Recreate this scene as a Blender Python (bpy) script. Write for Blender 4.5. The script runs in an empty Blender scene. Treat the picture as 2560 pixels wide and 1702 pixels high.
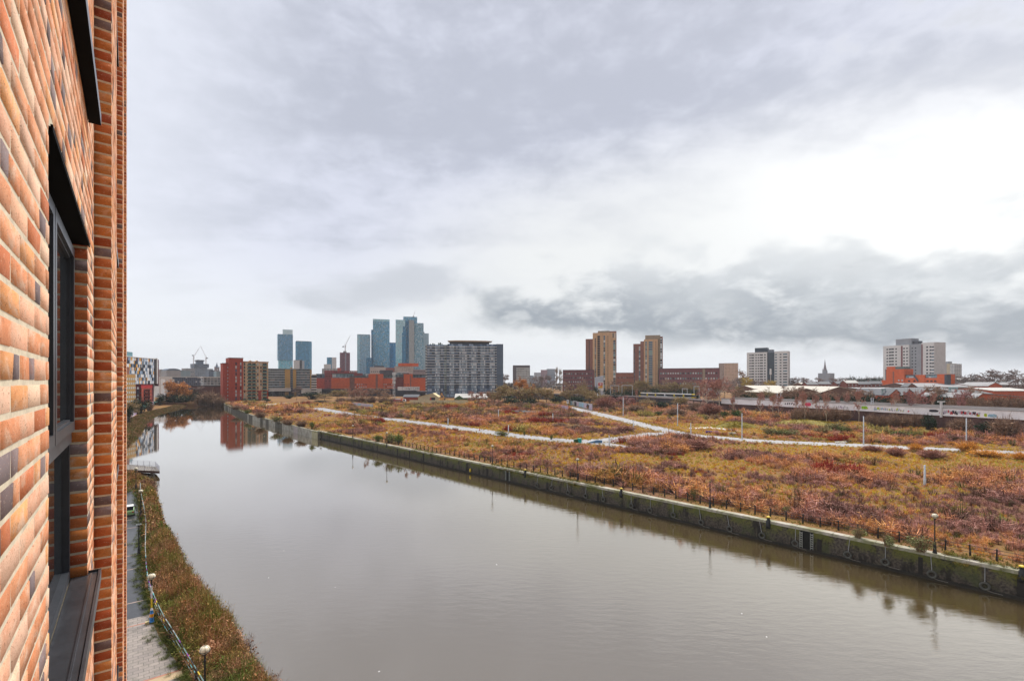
import bpy, math, random
import numpy as np
from mathutils import Vector
random.seed(7)
RNG = np.random.default_rng(11)
S = bpy.context.scene
C = S.collection
PI = math.pi
F, CX, HY, H = 1200.0, 1280.0, 953.0, 21.5      # lens in px of the photo, principal column, horizon row, eye height (m)
G = 2.8                                          # level of the waste ground above the water
GL = 1.0                                         # level of the towpath on the near bank

def gx(px, Y): return (px - CX) / F * Y
def gz(py, Y): return H - (py - HY) / F * Y
def at(px, py, z=G):
    Y = F * (H - z) / (py - HY)
    return Vector((gx(px, Y), Y, z))

# ------------------------------------------------------------------ materials
MATS = {}
def lin(r, g, b):
    f = lambda c: (c/255/12.92 if c/255 <= 0.04045 else ((c/255+0.055)/1.055)**2.4)
    return (f(r), f(g), f(b))

def newmat(name):
    m = bpy.data.materials.new(name); m.use_nodes = True
    nt = m.node_tree
    b = nt.nodes['Principled BSDF']
    return m, nt, b

def nd(nt, typ, **kw):
    n = nt.nodes.new(typ)
    for k, v in kw.items(): setattr(n, k, v)
    return n

def mix_rgb(nt, fac, a, b, blend='MIX'):
    n = nd(nt, 'ShaderNodeMix', data_type='RGBA', blend_type=blend)
    for sock, v in ((n.inputs[0], fac), (n.inputs[6], a), (n.inputs[7], b)):
        if hasattr(v, 'links') or isinstance(v, bpy.types.NodeSocket): nt.links.new(v, sock)
        elif isinstance(v, (int, float)): sock.default_value = v
        else: sock.default_value = (*v[:3], 1)
    return n.outputs[2]

def mth(nt, op, a, b=None, c=None, clamp=False):
    n = nd(nt, 'ShaderNodeMath', operation=op, use_clamp=clamp)
    for i, v in enumerate((a, b, c)):
        if v is None: continue
        if isinstance(v, (int, float)): n.inputs[i].default_value = v
        else: nt.links.new(v, n.inputs[i])
    return n.outputs[0]

def sstep(nt, v, lo, hi):
    n = nd(nt, 'ShaderNodeMapRange', interpolation_type='SMOOTHSTEP')
    nt.links.new(v, n.inputs[0])
    n.inputs[1].default_value = lo; n.inputs[2].default_value = hi
    n.inputs[3].default_value = 0; n.inputs[4].default_value = 1
    return n.outputs[0]

def noise(nt, vec, scale, detail=4, rough=0.55, dist=0.0):
    n = nd(nt, 'ShaderNodeTexNoise')
    n.inputs['Scale'].default_value = scale; n.inputs['Detail'].default_value = detail
    n.inputs['Roughness'].default_value = rough; n.inputs['Distortion'].default_value = dist
    if vec is not None: nt.links.new(vec, n.inputs['Vector'])
    return n.outputs[0]

def M(name, rgb, rough=0.8, var=0.18, scale=0.6, metallic=0.0, spec=None, stretch=None, col2=None):
    """plain weathered surface: one colour with two scales of noise in it"""
    if name in MATS: return MATS[name]
    m, nt, b = newmat(name)
    tc = nd(nt, 'ShaderNodeTexCoord')
    v = tc.outputs['Object']
    if stretch:
        mp = nd(nt, 'ShaderNodeMapping'); nt.links.new(v, mp.inputs[0]); mp.inputs['Scale'].default_value = stretch
        v = mp.outputs[0]
    n1 = noise(nt, v, scale); n2 = noise(nt, v, scale*7, 3)
    f = mth(nt, 'ADD', mth(nt, 'MULTIPLY', n1, 0.65), mth(nt, 'MULTIPLY', n2, 0.35))
    f = sstep(nt, f, 0.3, 0.7)
    lo = tuple(c*(1-var) for c in rgb); hi = tuple(min(1, c*(1+var)) for c in rgb)
    if col2: lo, hi = rgb, col2
    nt.links.new(mix_rgb(nt, f, lo, hi), b.inputs['Base Color'])
    b.inputs['Roughness'].default_value = rough; b.inputs['Metallic'].default_value = metallic
    if spec is not None: b.inputs['Specular IOR Level'].default_value = spec
    MATS[name] = m
    return m

def MV(name, rough=0.85, var=0.25, scale=3.0, spec=0.2, transl=0.0):
    """colour comes from the mesh's own per-piece colour attribute"""
    if name in MATS: return MATS[name]
    m, nt, b = newmat(name)
    a = nd(nt, 'ShaderNodeAttribute', attribute_name='Col')
    tc = nd(nt, 'ShaderNodeTexCoord')
    n1 = noise(nt, tc.outputs['Object'], scale, 3)
    f = sstep(nt, n1, 0.3, 0.7)
    k = mth(nt, 'ADD', mth(nt, 'MULTIPLY', f, 2*var), 1-var)
    cmb = nd(nt, 'ShaderNodeCombineXYZ')
    for i in range(3): nt.links.new(k, cmb.inputs[i])
    nt.links.new(mix_rgb(nt, 1.0, a.outputs['Color'], cmb.outputs[0], 'MULTIPLY'), b.inputs['Base Color'])
    b.inputs['Roughness'].default_value = rough; b.inputs['Specular IOR Level'].default_value = spec
    MATS[name] = m
    return m

def GRID(name, glass, frame, cw, ch, fw=0.12, fh=0.12, spread=0.5, rough=0.25, bright=None, pb=0.0, spec=0.6):
    """curtain wall / window-grid facade: panes in cells with their own tone, frame lines between"""
    if name in MATS: return MATS[name]
    m, nt, b = newmat(name)
    tc = nd(nt, 'ShaderNodeTexCoord'); sp = nd(nt, 'ShaderNodeSeparateXYZ')
    nt.links.new(tc.outputs['Object'], sp.inputs[0])
    u = mth(nt, 'DIVIDE', mth(nt, 'ADD', sp.outputs[0], sp.outputs[1]), cw)
    w = mth(nt, 'DIVIDE', sp.outputs[2], ch)
    fu, fwv = mth(nt, 'FRACT', u), mth(nt, 'FRACT', w)
    cell = nd(nt, 'ShaderNodeCombineXYZ')
    nt.links.new(mth(nt, 'FLOOR', u), cell.inputs[0]); nt.links.new(mth(nt, 'FLOOR', w), cell.inputs[1])
    wn = nd(nt, 'ShaderNodeTexWhiteNoise', noise_dimensions='2D'); nt.links.new(cell.outputs[0], wn.inputs[0])
    lo = tuple(c*(1-spread) for c in glass); hi = tuple(min(1, c*(1+spread)) for c in glass)
    col = mix_rgb(nt, wn.outputs[0], lo, hi)
    if bright:
        col = mix_rgb(nt, mth(nt, 'GREATER_THAN', wn.outputs[0], 1-pb), col, bright)
    isf = mth(nt, 'MAXIMUM', mth(nt, 'LESS_THAN', fu, fw), mth(nt, 'LESS_THAN', fwv, fh))
    nt.links.new(mix_rgb(nt, isf, col, frame), b.inputs['Base Color'])
    nt.links.new(mth(nt, 'ADD', mth(nt, 'MULTIPLY', isf, 0.4), rough), b.inputs['Roughness'])
    b.inputs['Specular IOR Level'].default_value = spec
    MATS[name] = m
    return m

# ------------------------------------------------------------------ mesh builder
class MB:
    def __init__(s): s.v = []; s.f = []; s.m = []; s.c = []
    def quad(s, a, b, c, d, m=0, col=None):
        n = len(s.v); s.v += [tuple(a), tuple(b), tuple(c), tuple(d)]; s.f.append((n, n+1, n+2, n+3)); s.m.append(m); s.c.append(col)
    def tri(s, a, b, c, m=0, col=None):
        n = len(s.v); s.v += [tuple(a), tuple(b), tuple(c)]; s.f.append((n, n+1, n+2)); s.m.append(m); s.c.append(col)
    def face(s, pts, m=0, col=None):
        n = len(s.v); s.v += [tuple(p) for p in pts]; s.f.append(tuple(range(n, n+len(pts)))); s.m.append(m); s.c.append(col)
    def box(s, x0, x1, y0, y1, z0, z1, m=0, col=None):
        n = len(s.v)
        s.v += [(x0,y0,z0),(x1,y0,z0),(x1,y1,z0),(x0,y1,z0),(x0,y0,z1),(x1,y0,z1),(x1,y1,z1),(x0,y1,z1)]
        for q in ((0,3,2,1),(4,5,6,7),(0,1,5,4),(1,2,6,5),(2,3,7,6),(3,0,4,7)):
            s.f.append(tuple(n+i for i in q)); s.m.append(m); s.c.append(col)
    def prism(s, poly, z0, z1, m=0, col=None):
        k = len(poly); n = len(s.v)
        s.v += [(x,y,z0) for x,y in poly] + [(x,y,z1) for x,y in poly]
        s.f.append(tuple(n+i for i in reversed(range(k)))); s.f.append(tuple(n+k+i for i in range(k))); s.m += [m,m]; s.c += [col,col]
        for i in range(k):
            j = (i+1) % k; s.f.append((n+i, n+j, n+k+j, n+k+i)); s.m.append(m); s.c.append(col)
    def extr(s, poly, y0, y1, m=0, col=None):
        """poly in (x,z) pushed along y"""
        k = len(poly); n = len(s.v)
        s.v += [(x,y0,z) for x,z in poly] + [(x,y1,z) for x,z in poly]
        s.f.append(tuple(n+i for i in range(k))); s.f.append(tuple(n+k+i for i in reversed(range(k)))); s.m += [m,m]; s.c += [col,col]
        for i in range(k):
            j = (i+1) % k; s.f.append((n+j, n+i, n+k+i, n+k+j)); s.m.append(m); s.c.append(col)
    def tube(s, p0, p1, r0, r1=None, k=6, m=0, col=None):
        r1 = r0 if r1 is None else r1
        p0 = Vector(p0); p1 = Vector(p1); d = (p1-p0)
        if d.length < 1e-6: return
        d.normalize(); a = d.orthogonal().normalized(); b = d.cross(a)
        n = len(s.v)
        for p, r in ((p0, r0), (p1, r1)):
            for i in range(k):
                t = 2*PI*i/k; q = p + a*(r*math.cos(t)) + b*(r*math.sin(t)); s.v.append(tuple(q))
        for i in range(k):
            j = (i+1) % k; s.f.append((n+i, n+j, n+k+j, n+k+i)); s.m.append(m); s.c.append(col)
        s.f.append(tuple(n+i for i in reversed(range(k)))); s.f.append(tuple(n+k+i for i in range(k))); s.m += [m,m]; s.c += [col,col]
    def path(s, pts, r, k=5, m=0, col=None):
        for a, b in zip(pts, pts[1:]): s.tube(a, b, r, r, k, m, col)
    def lathe(s, prof, k=16, c=(0,0,0), m=0, col=None):
        n = len(s.v); L = len(prof)
        for r, z in prof:
            for i in range(k):
                t = 2*PI*i/k; s.v.append((c[0]+r*math.cos(t), c[1]+r*math.sin(t), c[2]+z))
        for q in range(L-1):
            for i in range(k):
                j = (i+1) % k; s.f.append((n+q*k+i, n+q*k+j, n+(q+1)*k+j, n+(q+1)*k+i)); s.m.append(m); s.c.append(col)
    def torus(s, c, R, r, ax='y', k=16, q=8, m=0):
        n = len(s.v)
        for i in range(k):
            t = 2*PI*i/k
            for j in range(q):
                p = 2*PI*j/q; a = (R+r*math.cos(p))*math.cos(t); b = (R+r*math.cos(p))*math.sin(t); d = r*math.sin(p)
                s.v.append((c[0]+a, c[1]+d, c[2]+b) if ax == 'y' else (c[0]+d, c[1]+a, c[2]+b))
        for i in range(k):
            for j in range(q):
                s.f.append((n+i*q+j, n+((i+1)%k)*q+j, n+((i+1)%k)*q+(j+1)%q, n+i*q+(j+1)%q)); s.m.append(m); s.c.append(None)
    def mesh(s, name, mats, smooth=False):
        me = bpy.data.meshes.new(name); me.from_pydata(s.v, [], s.f)
        if not isinstance(mats, (list, tuple)): mats = [mats]
        for m in mats: me.materials.append(m)
        me.polygons.foreach_set('material_index', s.m)
        if smooth: me.polygons.foreach_set('use_smooth', [True]*len(s.f))
        if any(c is not None for c in s.c):
            at_ = me.color_attributes.new('Col', 'FLOAT_COLOR', 'CORNER'); out = []
            for f, c in zip(s.f, s.c):
                out += list((*(c or (0.3,0.3,0.3))[:3], 1.0))*len(f)
            at_.data.foreach_set('color', out)
        me.update()
        return me

def link(name, me, parent=None, loc=None, rz=0):
    o = bpy.data.objects.new(name, me); C.objects.link(o)
    if parent is not None: o.parent = parent
    if loc is not None: o.location = loc
    if rz: o.rotation_euler = (0, 0, rz)
    return o
def part(name, mb, mats, parent, smooth=False, label=None, loc=None):
    o = link(name, mb.mesh(name, mats, smooth), parent, loc)
    if label: o['label'] = label
    return o
def tag(o, label, cat, group=None):
    o['label'] = label; o['category'] = cat
    if group: o['group'] = group
    return o
def thing(name, label, cat, loc=(0,0,0), rz=0, group=None):
    o = bpy.data.objects.new(name, None); C.objects.link(o); o.location = loc; o.rotation_euler = (0,0,rz)
    o.empty_display_size = 0.2
    return tag(o, label, cat, group)
def solo(name, mb, mats, label, cat, group=None, loc=(0,0,0), rz=0, smooth=False):
    o = link(name, mb.mesh(name, mats, smooth), None, loc, rz)
    return tag(o, label, cat, group)
def struct(name, mb, mats, kind='structure', label=None):
    o = link(name, mb.mesh(name, mats)); o['kind'] = kind
    if label: o['label'] = label
    return o
def copy_tree(o, parent=None):
    c = o.copy(); C.objects.link(c); c.parent = parent
    for ch in list(o.children): copy_tree(ch, c)
    return c
def np_mesh(name, V, Fq, cols, mats, matidx=None):
    """V (n,3), Fq (m,4) quads, cols (m,3) one colour per face"""
    me = bpy.data.meshes.new(name)
    m = len(Fq)
    me.vertices.add(len(V)); me.vertices.foreach_set('co', np.ascontiguousarray(V, dtype=np.float32).ravel())
    me.loops.add(m*4); me.loops.foreach_set('vertex_index', np.ascontiguousarray(Fq, dtype=np.int32).ravel())
    me.polygons.add(m); me.polygons.foreach_set('loop_start', np.arange(0, m*4, 4, dtype=np.int32))
    me.polygons.foreach_set('loop_total', np.full(m, 4, dtype=np.int32))
    for k in (mats if isinstance(mats, (list, tuple)) else [mats]): me.materials.append(k)
    if matidx is not None: me.polygons.foreach_set('material_index', np.ascontiguousarray(matidx, dtype=np.int32))
    me.update(calc_edges=True)
    if cols is not None:
        a = me.color_attributes.new('Col', 'FLOAT_COLOR', 'CORNER')
        cc = np.ones((m, 4, 4), dtype=np.float32); cc[:, :, :3] = cols[:, None, :]
        a.data.foreach_set('color', cc.ravel())
    return me

# ------------------------------------------------------------------ camera, sky, sun
cam_d = bpy.data.cameras.new('camera'); cam = bpy.data.objects.new('camera', cam_d); C.objects.link(cam)
cam.location = (0, 0, H); cam.rotation_euler = (PI/2, 0, 0)
cam_d.sensor_width = 36; cam_d.lens = 36*F/2560; cam_d.shift_y = (HY-851)/2560
cam_d.clip_start = 0.02; cam_d.clip_end = 30000
S.camera = cam

SUN_AZ, SUN_EL = math.radians(27), math.radians(57)       # azimuth clockwise from +Y (the view axis)
sd = bpy.data.lights.new('sun', 'SUN'); so = bpy.data.objects.new('sun', sd); C.objects.link(so)
sd.energy = 2.4; sd.angle = math.radians(28); sd.color = (1.0, 0.95, 0.87)
sv = Vector((math.sin(SUN_AZ)*math.cos(SUN_EL), math.cos(SUN_AZ)*math.cos(SUN_EL), math.sin(SUN_EL)))
so.rotation_euler = (-sv).to_track_quat('-Z', 'Y').to_euler(); so.location = (0, 0, 200)

W = bpy.data.worlds.new('World'); S.world = W; W.use_nodes = True
nt = W.node_tree; nt.nodes.clear()
out = nd(nt, 'ShaderNodeOutputWorld'); bg = nd(nt, 'ShaderNodeBackground'); nt.links.new(bg.outputs[0], out.inputs[0])
bg.inputs[1].default_value = 0.1
sky = nd(nt, 'ShaderNodeTexSky'); sky.sky_type = 'NISHITA'; sky.sun_disc = False
sky.sun_elevation = SUN_EL; sky.sun_rotation = SUN_AZ
tc = nd(nt, 'ShaderNodeTexCoord'); sp = nd(nt, 'ShaderNodeSeparateXYZ'); nt.links.new(tc.outputs['Generated'], sp.inputs[0])
DEG = 180/PI
az = mth(nt, 'MULTIPLY', mth(nt, 'ARCTAN2', sp.outputs[0], sp.outputs[1]), DEG)
el = mth(nt, 'MULTIPLY', mth(nt, 'ARCSINE', mth(nt, 'MULTIPLY', sp.outputs[2], 0.99999)), DEG)
ael = mth(nt, 'ABSOLUTE', el)
# cloud-layer coordinates (flat layer seen in perspective) and angular ones for the low banks
den = mth(nt, 'ADD', mth(nt, 'ABSOLUTE', sp.outputs[2]), 0.12)
cl = nd(nt, 'ShaderNodeCombineXYZ')
nt.links.new(mth(nt, 'DIVIDE', sp.outputs[0], den), cl.inputs[0]); nt.links.new(mth(nt, 'DIVIDE', sp.outputs[1], den), cl.inputs[1])
rot = nd(nt, 'ShaderNodeMapping'); nt.links.new(cl.outputs[0], rot.inputs[0])
rot.inputs['Rotation'].default_value = (0, 0, math.radians(-35)); rot.inputs['Scale'].default_value = (0.5, 1.2, 1)
nA = noise(nt, rot.outputs[0], 1.1, 6, 0.55, 0.4)          # streaky high layer
ang = nd(nt, 'ShaderNodeCombineXYZ'); nt.links.new(mth(nt, 'MULTIPLY', az, 0.1), ang.inputs[0]); nt.links.new(mth(nt, 'MULTIPLY', ael, 0.19), ang.inputs[1])
nB = noise(nt, ang.outputs[0], 1.0, 7, 0.52, 0.3)          # billows of the low bank
ang2 = nd(nt, 'ShaderNodeVectorMath', operation='ADD'); nt.links.new(ang.outputs[0], ang2.inputs[0]); ang2.inputs[1].default_value = (5.3, 2.1, 7.7)
nC = noise(nt, ang2.outputs[0], 2.3, 6, 0.55, 0.2)
A0 = mth(nt, 'SUBTRACT', nA, 0.5); B0 = mth(nt, 'SUBTRACT', nB, 0.5); C0 = mth(nt, 'SUBTRACT', nC, 0.5)

def poly(*cs):     # c0 + c1 az + c2 az^2
    r = mth(nt, 'MULTIPLY_ADD', az, cs[1], cs[0])
    return mth(nt, 'ADD', r, mth(nt, 'MULTIPLY', mth(nt, 'MULTIPLY', az, az), cs[2])) if len(cs) > 2 else r
LAV, LAVD = (0.575, 0.595, 0.685), (0.41, 0.43, 0.50)
col = mix_rgb(nt, sstep(nt, mth(nt, 'ADD', nA, mth(nt, 'MULTIPLY', C0, 0.5)), 0.32, 0.68), LAVD, LAV)
# paler towards the left and towards the horizon
col = mix_rgb(nt, mth(nt, 'MULTIPLY', sstep(nt, az, -18, -50), 0.8), col, (0.76, 0.785, 0.85))
col = mix_rgb(nt, mth(nt, 'MULTIPLY', sstep(nt, ael, 17, 3), 0.85), col, (0.735, 0.755, 0.775))
# the bright rift towards the hidden sun
dW = mth(nt, 'ADD', mth(nt, 'SUBTRACT', poly(20.6, 0.27, -0.0040), ael), mth(nt, 'ADD', mth(nt, 'MULTIPLY', A0, 16), mth(nt, 'MULTIPLY', C0, 5)))
white = mth(nt, 'MULTIPLY', mth(nt, 'MULTIPLY', sstep(nt, dW, -7, 9), sstep(nt, az, -26, 4)), sstep(nt, ael, 1.0, 9))
white = mth(nt, 'MULTIPLY', white, sstep(nt, az, 150, 80))
col = mix_rgb(nt, white, col, (0.70, 0.71, 0.705))
# glow around the sun
sdv = nd(nt, 'ShaderNodeVectorMath', operation='DOT_PRODUCT'); nt.links.new(tc.outputs['Generated'], sdv.inputs[0]); sdv.inputs[1].default_value = (0.634, 0.657, 0.407)
glow = mth(nt, 'POWER', mth(nt, 'MAXIMUM', sdv.outputs['Value'], 0.0), 22)
GLOW = glow
# thin grey streaks over the rift, upper right
stk = mth(nt, 'MULTIPLY', sstep(nt, mth(nt, 'ADD', nC, mth(nt, 'MULTIPLY', A0, 0.7)), 0.50, 0.72), mth(nt, 'MULTIPLY', sstep(nt, ael, 21, 26), sstep(nt, az, 28, 40)))
col = mix_rgb(nt, mth(nt, 'MULTIPLY', stk, 0.55), col, (0.54, 0.55, 0.57))
# low dark bank on the right
topb = mth(nt, 'ADD', poly(11.6, 0.21, -0.0040), mth(nt, 'ADD', mth(nt, 'MULTIPLY', B0, 22), mth(nt, 'MULTIPLY', C0, 9)))
botb = mth(nt, 'ADD', poly(6.6, -0.10), mth(nt, 'MULTIPLY', C0, 3.0))
bank = mth(nt, 'MULTIPLY', sstep(nt, mth(nt, 'SUBTRACT', topb, ael), -1.5, 4.5), sstep(nt, mth(nt, 'SUBTRACT', ael, botb), -1.4, 1.2))
bank = mth(nt, 'MULTIPLY', bank, mth(nt, 'MULTIPLY', sstep(nt, mth(nt, 'ADD', az, mth(nt, 'MULTIPLY', B0, 16)), -9, 0), sstep(nt, az, 130, 90)))
depth = sstep(nt, mth(nt, 'ADD', mth(nt, 'SUBTRACT', ael, botb), mth(nt, 'MULTIPLY', C0, -14)), 9.5, 0.5)
bcol = mix_rgb(nt, depth, (0.58, 0.60, 0.615), (0.215, 0.245, 0.28))
puff = mth(nt, 'MULTIPLY', sstep(nt, mth(nt, 'ADD', nC, mth(nt, 'MULTIPLY', B0, 0.5)), 0.48, 0.72), 0.45)
bcol = mix_rgb(nt, puff, bcol, (0.70, 0.71, 0.71))
col = mix_rgb(nt, mth(nt, 'MULTIPLY', bank, 0.93), col, bcol)
# the smaller cloud above the towers
e1 = mth(nt, 'DIVIDE', mth(nt, 'ADD', az, 13.5), 9.5)
e2 = mth(nt, 'DIVIDE', mth(nt, 'SUBTRACT', ael, poly(12.2, 0.13)), 2.6)
rr = mth(nt, 'ADD', mth(nt, 'MULTIPLY', e1, e1), mth(nt, 'MULTIPLY', e2, e2))
sm = sstep(nt, mth(nt, 'ADD', rr, mth(nt, 'MULTIPLY', B0, -4.5)), 1.3, 0.1)
col = mix_rgb(nt, mth(nt, 'MULTIPLY', sm, 0.75), col, (0.47, 0.49, 0.53))
e3 = mth(nt, 'DIVIDE', mth(nt, 'ADD', az, 2.0), 4.0); e4 = mth(nt, 'DIVIDE', mth(nt, 'SUBTRACT', ael, poly(17.7, 0.6)), 0.9)
sm2 = sstep(nt, mth(nt, 'ADD', mth(nt, 'ADD', mth(nt, 'MULTIPLY', e3, e3), mth(nt, 'MULTIPLY', e4, e4)), mth(nt, 'MULTIPLY', C0, -4)), 1.0, 0.0)
col = mix_rgb(nt, mth(nt, 'MULTIPLY', sm2, 0.3), col, (0.6, 0.61, 0.64))
# unseen sky behind the viewer, darkened right and lifted left to shape the light
col = mix_rgb(nt, mth(nt, 'MULTIPLY', mth(nt, 'MULTIPLY', sstep(nt, az, 66, 96), sstep(nt, ael, 80, 60)), 0.9), col, (0.10, 0.10, 0.12))
col = mix_rgb(nt, mth(nt, 'MULTIPLY', sstep(nt, az, -80, -120), 0.7), col, (0.66, 0.67, 0.70))
gl_ = nd(nt, 'ShaderNodeVectorMath', operation='SCALE'); gl_.inputs[0].default_value = (0.26, 0.25, 0.23)
nt.links.new(mth(nt, 'MULTIPLY', mth(nt, 'MULTIPLY', GLOW, mth(nt, 'MULTIPLY_ADD', white, 0.85, 0.15)), mth(nt, 'SUBTRACT', 1.0, mth(nt, 'MULTIPLY', mth(nt, 'MAXIMUM', bank, stk), 0.93))), gl_.inputs['Scale'])
ga = nd(nt, 'ShaderNodeVectorMath', operation='ADD'); nt.links.new(col, ga.inputs[0]); nt.links.new(gl_.outputs[0], ga.inputs[1]); col = ga.outputs[0]
sc10 = nd(nt, 'ShaderNodeVectorMath', operation='SCALE'); nt.links.new(col, sc10.inputs[0]); sc10.inputs['Scale'].default_value = 7.0
fin = mix_rgb(nt, 0.965, sky.outputs[0], sc10.outputs[0])
nt.links.new(fin, bg.inputs[0])
vs = S.view_settings; vs.view_transform = 'Standard'; vs.look = 'None'; vs.exposure = 0.88; vs.gamma = 1
S.cycles.use_denoising = True
S.cycles.max_bounces = 6; S.cycles.diffuse_bounces = 2; S.cycles.glossy_bounces = 3; S.cycles.transmission_bounces = 3; S.cycles.transparent_max_bounces = 6
# ------------------------------------------------------------------ ground and river
QD = Vector((-0.677, 0.736, 0)).normalized(); QN = Vector((QD.y, -QD.x, 0))     # along the quay (away), and inland (right)
Q0 = Vector((50.4, 47.2, 0))
def Q(t, n=0, z=0): return Q0 + QD*t + QN*n + Vector((0, 0, z))
T_STEP = 183.8
qfar = [Vector((-146, 270, 0)), Vector((-196, 340, 0)), Vector((-244, 408, 0))]
right_edge = [Q(-95), Q(T_STEP)] + qfar + [Vector((-256, 424, 0))]
left_edge = [Vector(p) for p in ((-286,418,0),(-263,376,0),(-240,326,0),(-204,266,0),(-150,190,0),(-118,142,0),(-92,112,0),(-76.6,100,0),(-58,76,0),(-43.5,59,0),(-34.5,49,0),(-25.5,40,0),(-18.3,32.5,0),(-9,21,0),(4,4,0),(70,-80,0))]
mb = MB()
R = 4500
land = [(p.x, p.y, G) for p in right_edge] + [(p.x, p.y, G) for p in left_edge[:1]] + [(-640, 430, G), (-R, 430, G), (-R, R, G), (R, R, G), (R, -400, G), (right_edge[0].x+60, -400, G)]
mb.face(land)
bank = [(p.x, p.y, GL) for p in left_edge] + [(70, -400, GL), (-R, -400, GL), (-R, 430, GL), (-640, 430, GL)]
bank = [(-286, 418, GL)] + bank[1:]
mb.face(bank)
# sloping foot of both banks, down into the water
for e, z, s in ((right_edge, G, 0), (left_edge, GL, -1)):
    for a, b in zip(e, e[1:]):
        d = (b-a).normalized(); n = Vector((d.y, -d.x, 0))*s*1.2
        mb.quad((a.x,a.y,z), (b.x,b.y,z), (b.x+n.x,b.y+n.y,-1.5), (a.x+n.x,a.y+n.y,-1.5))
for a, b in ((right_edge[-1], left_edge[0]),): mb.quad((a.x,a.y,G),(b.x,b.y,G),(b.x,b.y,-1.5),(a.x,a.y,-1.5))
mb.quad((-286,418,G),(-640,430,G),(-640,430,GL),(-286,418,GL)); mb.quad((-640,430,G),(-R,430,G),(-R,430,GL),(-640,430,GL))
gm, nt, b = newmat('waste_ground')
geo = nd(nt, 'ShaderNodeNewGeometry'); P = geo.outputs['Position']
n1 = noise(nt, P, 0.035, 5, 0.6); n2 = noise(nt, P, 0.25, 4, 0.6); n3 = noise(nt, P, 2.2, 3, 0.6)
c = mix_rgb(nt, sstep(nt, n1, 0.40, 0.60), (0.20, 0.105, 0.065), (0.27, 0.15, 0.055))
c = mix_rgb(nt, mth(nt, 'MULTIPLY', sstep(nt, n2, 0.45, 0.7), 0.45), c, (0.27, 0.18, 0.045))
c = mix_rgb(nt, mth(nt, 'MULTIPLY', sstep(nt, n2, 0.42, 0.25), 0.5), c, (0.11, 0.075, 0.035))
c = mix_rgb(nt, mth(nt, 'MULTIPLY', sstep(nt, n3, 0.5, 0.75), 0.5), c, (0.13, 0.07, 0.045))
nt.links.new(c, b.inputs['Base Color']); b.inputs['Roughness'].default_value = 0.95; b.inputs['Specular IOR Level'].default_value = 0.1
bp = nd(nt, 'ShaderNodeBump'); bp.inputs['Strength'].default_value = 0.6; bp.inputs['Distance'].default_value = 0.3
nt.links.new(n3, bp.inputs['Height']); nt.links.new(bp.outputs[0], b.inputs['Normal'])
struct('ground', mb, gm)

# water
mb = MB(); mb.face([(-700,-400,0),(500,-400,0),(500,470,0),(-700,470,0)])
wm, nt, b = newmat('river_water')
geo = nd(nt, 'ShaderNodeNewGeometry'); P = geo.outputs['Position']
mp = nd(nt, 'ShaderNodeMapping'); nt.links.new(P, mp.inputs[0]); mp.inputs['Rotation'].default_value = (0,0,math.radians(20)); mp.inputs['Scale'].default_value = (1.0, 2.6, 1)
w1 = noise(nt, mp.outputs[0], 0.55, 3, 0.5); w2 = noise(nt, mp.outputs[0], 2.6, 4, 0.6); w0 = noise(nt, P, 0.02, 2, 0.5)
hgt = mth(nt, 'ADD', mth(nt, 'MULTIPLY', w1, 0.7), mth(nt, 'MULTIPLY', w2, 0.22))
syz = nd(nt, 'ShaderNodeSeparateXYZ'); nt.links.new(P, syz.inputs[0])
hgt = mth(nt, 'MULTIPLY', hgt, mth(nt, 'MULTIPLY', mth(nt, 'ADD', 0.5, sstep(nt, w0, 0.35, 0.65)), mth(nt, 'MULTIPLY_ADD', sstep(nt, syz.outputs[1], 135, 40), 2.6, 0.5)))
bp = nd(nt, 'ShaderNodeBump'); bp.inputs['Strength'].default_value = 0.05; bp.inputs['Distance'].default_value = 0.15
nt.links.new(hgt, bp.inputs['Height']); nt.links.new(bp.outputs[0], b.inputs['Normal'])
b.inputs['Base Color'].default_value = (0.085, 0.060, 0.026, 1); b.inputs['Roughness'].default_value = 0.0; b.inputs['Coat Weight'].default_value = 1.0; b.inputs['Coat IOR'].default_value = 1.6; b.inputs['Coat Roughness'].default_value = 0.0; nt.links.new(bp.outputs[0], b.inputs['Coat Normal']); b.inputs['IOR'].default_value = 3.3; b.inputs['Specular Tint'].default_value = (1.0, 0.955, 0.87, 1)
struct('river', mb, wm)

# ------------------------------------------------------------------ the brick building we look along
UX = Vector((-0.6199, 0.7847, 0)); N0 = 0.219; NV = Vector((0.7847, 0.6199, 0))
BORG = -NV*N0; BRZ = math.atan2(UX.y, UX.x)
bldg = thing('brick_building', 'orange brick apartment building filling the left edge, black framed windows and brick piers', 'building', (BORG.x, BORG.y, 0), BRZ)
PER, W0, W1, P0, P1, PD = 4.88, 2.206, 3.954, 4.57, 5.95, 0.098
ZS, ST, WH = H-1.197, 2.872, 2.049
CH = 0.075; JT = 0.0125; BL = 0.225
S0, S1, ZB, ZT = 0.0, 15.72, H-13.2, H+13.2
pal = [((0.64,0.285,0.15),5),((0.70,0.37,0.24),4),((0.58,0.23,0.11),4),((0.50,0.16,0.07),2),((0.68,0.31,0.13),3),((0.72,0.45,0.32),3)]
pal = [(tuple(min(0.88, x*1.22) for x in c), k) for c, k in pal]
pals = [c for c, k in pal for _ in range(k)]
DARK = [(0.19,0.155,0.165),(0.25,0.20,0.205),(0.15,0.115,0.12)]
BV, BF, BC = [], [], []
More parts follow.
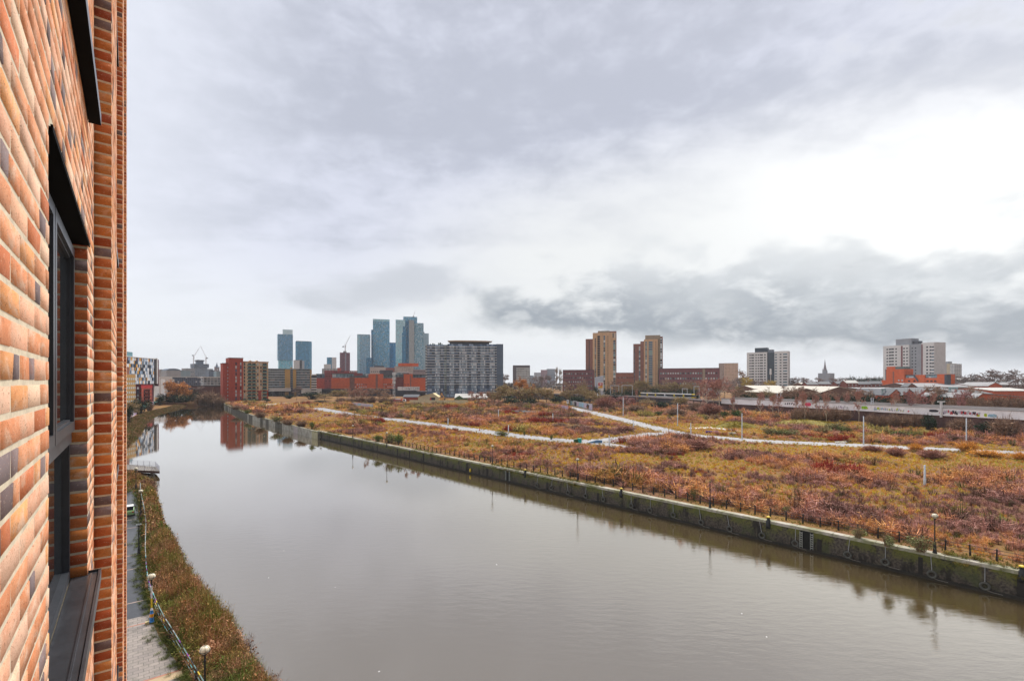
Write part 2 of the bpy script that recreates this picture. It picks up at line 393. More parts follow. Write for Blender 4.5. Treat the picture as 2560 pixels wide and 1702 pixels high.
def brick(a0, a1, z0, z1, mapf, col, dj):
    """mapf(a, z, d): a along the face, d outwards"""
    n = len(BV); e = 0.002
    j = lambda: random.uniform(-0.0018, 0.0018)
    for (a, z) in ((a0,z0),(a1,z0),(a1,z1),(a0,z1)): BV.append(mapf(a, z, -0.003))
    for (a, z) in ((a0+e,z0+e),(a1-e,z0+e),(a1-e,z1-e),(a0+e,z1-e)): BV.append(mapf(a+j(), z+j(), dj+j()*0.6))
    for q in ((4,5,6,7),(0,1,5,4),(1,2,6,5),(2,3,7,6),(3,0,4,7)): BF.append([n+i for i in q]); BC.append(col)
def colour():
    c = random.choice(pals); k = random.uniform(0.82, 1.15); return tuple(min(0.9, x*k) for x in c)
RETURN_SHADE = [(0.52,0.155,0.05),(0.60,0.20,0.05),(0.44,0.10,0.035),(0.64,0.25,0.07),(0.36,0.085,0.04)]  # deeper reds for the return faces: their shade is put into the brick colour
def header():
    c = random.choice(RETURN_SHADE); k = random.uniform(0.8, 1.15); return tuple(x*k for x in c) if random.random() > 0.11 else random.choice(DARK)
def course_run(a0, a1, z, mapf, off):
    """stretcher bond between a0 and a1, one course from z"""
    x = math.floor((a0-off)/BL)*BL + off
    while x < a1:
        b0, b1 = max(x+JT/2, a0), min(x+BL-JT/2, a1)
        if b1-b0 > 0.02:
            dj = random.uniform(-0.0004, 0.0008); c = colour()
            if random.random() < 0.13 and b1-b0 > 0.15:
                s_ = b0 + (b1-b0)*random.choice((0.38, 0.5, 0.62)); dk = random.choice(DARK)
                if random.random() < 0.5: brick(b0, s_, z, z+CH-JT, mapf, c, dj); brick(s_, b1, z, z+CH-JT, mapf, dk, dj)
                else: brick(b0, s_, z, z+CH-JT, mapf, dk, dj); brick(s_, b1, z, z+CH-JT, mapf, c, dj)
            else: brick(b0, b1, z, z+CH-JT, mapf, random.choice(DARK) if random.random() < 0.025 else c, dj)
        x += BL
def openings(z):
    """window intervals along s that course z cuts"""
    k = math.floor((z - ZS + 1e-6)/ST); zz = z - ZS - k*ST
    return zz < WH - 0.02
front = lambda off: (lambda a, z, d: (a, -off-d, z))
side = lambda s0: (lambda a, z, d: (s0-d, -a, z))          # faces -s; a is the outward offset
sider = lambda s0: (lambda a, z, d: (s0+d, -a, z))
nz = int((ZT-ZB)/CH)
zoff = ZS - math.floor((ZS-ZB)/CH)*CH
for i in range(nz):
    z = zoff + i*CH; op = openings(z); off = 0.0 if i % 2 else BL/2
    for k in range(-1, 4):
        wa, wb, pa, pb = W0+k*PER, W1+k*PER, P0+k*PER, P1+k*PER
        prev = P1+(k-1)*PER if k > 0 else S0
        seg = [(prev, pa)] if not op else [(prev, wa), (wb, pa)]
        for a0, a1 in seg:
            a0, a1 = max(a0, S0), min(a1, S1)
            if a1 > a0+0.02: course_run(a0, a1, z, front(0.0), off)
        if pb > S0 and pa < S1 and k >= 0:
            course_run(max(pa, S0), min(pb, S1), z, front(PD), off)
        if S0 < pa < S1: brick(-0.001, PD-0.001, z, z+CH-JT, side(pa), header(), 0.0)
        if op and S0 < wb < S1:
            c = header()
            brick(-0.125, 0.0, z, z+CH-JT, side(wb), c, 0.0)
BV = np.array(BV); BF = np.array(BF); BC = np.array(BC)
bm_, nt, b = newmat('fired_brick')
a = nd(nt, 'ShaderNodeAttribute', attribute_name='Col'); tc = nd(nt, 'ShaderNodeTexCoord'); OV = tc.outputs['Object']
mp = nd(nt, 'ShaderNodeMapping'); nt.links.new(OV, mp.inputs[0]); mp.inputs['Scale'].default_value = (1, 1, 1.6)
n1 = noise(nt, mp.outputs[0], 9, 5, 0.65, 0.6); n2 = noise(nt, mp.outputs[0], 60, 4, 0.7, 1.2); n3 = noise(nt, OV, 260, 2, 0.6)
lum0 = nd(nt, 'ShaderNodeRGBToBW'); nt.links.new(a.outputs['Color'], lum0.inputs[0])
c = mix_rgb(nt, mth(nt, 'MULTIPLY', sstep(nt, n1, 0.45, 0.72), sstep(nt, lum0.outputs[0], 0.24, 0.36)), a.outputs['Color'], (0.80, 0.55, 0.40))
c2 = mix_rgb(nt, mth(nt, 'MULTIPLY', sstep(nt, n1, 0.45, 0.25), 0.45), c, (0.50, 0.14, 0.05))
c3 = mix_rgb(nt, mth(nt, 'MULTIPLY', sstep(nt, n2, 0.57, 0.66), 0.7), c2, (0.20, 0.07, 0.035))
lum = nd(nt, 'ShaderNodeRGBToBW'); nt.links.new(a.outputs['Color'], lum.inputs[0])
c4 = mix_rgb(nt, sstep(nt, lum.outputs[0], 0.17, 0.22), a.outputs['Color'], c3)
c4 = mix_rgb(nt, mth(nt, 'MULTIPLY', sstep(nt, n3, 0.45, 0.62), 0.30), c4, (0.30, 0.13, 0.07))
c4 = mix_rgb(nt, mth(nt, 'MULTIPLY', sstep(nt, n2, 0.42, 0.32), 0.35), c4, (0.86, 0.68, 0.54))
nt.links.new(c4, b.inputs['Base Color']); b.inputs['Roughness'].default_value = 0.95; b.inputs['Specular IOR Level'].default_value = 0.25
bp = nd(nt, 'ShaderNodeBump'); bp.inputs['Strength'].default_value = 0.6; bp.inputs['Distance'].default_value = 0.002
nt.links.new(mth(nt, 'ADD', mth(nt, 'MULTIPLY', n2, 0.8), mth(nt, 'MULTIPLY', n3, 0.3)), bp.inputs['Height']); nt.links.new(bp.outputs[0], b.inputs['Normal'])
mort = M('mortar', (0.66, 0.57, 0.43), 0.95, 0.2, 14)
# the mortar bed and body behind the bricks, with the window openings left free
mbm = MB(); MD = 0.0016
def slab(a0, a1, z0, z1):
    mbm.box(a0, a1, MD, 0.14, z0, z1)
cols_ = []
for k in range(-1, 4):
    prev, wa, wb, pa = P1+(k-1)*PER, W0+k*PER, W1+k*PER, P0+k*PER
    if k < 0: continue
    if k == 0: prev = S0
    for a0, a1, w in ((prev, wa, 0), (wa, wb, 1), (wb, P1+k*PER, 0)):
        a0, a1 = max(a0, S0), min(a1, S1)
        if a1 <= a0: continue
        if not w: slab(a0+(MD if a0 == wb else 0), a1-(MD if a1 == wa else 0), ZB, ZT)
        else:
            for j in range(-6, 6):
                z0 = max(ZB, ZS+j*ST+WH); z1 = min(ZT, ZS+(j+1)*ST-0.02)
                if z1 > z0: slab(a0, a1, z0, z1)
    a0, a1 = max(pa+MD, S0), min(P1+k*PER-MD, S1)
    if a1 > a0: mbm.box(a0, a1, -PD+MD, MD-0.0005, ZB, ZT)
    if S0 < wb < S1: 
        pass
wallp = part('mortar_bed', mbm, mort, bldg)
bricks = link('brickwork', np_mesh('brickwork', BV, BF, BC, bm_), bldg)
# plain body of the house: inner room void behind the windows, lower and upper storeys
plain = M('brick_far', (0.42, 0.17, 0.07), 0.9, 0.3, 3)
mbb = MB()
mbb.box(S0-6, S1, 1.2, 12, 0.6, ZT+3); mbb.box(S0-6, S1, 0.02, 1.2, 0.6, ZB); mbb.box(S0-6, S1, 0.02, 1.2, ZT, ZT+3); mbb.box(S0-6, S0, 0.02, 1.2, ZB, ZT); mbb.box(S1-0.3, S1-0.01, 0.15, 1.2, ZB, ZT)
part('body', mbb, plain, bldg)
blackmetal = M('black_metal', (0.0025, 0.0025, 0.003), 0.8, 0.3, 20, spec=0.08)
greyframe = M('anthracite_frame', (0.045, 0.05, 0.06), 0.35, 0.2, 8, spec=0.6)
cill = M('wet_cill', (0.035, 0.037, 0.043), 0.28, 0.35, 5, spec=0.8)
gl, nt, b = newmat('window_glass')
b.inputs['Base Color'].default_value = (0.022, 0.026, 0.03, 1); b.inputs['Roughness'].default_value = 0.015; b.inputs['IOR'].default_value = 1.5; b.inputs['Specular IOR Level'].default_value = 0.9
def make_window():
    w = bpy.data.objects.new('window', None); C.objects.link(w); w.parent = bldg
    d0 = 0.068; L = W1-W0; mid = 0.80; tr0, tr1 = 0.83, 0.90
    f = MB()
    f.box(0.0, 0.05, d0+0.012, 0.135, 0, WH); f.box(L-0.05, L, d0+0.012, 0.135, 0, WH)
    f.box(0.05, L-0.05, d0+0.012, 0.135, 0, 0.055); f.box(0.05, L-0.05, d0+0.012, 0.135, WH-0.055, WH)
    f.box(0.05, L-0.05, d0+0.002, 0.135, tr0, tr1)
    f.box(mid-0.03, mid+0.03, d0+0.006, 0.135, tr1, WH-0.055)
    part('frame', f, greyframe, w)
    for a0, a1 in ((0.055, mid-0.032), (mid-0.012, L-0.045)):
        s_ = MB(); z0, z1 = tr1+0.004, WH-0.06; t = 0.055; y0, y1 = d0-0.012, d0+0.045
        for (x0,x1,q0,q1) in ((a0,a0+t,z0,z1),(a1-t,a1,z0,z1),(a0+t,a1-t,z0,z0+t),(a0+t,a1-t,z1-t,z1)): s_.box(x0,x1,y0,y1,q0,q1)
        for (x0,x1,q0,q1) in ((a0+t,a0+t+.012,z0+t,z1-t),(a1-t-.012,a1-t,z0+t,z1-t),(a0+t+.012,a1-t-.012,z0+t,z0+t+.012),(a0+t+.012,a1-t-.012,z1-t-.012,z1-t)): s_.box(x0,x1,y0+0.016,y1,q0,q1)
        so_ = part('sash', s_, greyframe, w)
        g = MB(); g.box(a0+t+.01, a1-t-.01, y0+0.03, y0+0.036, z0+t+.01, z1-t-.01)
        part('pane', g, gl, w)
    g = MB(); g.box(0.055, L-0.055, d0+0.045, d0+0.051, 0.055, tr0); part('pane', g, gl, w)
    hd = MB(); hd.box(0.0005, L-0.0005, -0.003, 0.135, WH-0.016, WH-0.003); hd.box(0.0005, L+0.03, -0.010, -0.0035, WH-0.018, WH+0.004)
    part('head_flashing', hd, blackmetal, w)
    sl = MB()
    sl.extr([(-0.04, 0.0), (L+0.045, 0.0), (L+0.045, -0.012), (-0.04, -0.012)], -0.045, 0.075)
    sl.extr([(-0.04, 0.012), (L+0.045, 0.012), (L+0.045, -0.055), (-0.04, -0.055)], -0.062, -0.050)
    sl.extr([(-0.04, 0.010), (L+0.0, 0.010), (L+0.0, -0.002), (-0.04, -0.002)], -0.022, -0.014)
    sl.box(L+0.045, L+0.05, -0.062, 0.0, -0.055, 0.014)
    part('sill', sl, cill, w); ss = MB(); ss.box(-0.038, L+0.043, -0.0615, -0.002, -0.0585, -0.0555); ss.box(-0.04, L+0.045, -0.0495, -0.002, -0.055, -0.013); part('sill_underside', ss, blackmetal, w)  # underside blacker than the sill: its shade is put into the colour
    return w
w0 = make_window(); first = True
for k in range(0, 3):
    for j in range(-4, 5):
        if ZS+j*ST < ZB or ZS+j*ST+WH > ZT or W1+k*PER > S1: continue
        w = w0 if first else copy_tree(w0, bldg); first = False
        w.location = (W0+k*PER, 0, ZS+j*ST)
# the other bank-side end: dark interior behind the panes
# ------------------------------------------------------------------ town: facades and blocks
WG = {'d': M('dark_glass', (0.018,0.024,0.034), 0.12, 0.4, 0.3, spec=0.6), 'b': M('blue_glass', (0.05,0.12,0.17), 0.12, 0.4, 0.3, spec=0.7),
      't': M('teal_glass', (0.16,0.30,0.30), 0.2, 0.3, 0.3, spec=0.6), 'w': M('pale_pane', (0.55,0.60,0.60), 0.5, 0.12, 0.3), 'k': M('void_black', (0.008,0.008,0.012), 0.6, 0.3, 0.3)}  # pale panes: blinds and bright window reflections, both put into one colour
WMESH = {}
def block(name, label, px0, px1, top, Y, dep, mat, Y1=None, z0=G, cat='building', group=None, parts=True, wallname='wall', h=None):
    """a body standing between two columns of the photo; returns (root, width, height); local x along the front, -y towards the viewer"""
    if Y1 is None:                                   # front square to the line of sight
        rm = ((px0+px1)/2-CX)/F; Y1 = Y - rm*(gx(px1, Y)-gx(px0, Y))
    a = Vector((gx(px0, Y), Y, z0)); b = Vector((gx(px1, Y1), Y1, z0)); L = (b-a).length
    hh = h if h else gz(top, Y) - z0
    r = thing(name, label, cat, a, math.atan2(b.y-a.y, b.x-a.x), group)
    if mat is not None:
        mb = MB(); mb.box(0, L, 0, dep, 0, hh); part(wallname, mb, mat, r)
    return r, L, hh
def add_box(root, name, x0, x1, y0, y1, z0, z1, mat, label=None):
    mb = MB(); mb.box(x0, x1, y0, y1, z0, z1); return part(name, mb, mat, root, label=label)
def wmesh(w, h, key):
    k = (round(w, 2), round(h, 2), key)
    if k not in WMESH:
        mb = MB(); mb.box(-w/2, w/2, -0.08, 0.1, 0, h, 0)
        WMESH[k] = mb.mesh('window', WG[key])
    return WMESH[k]
def windows(root, lst, y=0.0, side=None, cap=100):
    """lst of (x, z, w, h, key); each window is an object, past the cap the smallest become one piece"""
    lst = sorted(lst, key=lambda q: -q[2]*q[3])
    for x, z, w, h, k in lst[:cap]:
        o = link('window', wmesh(w, h, k), root)
        if side is None: o.location = (x, y, z)
        else: o.location = (side, x, z); o.rotation_euler = (0, 0, PI/2)
    if lst[cap:]:
        keys = list(WG); mb = MB()
        for x, z, w, h, k in lst[cap:]:
            if side is None: mb.box(x-w/2, x+w/2, y-0.08, y+0.1, z, z+h, keys.index(k))
            else: mb.box(side-0.1, side+0.08, x-w/2, x+w/2, z, z+h, keys.index(k))
        part('window_mass', mb, [WG[k] for k in keys], root)['kind'] = 'stuff'
def pick(s): return random.choice(s)
def px_x(root_px0, root_px1, L, px): return (px-root_px0)/(root_px1-root_px0)*L

concrete = M('concrete', (0.36,0.35,0.33), 0.85, 0.15, 0.2)
palec = M('pale_cladding', (0.66,0.66,0.65), 0.7, 0.08, 0.15)
whitep = M('white_paint', (0.74,0.74,0.73), 0.55, 0.08, 0.3)
dkgrey = M('dark_grey', (0.05,0.055,0.065), 0.6, 0.25, 0.3)
redb = M('red_brick', (0.450,0.077,0.043), 0.85, 0.18, 0.5)
orangeb = M('orange_brick', (0.667,0.132,0.040), 0.85, 0.14, 0.4)
maroonb = M('maroon_brick', (0.203,0.078,0.083), 0.85, 0.2, 0.4)
creamb = M('cream_brick', (0.78,0.56,0.36), 0.85, 0.12, 0.5)
tanb = M('tan_brick', (0.634,0.405,0.230), 0.85, 0.12, 0.4)
taupe = M('taupe_brick', (0.325,0.260,0.182), 0.85, 0.12, 0.4)
brownb = M('brown_brick', (0.285,0.128,0.090), 0.85, 0.18, 0.4)
slate = M('slate', (0.07,0.075,0.09), 0.6, 0.25, 0.5)
roofw = M('pale_roof', (0.46,0.45,0.42), 0.6, 0.15, 0.12)
roofg = M('grey_roof', (0.26,0.26,0.27), 0.7, 0.2, 0.12)
steel = M('galvanised_steel', (0.52,0.55,0.57), 0.45, 0.15, 2, metallic=0.3)
yellow = M('yellow_paint', (0.72,0.52,0.03), 0.45, 0.1, 2)
blackp = M('black_paint', (0.015,0.015,0.017), 0.45, 0.3, 3)
redp = M('red_paint', (0.55,0.035,0.04), 0.45, 0.15, 2)
cranew = M('crane_white', (0.55,0.52,0.52), 0.5, 0.1, 2)

# --- far glass towers (about 1.3 km away)
def tower_mat(n, glass, frame, cw, ch, **k):
    sat = lambda c: tuple(max(0.01, (sum(c)/3+(x-sum(c)/3)*1.5)*1.3) for x in c)
    return GRID(n, sat(glass) if 'maroon' not in n else glass, sat(frame) if 'maroon' not in n else frame, cw, ch, spec=0.3, **k)
tA = tower_mat('glass_slate', (0.12,0.22,0.31), (0.22,0.33,0.41), 1.5, 3.4, fw=0.25, fh=0.2, spread=0.6, bright=(0.42,0.5,0.55), pb=0.07)
tA2 = tower_mat('glass_aqua', (0.20,0.42,0.50), (0.34,0.52,0.58), 1.5, 3.4, fw=0.3, fh=0.2, spread=0.5, bright=(0.5,0.6,0.62), pb=0.15)
r, L, h = block('hotel_tower', 'slim grey blue tower with a pale glass blade on its roof, leftmost skyscraper', 697, 732, 900, 1385, 26, None)
zc = gz(900, 1385)-G; zt = gz(835, 1385)-G; zb = gz(823, 1385)-G
add_box(r, 'lower_shaft', 0, L, 0, 24, 0, zc, tA2)
add_box(r, 'upper_shaft', -2.4, L, -3, 24, zc, zt, tA)
mb = MB()
for i in range(8): mb.box(L-27+i*3.3, L-27+i*3.3+2.9, -3, -2.4, zt, zb)
part('glass_blade', mb, M('pale_glass', (0.48,0.66,0.68), 0.2, 0.12, 0.05), r)
tB = tower_mat('glass_navy', (0.08,0.18,0.28), (0.16,0.28,0.37), 1.8, 3.3, fw=0.35, fh=0.18, spread=0.55, bright=(0.36,0.45,0.5), pb=0.06)
a = block('glass_tower', 'dark blue glass tower with a cut off corner, beside the tower with the glass blade', 740, 780, 853, 1330, 20, None)
r, L, h = a; mb = MB(); mb.prism([(0,0),(L-7,0),(L,6),(L,24),(0,24)], 0, h); part('shaft', mb, tB, r)
mb = MB(); mb.prism([(0.6,0.6),(L-7,0.6),(L-0.8,6.3),(L-0.8,23),(0.6,23)], h, h+1.2); part('parapet', mb, dkgrey, r)
r, L, h = block('low_office', 'small white block at the foot of the cut cornered blue tower', 735, 749, 900, 1290, 20, palec)
add_box(r, 'stair_core', L, L+6, 2, 16, 0, h+0.5, dkgrey); add_box(r, 'side_wing', L+6, L+12, 0, 18, 0, h-1, M('grey_cladding', (0.42,0.46,0.5), 0.6, 0.1, 0.2))
r, L, h = block('office_block', 'low white block with dark vertical stripes, below the navy and white cube', 806, 845, 921, 1100, 25, GRID('white_stripes', (0.60,0.60,0.6), (0.09,0.1,0.12), 3.2, 40, fw=0.45, fh=0.0, spread=0.15))
add_box(r, 'brick_end', L-1, L+7, -1, 24, 0, h+2.0, redb); add_box(r, 'upper_floor', 4, L*0.55, 3, 20, h, h+10, palec)
r, L, h = block('office_block', 'square block half navy and half white, just left of the maroon tower', 818, 841, 893, 1160, 22, None)
add_box(r, 'navy_half', 0, L/2, 0, 22, 0, h, tB); add_box(r, 'white_half', L/2, L, 0.0, 22, 0, h, palec)
tM = tower_mat('maroon_panels', (0.22,0.085,0.11), (0.13,0.055,0.075), 2.4, 3.1, fw=0.3, fh=0.2, spread=0.3)
r, L, h = block('maroon_tower', 'maroon clad tower still under construction with a crane above it', 850, 875, 881, 1200, 22, tM)
add_box(r, 'lift_core', L*0.5, L*0.62, -0.7, 0, 0, h-2, M('hoist', (0.3,0.3,0.36), 0.5, 0.3, 0.3)); add_box(r, 'roof_core', L*0.35, L*0.65, 4, 16, h, h+4, dkgrey)
tW = tower_mat('glass_west', (0.18,0.30,0.38), (0.32,0.43,0.50), 1.5, 3.2, fw=0.3, fh=0.25, spread=0.6, bright=(0.5,0.58,0.6), pb=0.12)
tS = tower_mat('glass_south', (0.12,0.25,0.36), (0.26,0.40,0.48), 1.5, 3.2, fw=0.25, fh=0.22, spread=0.65, bright=(0.46,0.55,0.58), pb=0.14)
tN = tower_mat('glass_deep', (0.045,0.13,0.23), (0.09,0.20,0.30), 1.6, 3.2, fw=0.2, fh=0.2, spread=0.5, bright=(0.3,0.4,0.45), pb=0.06)
tE = tower_mat('glass_pale', (0.30,0.47,0.55), (0.45,0.60,0.66), 1.5, 3.2, fw=0.3, fh=0.22, spread=0.5, bright=(0.58,0.68,0.7), pb=0.2)
r, L, h = block('glass_tower', 'pale blue grey tower with a slim left strip, third tallest of the glass group', 893, 926, 836, 1300, 24, None)
add_box(r, 'shaft', 7, L, 0, 24, 0, h, tW); add_box(r, 'corner_strip', 0, 7, 1.2, 24, 0, h, tE); add_box(r, 'parapet', 0.5, L-0.5, 0.8, 23, h, h+0.8, dkgrey)
block('glass_tower', 'short navy tower tucked between the two tall glass towers', 916, 929, 894, 1270, 20, tN, wallname='shaft')
r, L, h = block('glass_tower', 'tall blue tower with a glazed crown, left neighbour of the tallest tower', 928, 974, 797, 1325, 26, None)
add_box(r, 'shoulder', 0, 6, 1, 25, 0, gz(824, 1325)-G, tN); add_box(r, 'shaft', 4.5, L, 0, 26, 0, h-6, tS)
mb = MB(); mb.box(4.5, L, 0, 0.6, h-6, h); mb.box(L-0.6, L, 0.6, 26, h-6, h); mb.box(4.5, 5.1, 0.6, 26, h-6, h); part('glazed_crown', mb, tE, r); add_box(r, 'plant_room', 8, L-4, 3, 22, h-6, h-1.5, dkgrey)
r, L, h = block('glass_tower', 'dark blue mid height tower standing between the two tallest', 973, 990, 857, 1350, 22, tN, wallname='shaft'); add_box(r, 'parapet', 0.4, L-0.4, 0.5, 20, h, h+1, dkgrey)
r, L, h = block('glass_tower', 'tallest glass tower, a cluster of pale and deep blue shafts', 989, 1059, 799, 1310, 30, None)
k = L/70
add_box(r, 'pale_shaft', 0, 24*k, 0, 26, 0, h, tE); add_box(r, 'recess_shaft', 17*k, 35*k, 5, 30, 0, gz(801,1310)-G, tN)
add_box(r, 'front_shaft', 33*k, 46*k, -2, 26, 0, gz(799.5,1310)-G, GRID('ribbed_glass', (0.26,0.30,0.31), (0.42,0.45,0.45), 1.1, 3.2, fw=0.45, fh=0.15, spread=0.4))
mb = MB(); mb.prism([(16*k,-0.8),(18*k,-0.8),(18*k,1),(16*k,1)], 0, gz(832,1310)-G); mb.box(18*k, 26*k, -0.9, 0, 0, gz(815,1310)-G); part('step_panel', mb, tN, r)
add_box(r, 'top_shaft', 19*k, 54*k, 6, 28, 0, gz(790,1310)-G, tS); add_box(r, 'right_shaft', 45*k, 70*k, 0.7, 28, 0, gz(806,1310)-G, GRID('glass_bright', (0.12,0.32,0.46), (0.26,0.46,0.56), 1.5, 3.2, fw=0.25, fh=0.2, spread=0.6, bright=(0.55,0.68,0.72), pb=0.18))
add_box(r, 'low_annex', 2*k, 15*k, -6, -1, 0, gz(897,1310)-G, tA2)
r, L, h = block('glass_tower', 'pale grey slab peeping out behind the right edge of the tallest tower', 1058, 1072, 833, 1420, 20, M('pale_slab', (0.40,0.50,0.53), 0.4, 0.1, 0.1)); add_box(r, 'lift_core', 0, 3.5, -0.5, 10, h, h+4, dkgrey)

# --- cranes
def crane(px, base, top, Y, jib, cj, label, s=1.0):
    z0 = gz(base, Y); x = gx(px, Y); c = thing('tower_crane', label, 'crane', (x, Y, z0), 0, 'construction cranes')
    hz = gz(top, Y)-z0; J = (gx(jib[0], Y)-x, gz(jib[1], Y)-z0); K = (gx(cj[0], Y)-x, gz(cj[1], Y)-z0); w = 0.75*s
    mb = MB(); n = max(4, int(hz/3)); d = hz/n
    for sx in (-w, w):
        for sy in (-w, w): mb.tube((sx,sy,0), (sx,sy,hz), 0.26*s, k=4)
    for i in range(n):
        for q in ((-w,-w,w,-w),(w,-w,w,w),(-w,w,w,w),(-w,-w,-w,w)): mb.tube((q[0],q[1],i*d),(q[2],q[3],(i+1)*d),0.14*s,k=4)
    part('mast', mb, cranew, c)
    mb = MB(); p0 = Vector((0,0,hz)); p1 = Vector((J[0],0,J[1])); dv = p1-p0; up = Vector((-dv.z,0,dv.x)).normalized()*1.0*s
    if up.z < 0: up = -up
    mb.tube(p0, p1, 0.24*s, k=4); mb.tube(p0+up, p1, 0.24*s, k=4); m = 14
    for i in range(m): mb.tube(p0+dv*(i/m)+(up*(1-i/m) if i % 2 else Vector()), p0+dv*((i+1)/m)+(up*(1-(i+1)/m) if not i % 2 else Vector()), 0.14*s, k=4)
    part('jib', mb, cranew, c)
    mb = MB(); p2 = Vector((K[0],0,K[1])); mb.tube(p0, p2, 0.4*s, k=4); mb.box(p2.x-1.6*s, p2.x+1.6*s, -1.2*s, 1.2*s, p2.z-1.8*s, p2.z+0.8*s); part('counterweight', mb, dkgrey, c)
    mb = MB(); ap = p0+Vector((0.25*K[0],0,5*s)); mb.tube(p0, ap, 0.3*s, k=4); mb.tube(ap, p1, 0.1*s, k=4); mb.tube(ap, p2, 0.1*s, k=4); part('stay', mb, cranew, c)
    mb = MB(); mb.box(0.8*s, 2.4*s, -1.2*s, 1*s, hz-2*s, hz+0.5*s); part('cab', mb, cranew, c)
crane(863, 881, 865, 1200, (875.5, 839), (858, 866), 'white luffing crane on top of the maroon tower')
crane(484, 913, 893, 1500, (499, 868), (482, 888), 'luffing crane on the left of the stepped concrete tower, its jib raised to the right', 1.1)
crane(515, 911, 894, 1500, (501, 864), (518, 895), 'luffing crane on the right of the stepped concrete tower, its jib raised to the left', 1.1)
crane(1034, 793, 791, 1315, (1038, 777), (1033, 791), 'tiny crane on the roof of the tallest glass tower', 0.8)

# --- hazy city centre at the left
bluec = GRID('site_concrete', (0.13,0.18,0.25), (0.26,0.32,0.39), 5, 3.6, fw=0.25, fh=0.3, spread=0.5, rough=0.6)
r, L, h = block('tower_under_construction', 'stepped grey blue concrete tower under construction between two cranes', 484, 522, 909, 1500, 34, None)
add_box(r, 'main_floors', 2, L-4, 0, 34, 0, gz(919,1500)-G, bluec); add_box(r, 'wide_floors', 0, L, -2, 36, gz(919,1500)-G, h, GRID('site_dark', (0.07,0.10,0.15), (0.15,0.2,0.26), 6, 4, spread=0.6, rough=0.7))
add_box(r, 'core', 11, L-13, 6, 24, h, gz(899,1500)-G, M('site_core', (0.1,0.14,0.2), 0.8, 0.3, 0.2)); add_box(r, 'core_cap', 9, L-11, 4, 26, gz(902,1500)-G, gz(899.5,1500)-G, dkgrey)
add_box(r, 'side_wing', L-4, L+14, 6, 30, 0, gz(921,1500)-G, M('hazy_glass', (0.3,0.37,0.43), 0.5, 0.15, 0.1))
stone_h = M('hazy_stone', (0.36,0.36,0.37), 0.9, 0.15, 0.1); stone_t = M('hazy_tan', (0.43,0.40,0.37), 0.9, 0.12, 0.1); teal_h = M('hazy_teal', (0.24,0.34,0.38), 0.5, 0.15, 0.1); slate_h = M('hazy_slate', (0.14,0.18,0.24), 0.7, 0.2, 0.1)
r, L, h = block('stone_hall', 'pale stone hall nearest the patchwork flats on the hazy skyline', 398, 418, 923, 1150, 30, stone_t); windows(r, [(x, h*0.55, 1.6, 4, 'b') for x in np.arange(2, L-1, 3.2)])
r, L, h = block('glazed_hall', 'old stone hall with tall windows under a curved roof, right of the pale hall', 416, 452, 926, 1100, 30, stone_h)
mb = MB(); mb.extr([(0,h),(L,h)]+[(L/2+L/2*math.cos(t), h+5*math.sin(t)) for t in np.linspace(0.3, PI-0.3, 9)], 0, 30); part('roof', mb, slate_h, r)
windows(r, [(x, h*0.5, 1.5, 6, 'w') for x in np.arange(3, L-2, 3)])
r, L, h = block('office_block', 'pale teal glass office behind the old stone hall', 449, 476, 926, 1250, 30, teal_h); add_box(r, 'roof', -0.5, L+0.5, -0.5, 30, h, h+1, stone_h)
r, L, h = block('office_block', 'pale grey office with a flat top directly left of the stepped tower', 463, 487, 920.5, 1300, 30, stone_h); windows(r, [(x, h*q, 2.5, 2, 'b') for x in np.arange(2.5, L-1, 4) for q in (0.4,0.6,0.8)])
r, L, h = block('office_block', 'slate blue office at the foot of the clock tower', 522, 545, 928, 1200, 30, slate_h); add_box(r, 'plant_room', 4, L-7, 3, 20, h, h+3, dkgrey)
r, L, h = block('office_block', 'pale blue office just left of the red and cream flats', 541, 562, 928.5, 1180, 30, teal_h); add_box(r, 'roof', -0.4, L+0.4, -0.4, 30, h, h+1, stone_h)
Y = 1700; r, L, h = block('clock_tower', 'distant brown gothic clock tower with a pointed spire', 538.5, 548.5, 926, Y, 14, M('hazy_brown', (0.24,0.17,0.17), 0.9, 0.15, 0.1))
zt = gz(905, Y)-G; zm = gz(918.5, Y)-G; cx, cy = L/2, 7
mb = MB(); mb.box(1, L-1, 1, 13, h, zm)
part('belfry', mb, MATS['hazy_brown'], r); mb = MB(); mb.lathe([(6.2,zm),(4.0,zm+6),(1.6,zm+13),(0.02,zt)], 4, (cx,cy,0)); part('spire', mb, slate_h, r)
mb = MB()
for sx in (0.6, L-0.6):
    for sy in (0.6, 13.4): mb.lathe([(1.1,h-6),(1.1,zm+1),(0.02,zm+6)], 6, (sx,sy,0))
part('pinnacle', mb, MATS['hazy_brown'], r); mb = MB(); mb.tube((cx,0.8,h+3.5),(cx,0.95,h+3.5),2.4,k=12); part('clock_face', mb, whitep, r)
# nearer low roofs
r, L, h = block('long_office', 'long dark blue low block with a flat pale roof edge behind the river trees', 411, 510, 942.5, 700, 20, GRID('navy_facade', (0.05,0.075,0.13), (0.09,0.11,0.16), 2.6, 3.2, fw=0.3, fh=0.3, spread=0.6, bright=(0.5,0.52,0.55), pb=0.1))
add_box(r, 'roof', -0.6, L+0.6, -0.6, 20.6, h, h+0.9, palec)
r, L, h = block('white_house', 'white rendered block with a thin red strip, right next to the patchwork flats', 398, 431, 941.5, 560, 14, whitep); add_box(r, 'red_strip', L*0.42, L*0.47, -0.1, 0.3, 0, h-3, redb); windows(r, [(L*0.32, z, 1.6, 0.7, 'd') for z in np.arange(2, h-3, 2.9)])
r, L, h = block('white_house', 'lower white block with dark upright windows, partly hidden by the autumn tree', 413, 436, 947.5, 520, 12, whitep); windows(r, [(L*0.42, 3, 2.6, h-6, 'd'), (L*0.9, 3, 1.2, h-6, 'd')])
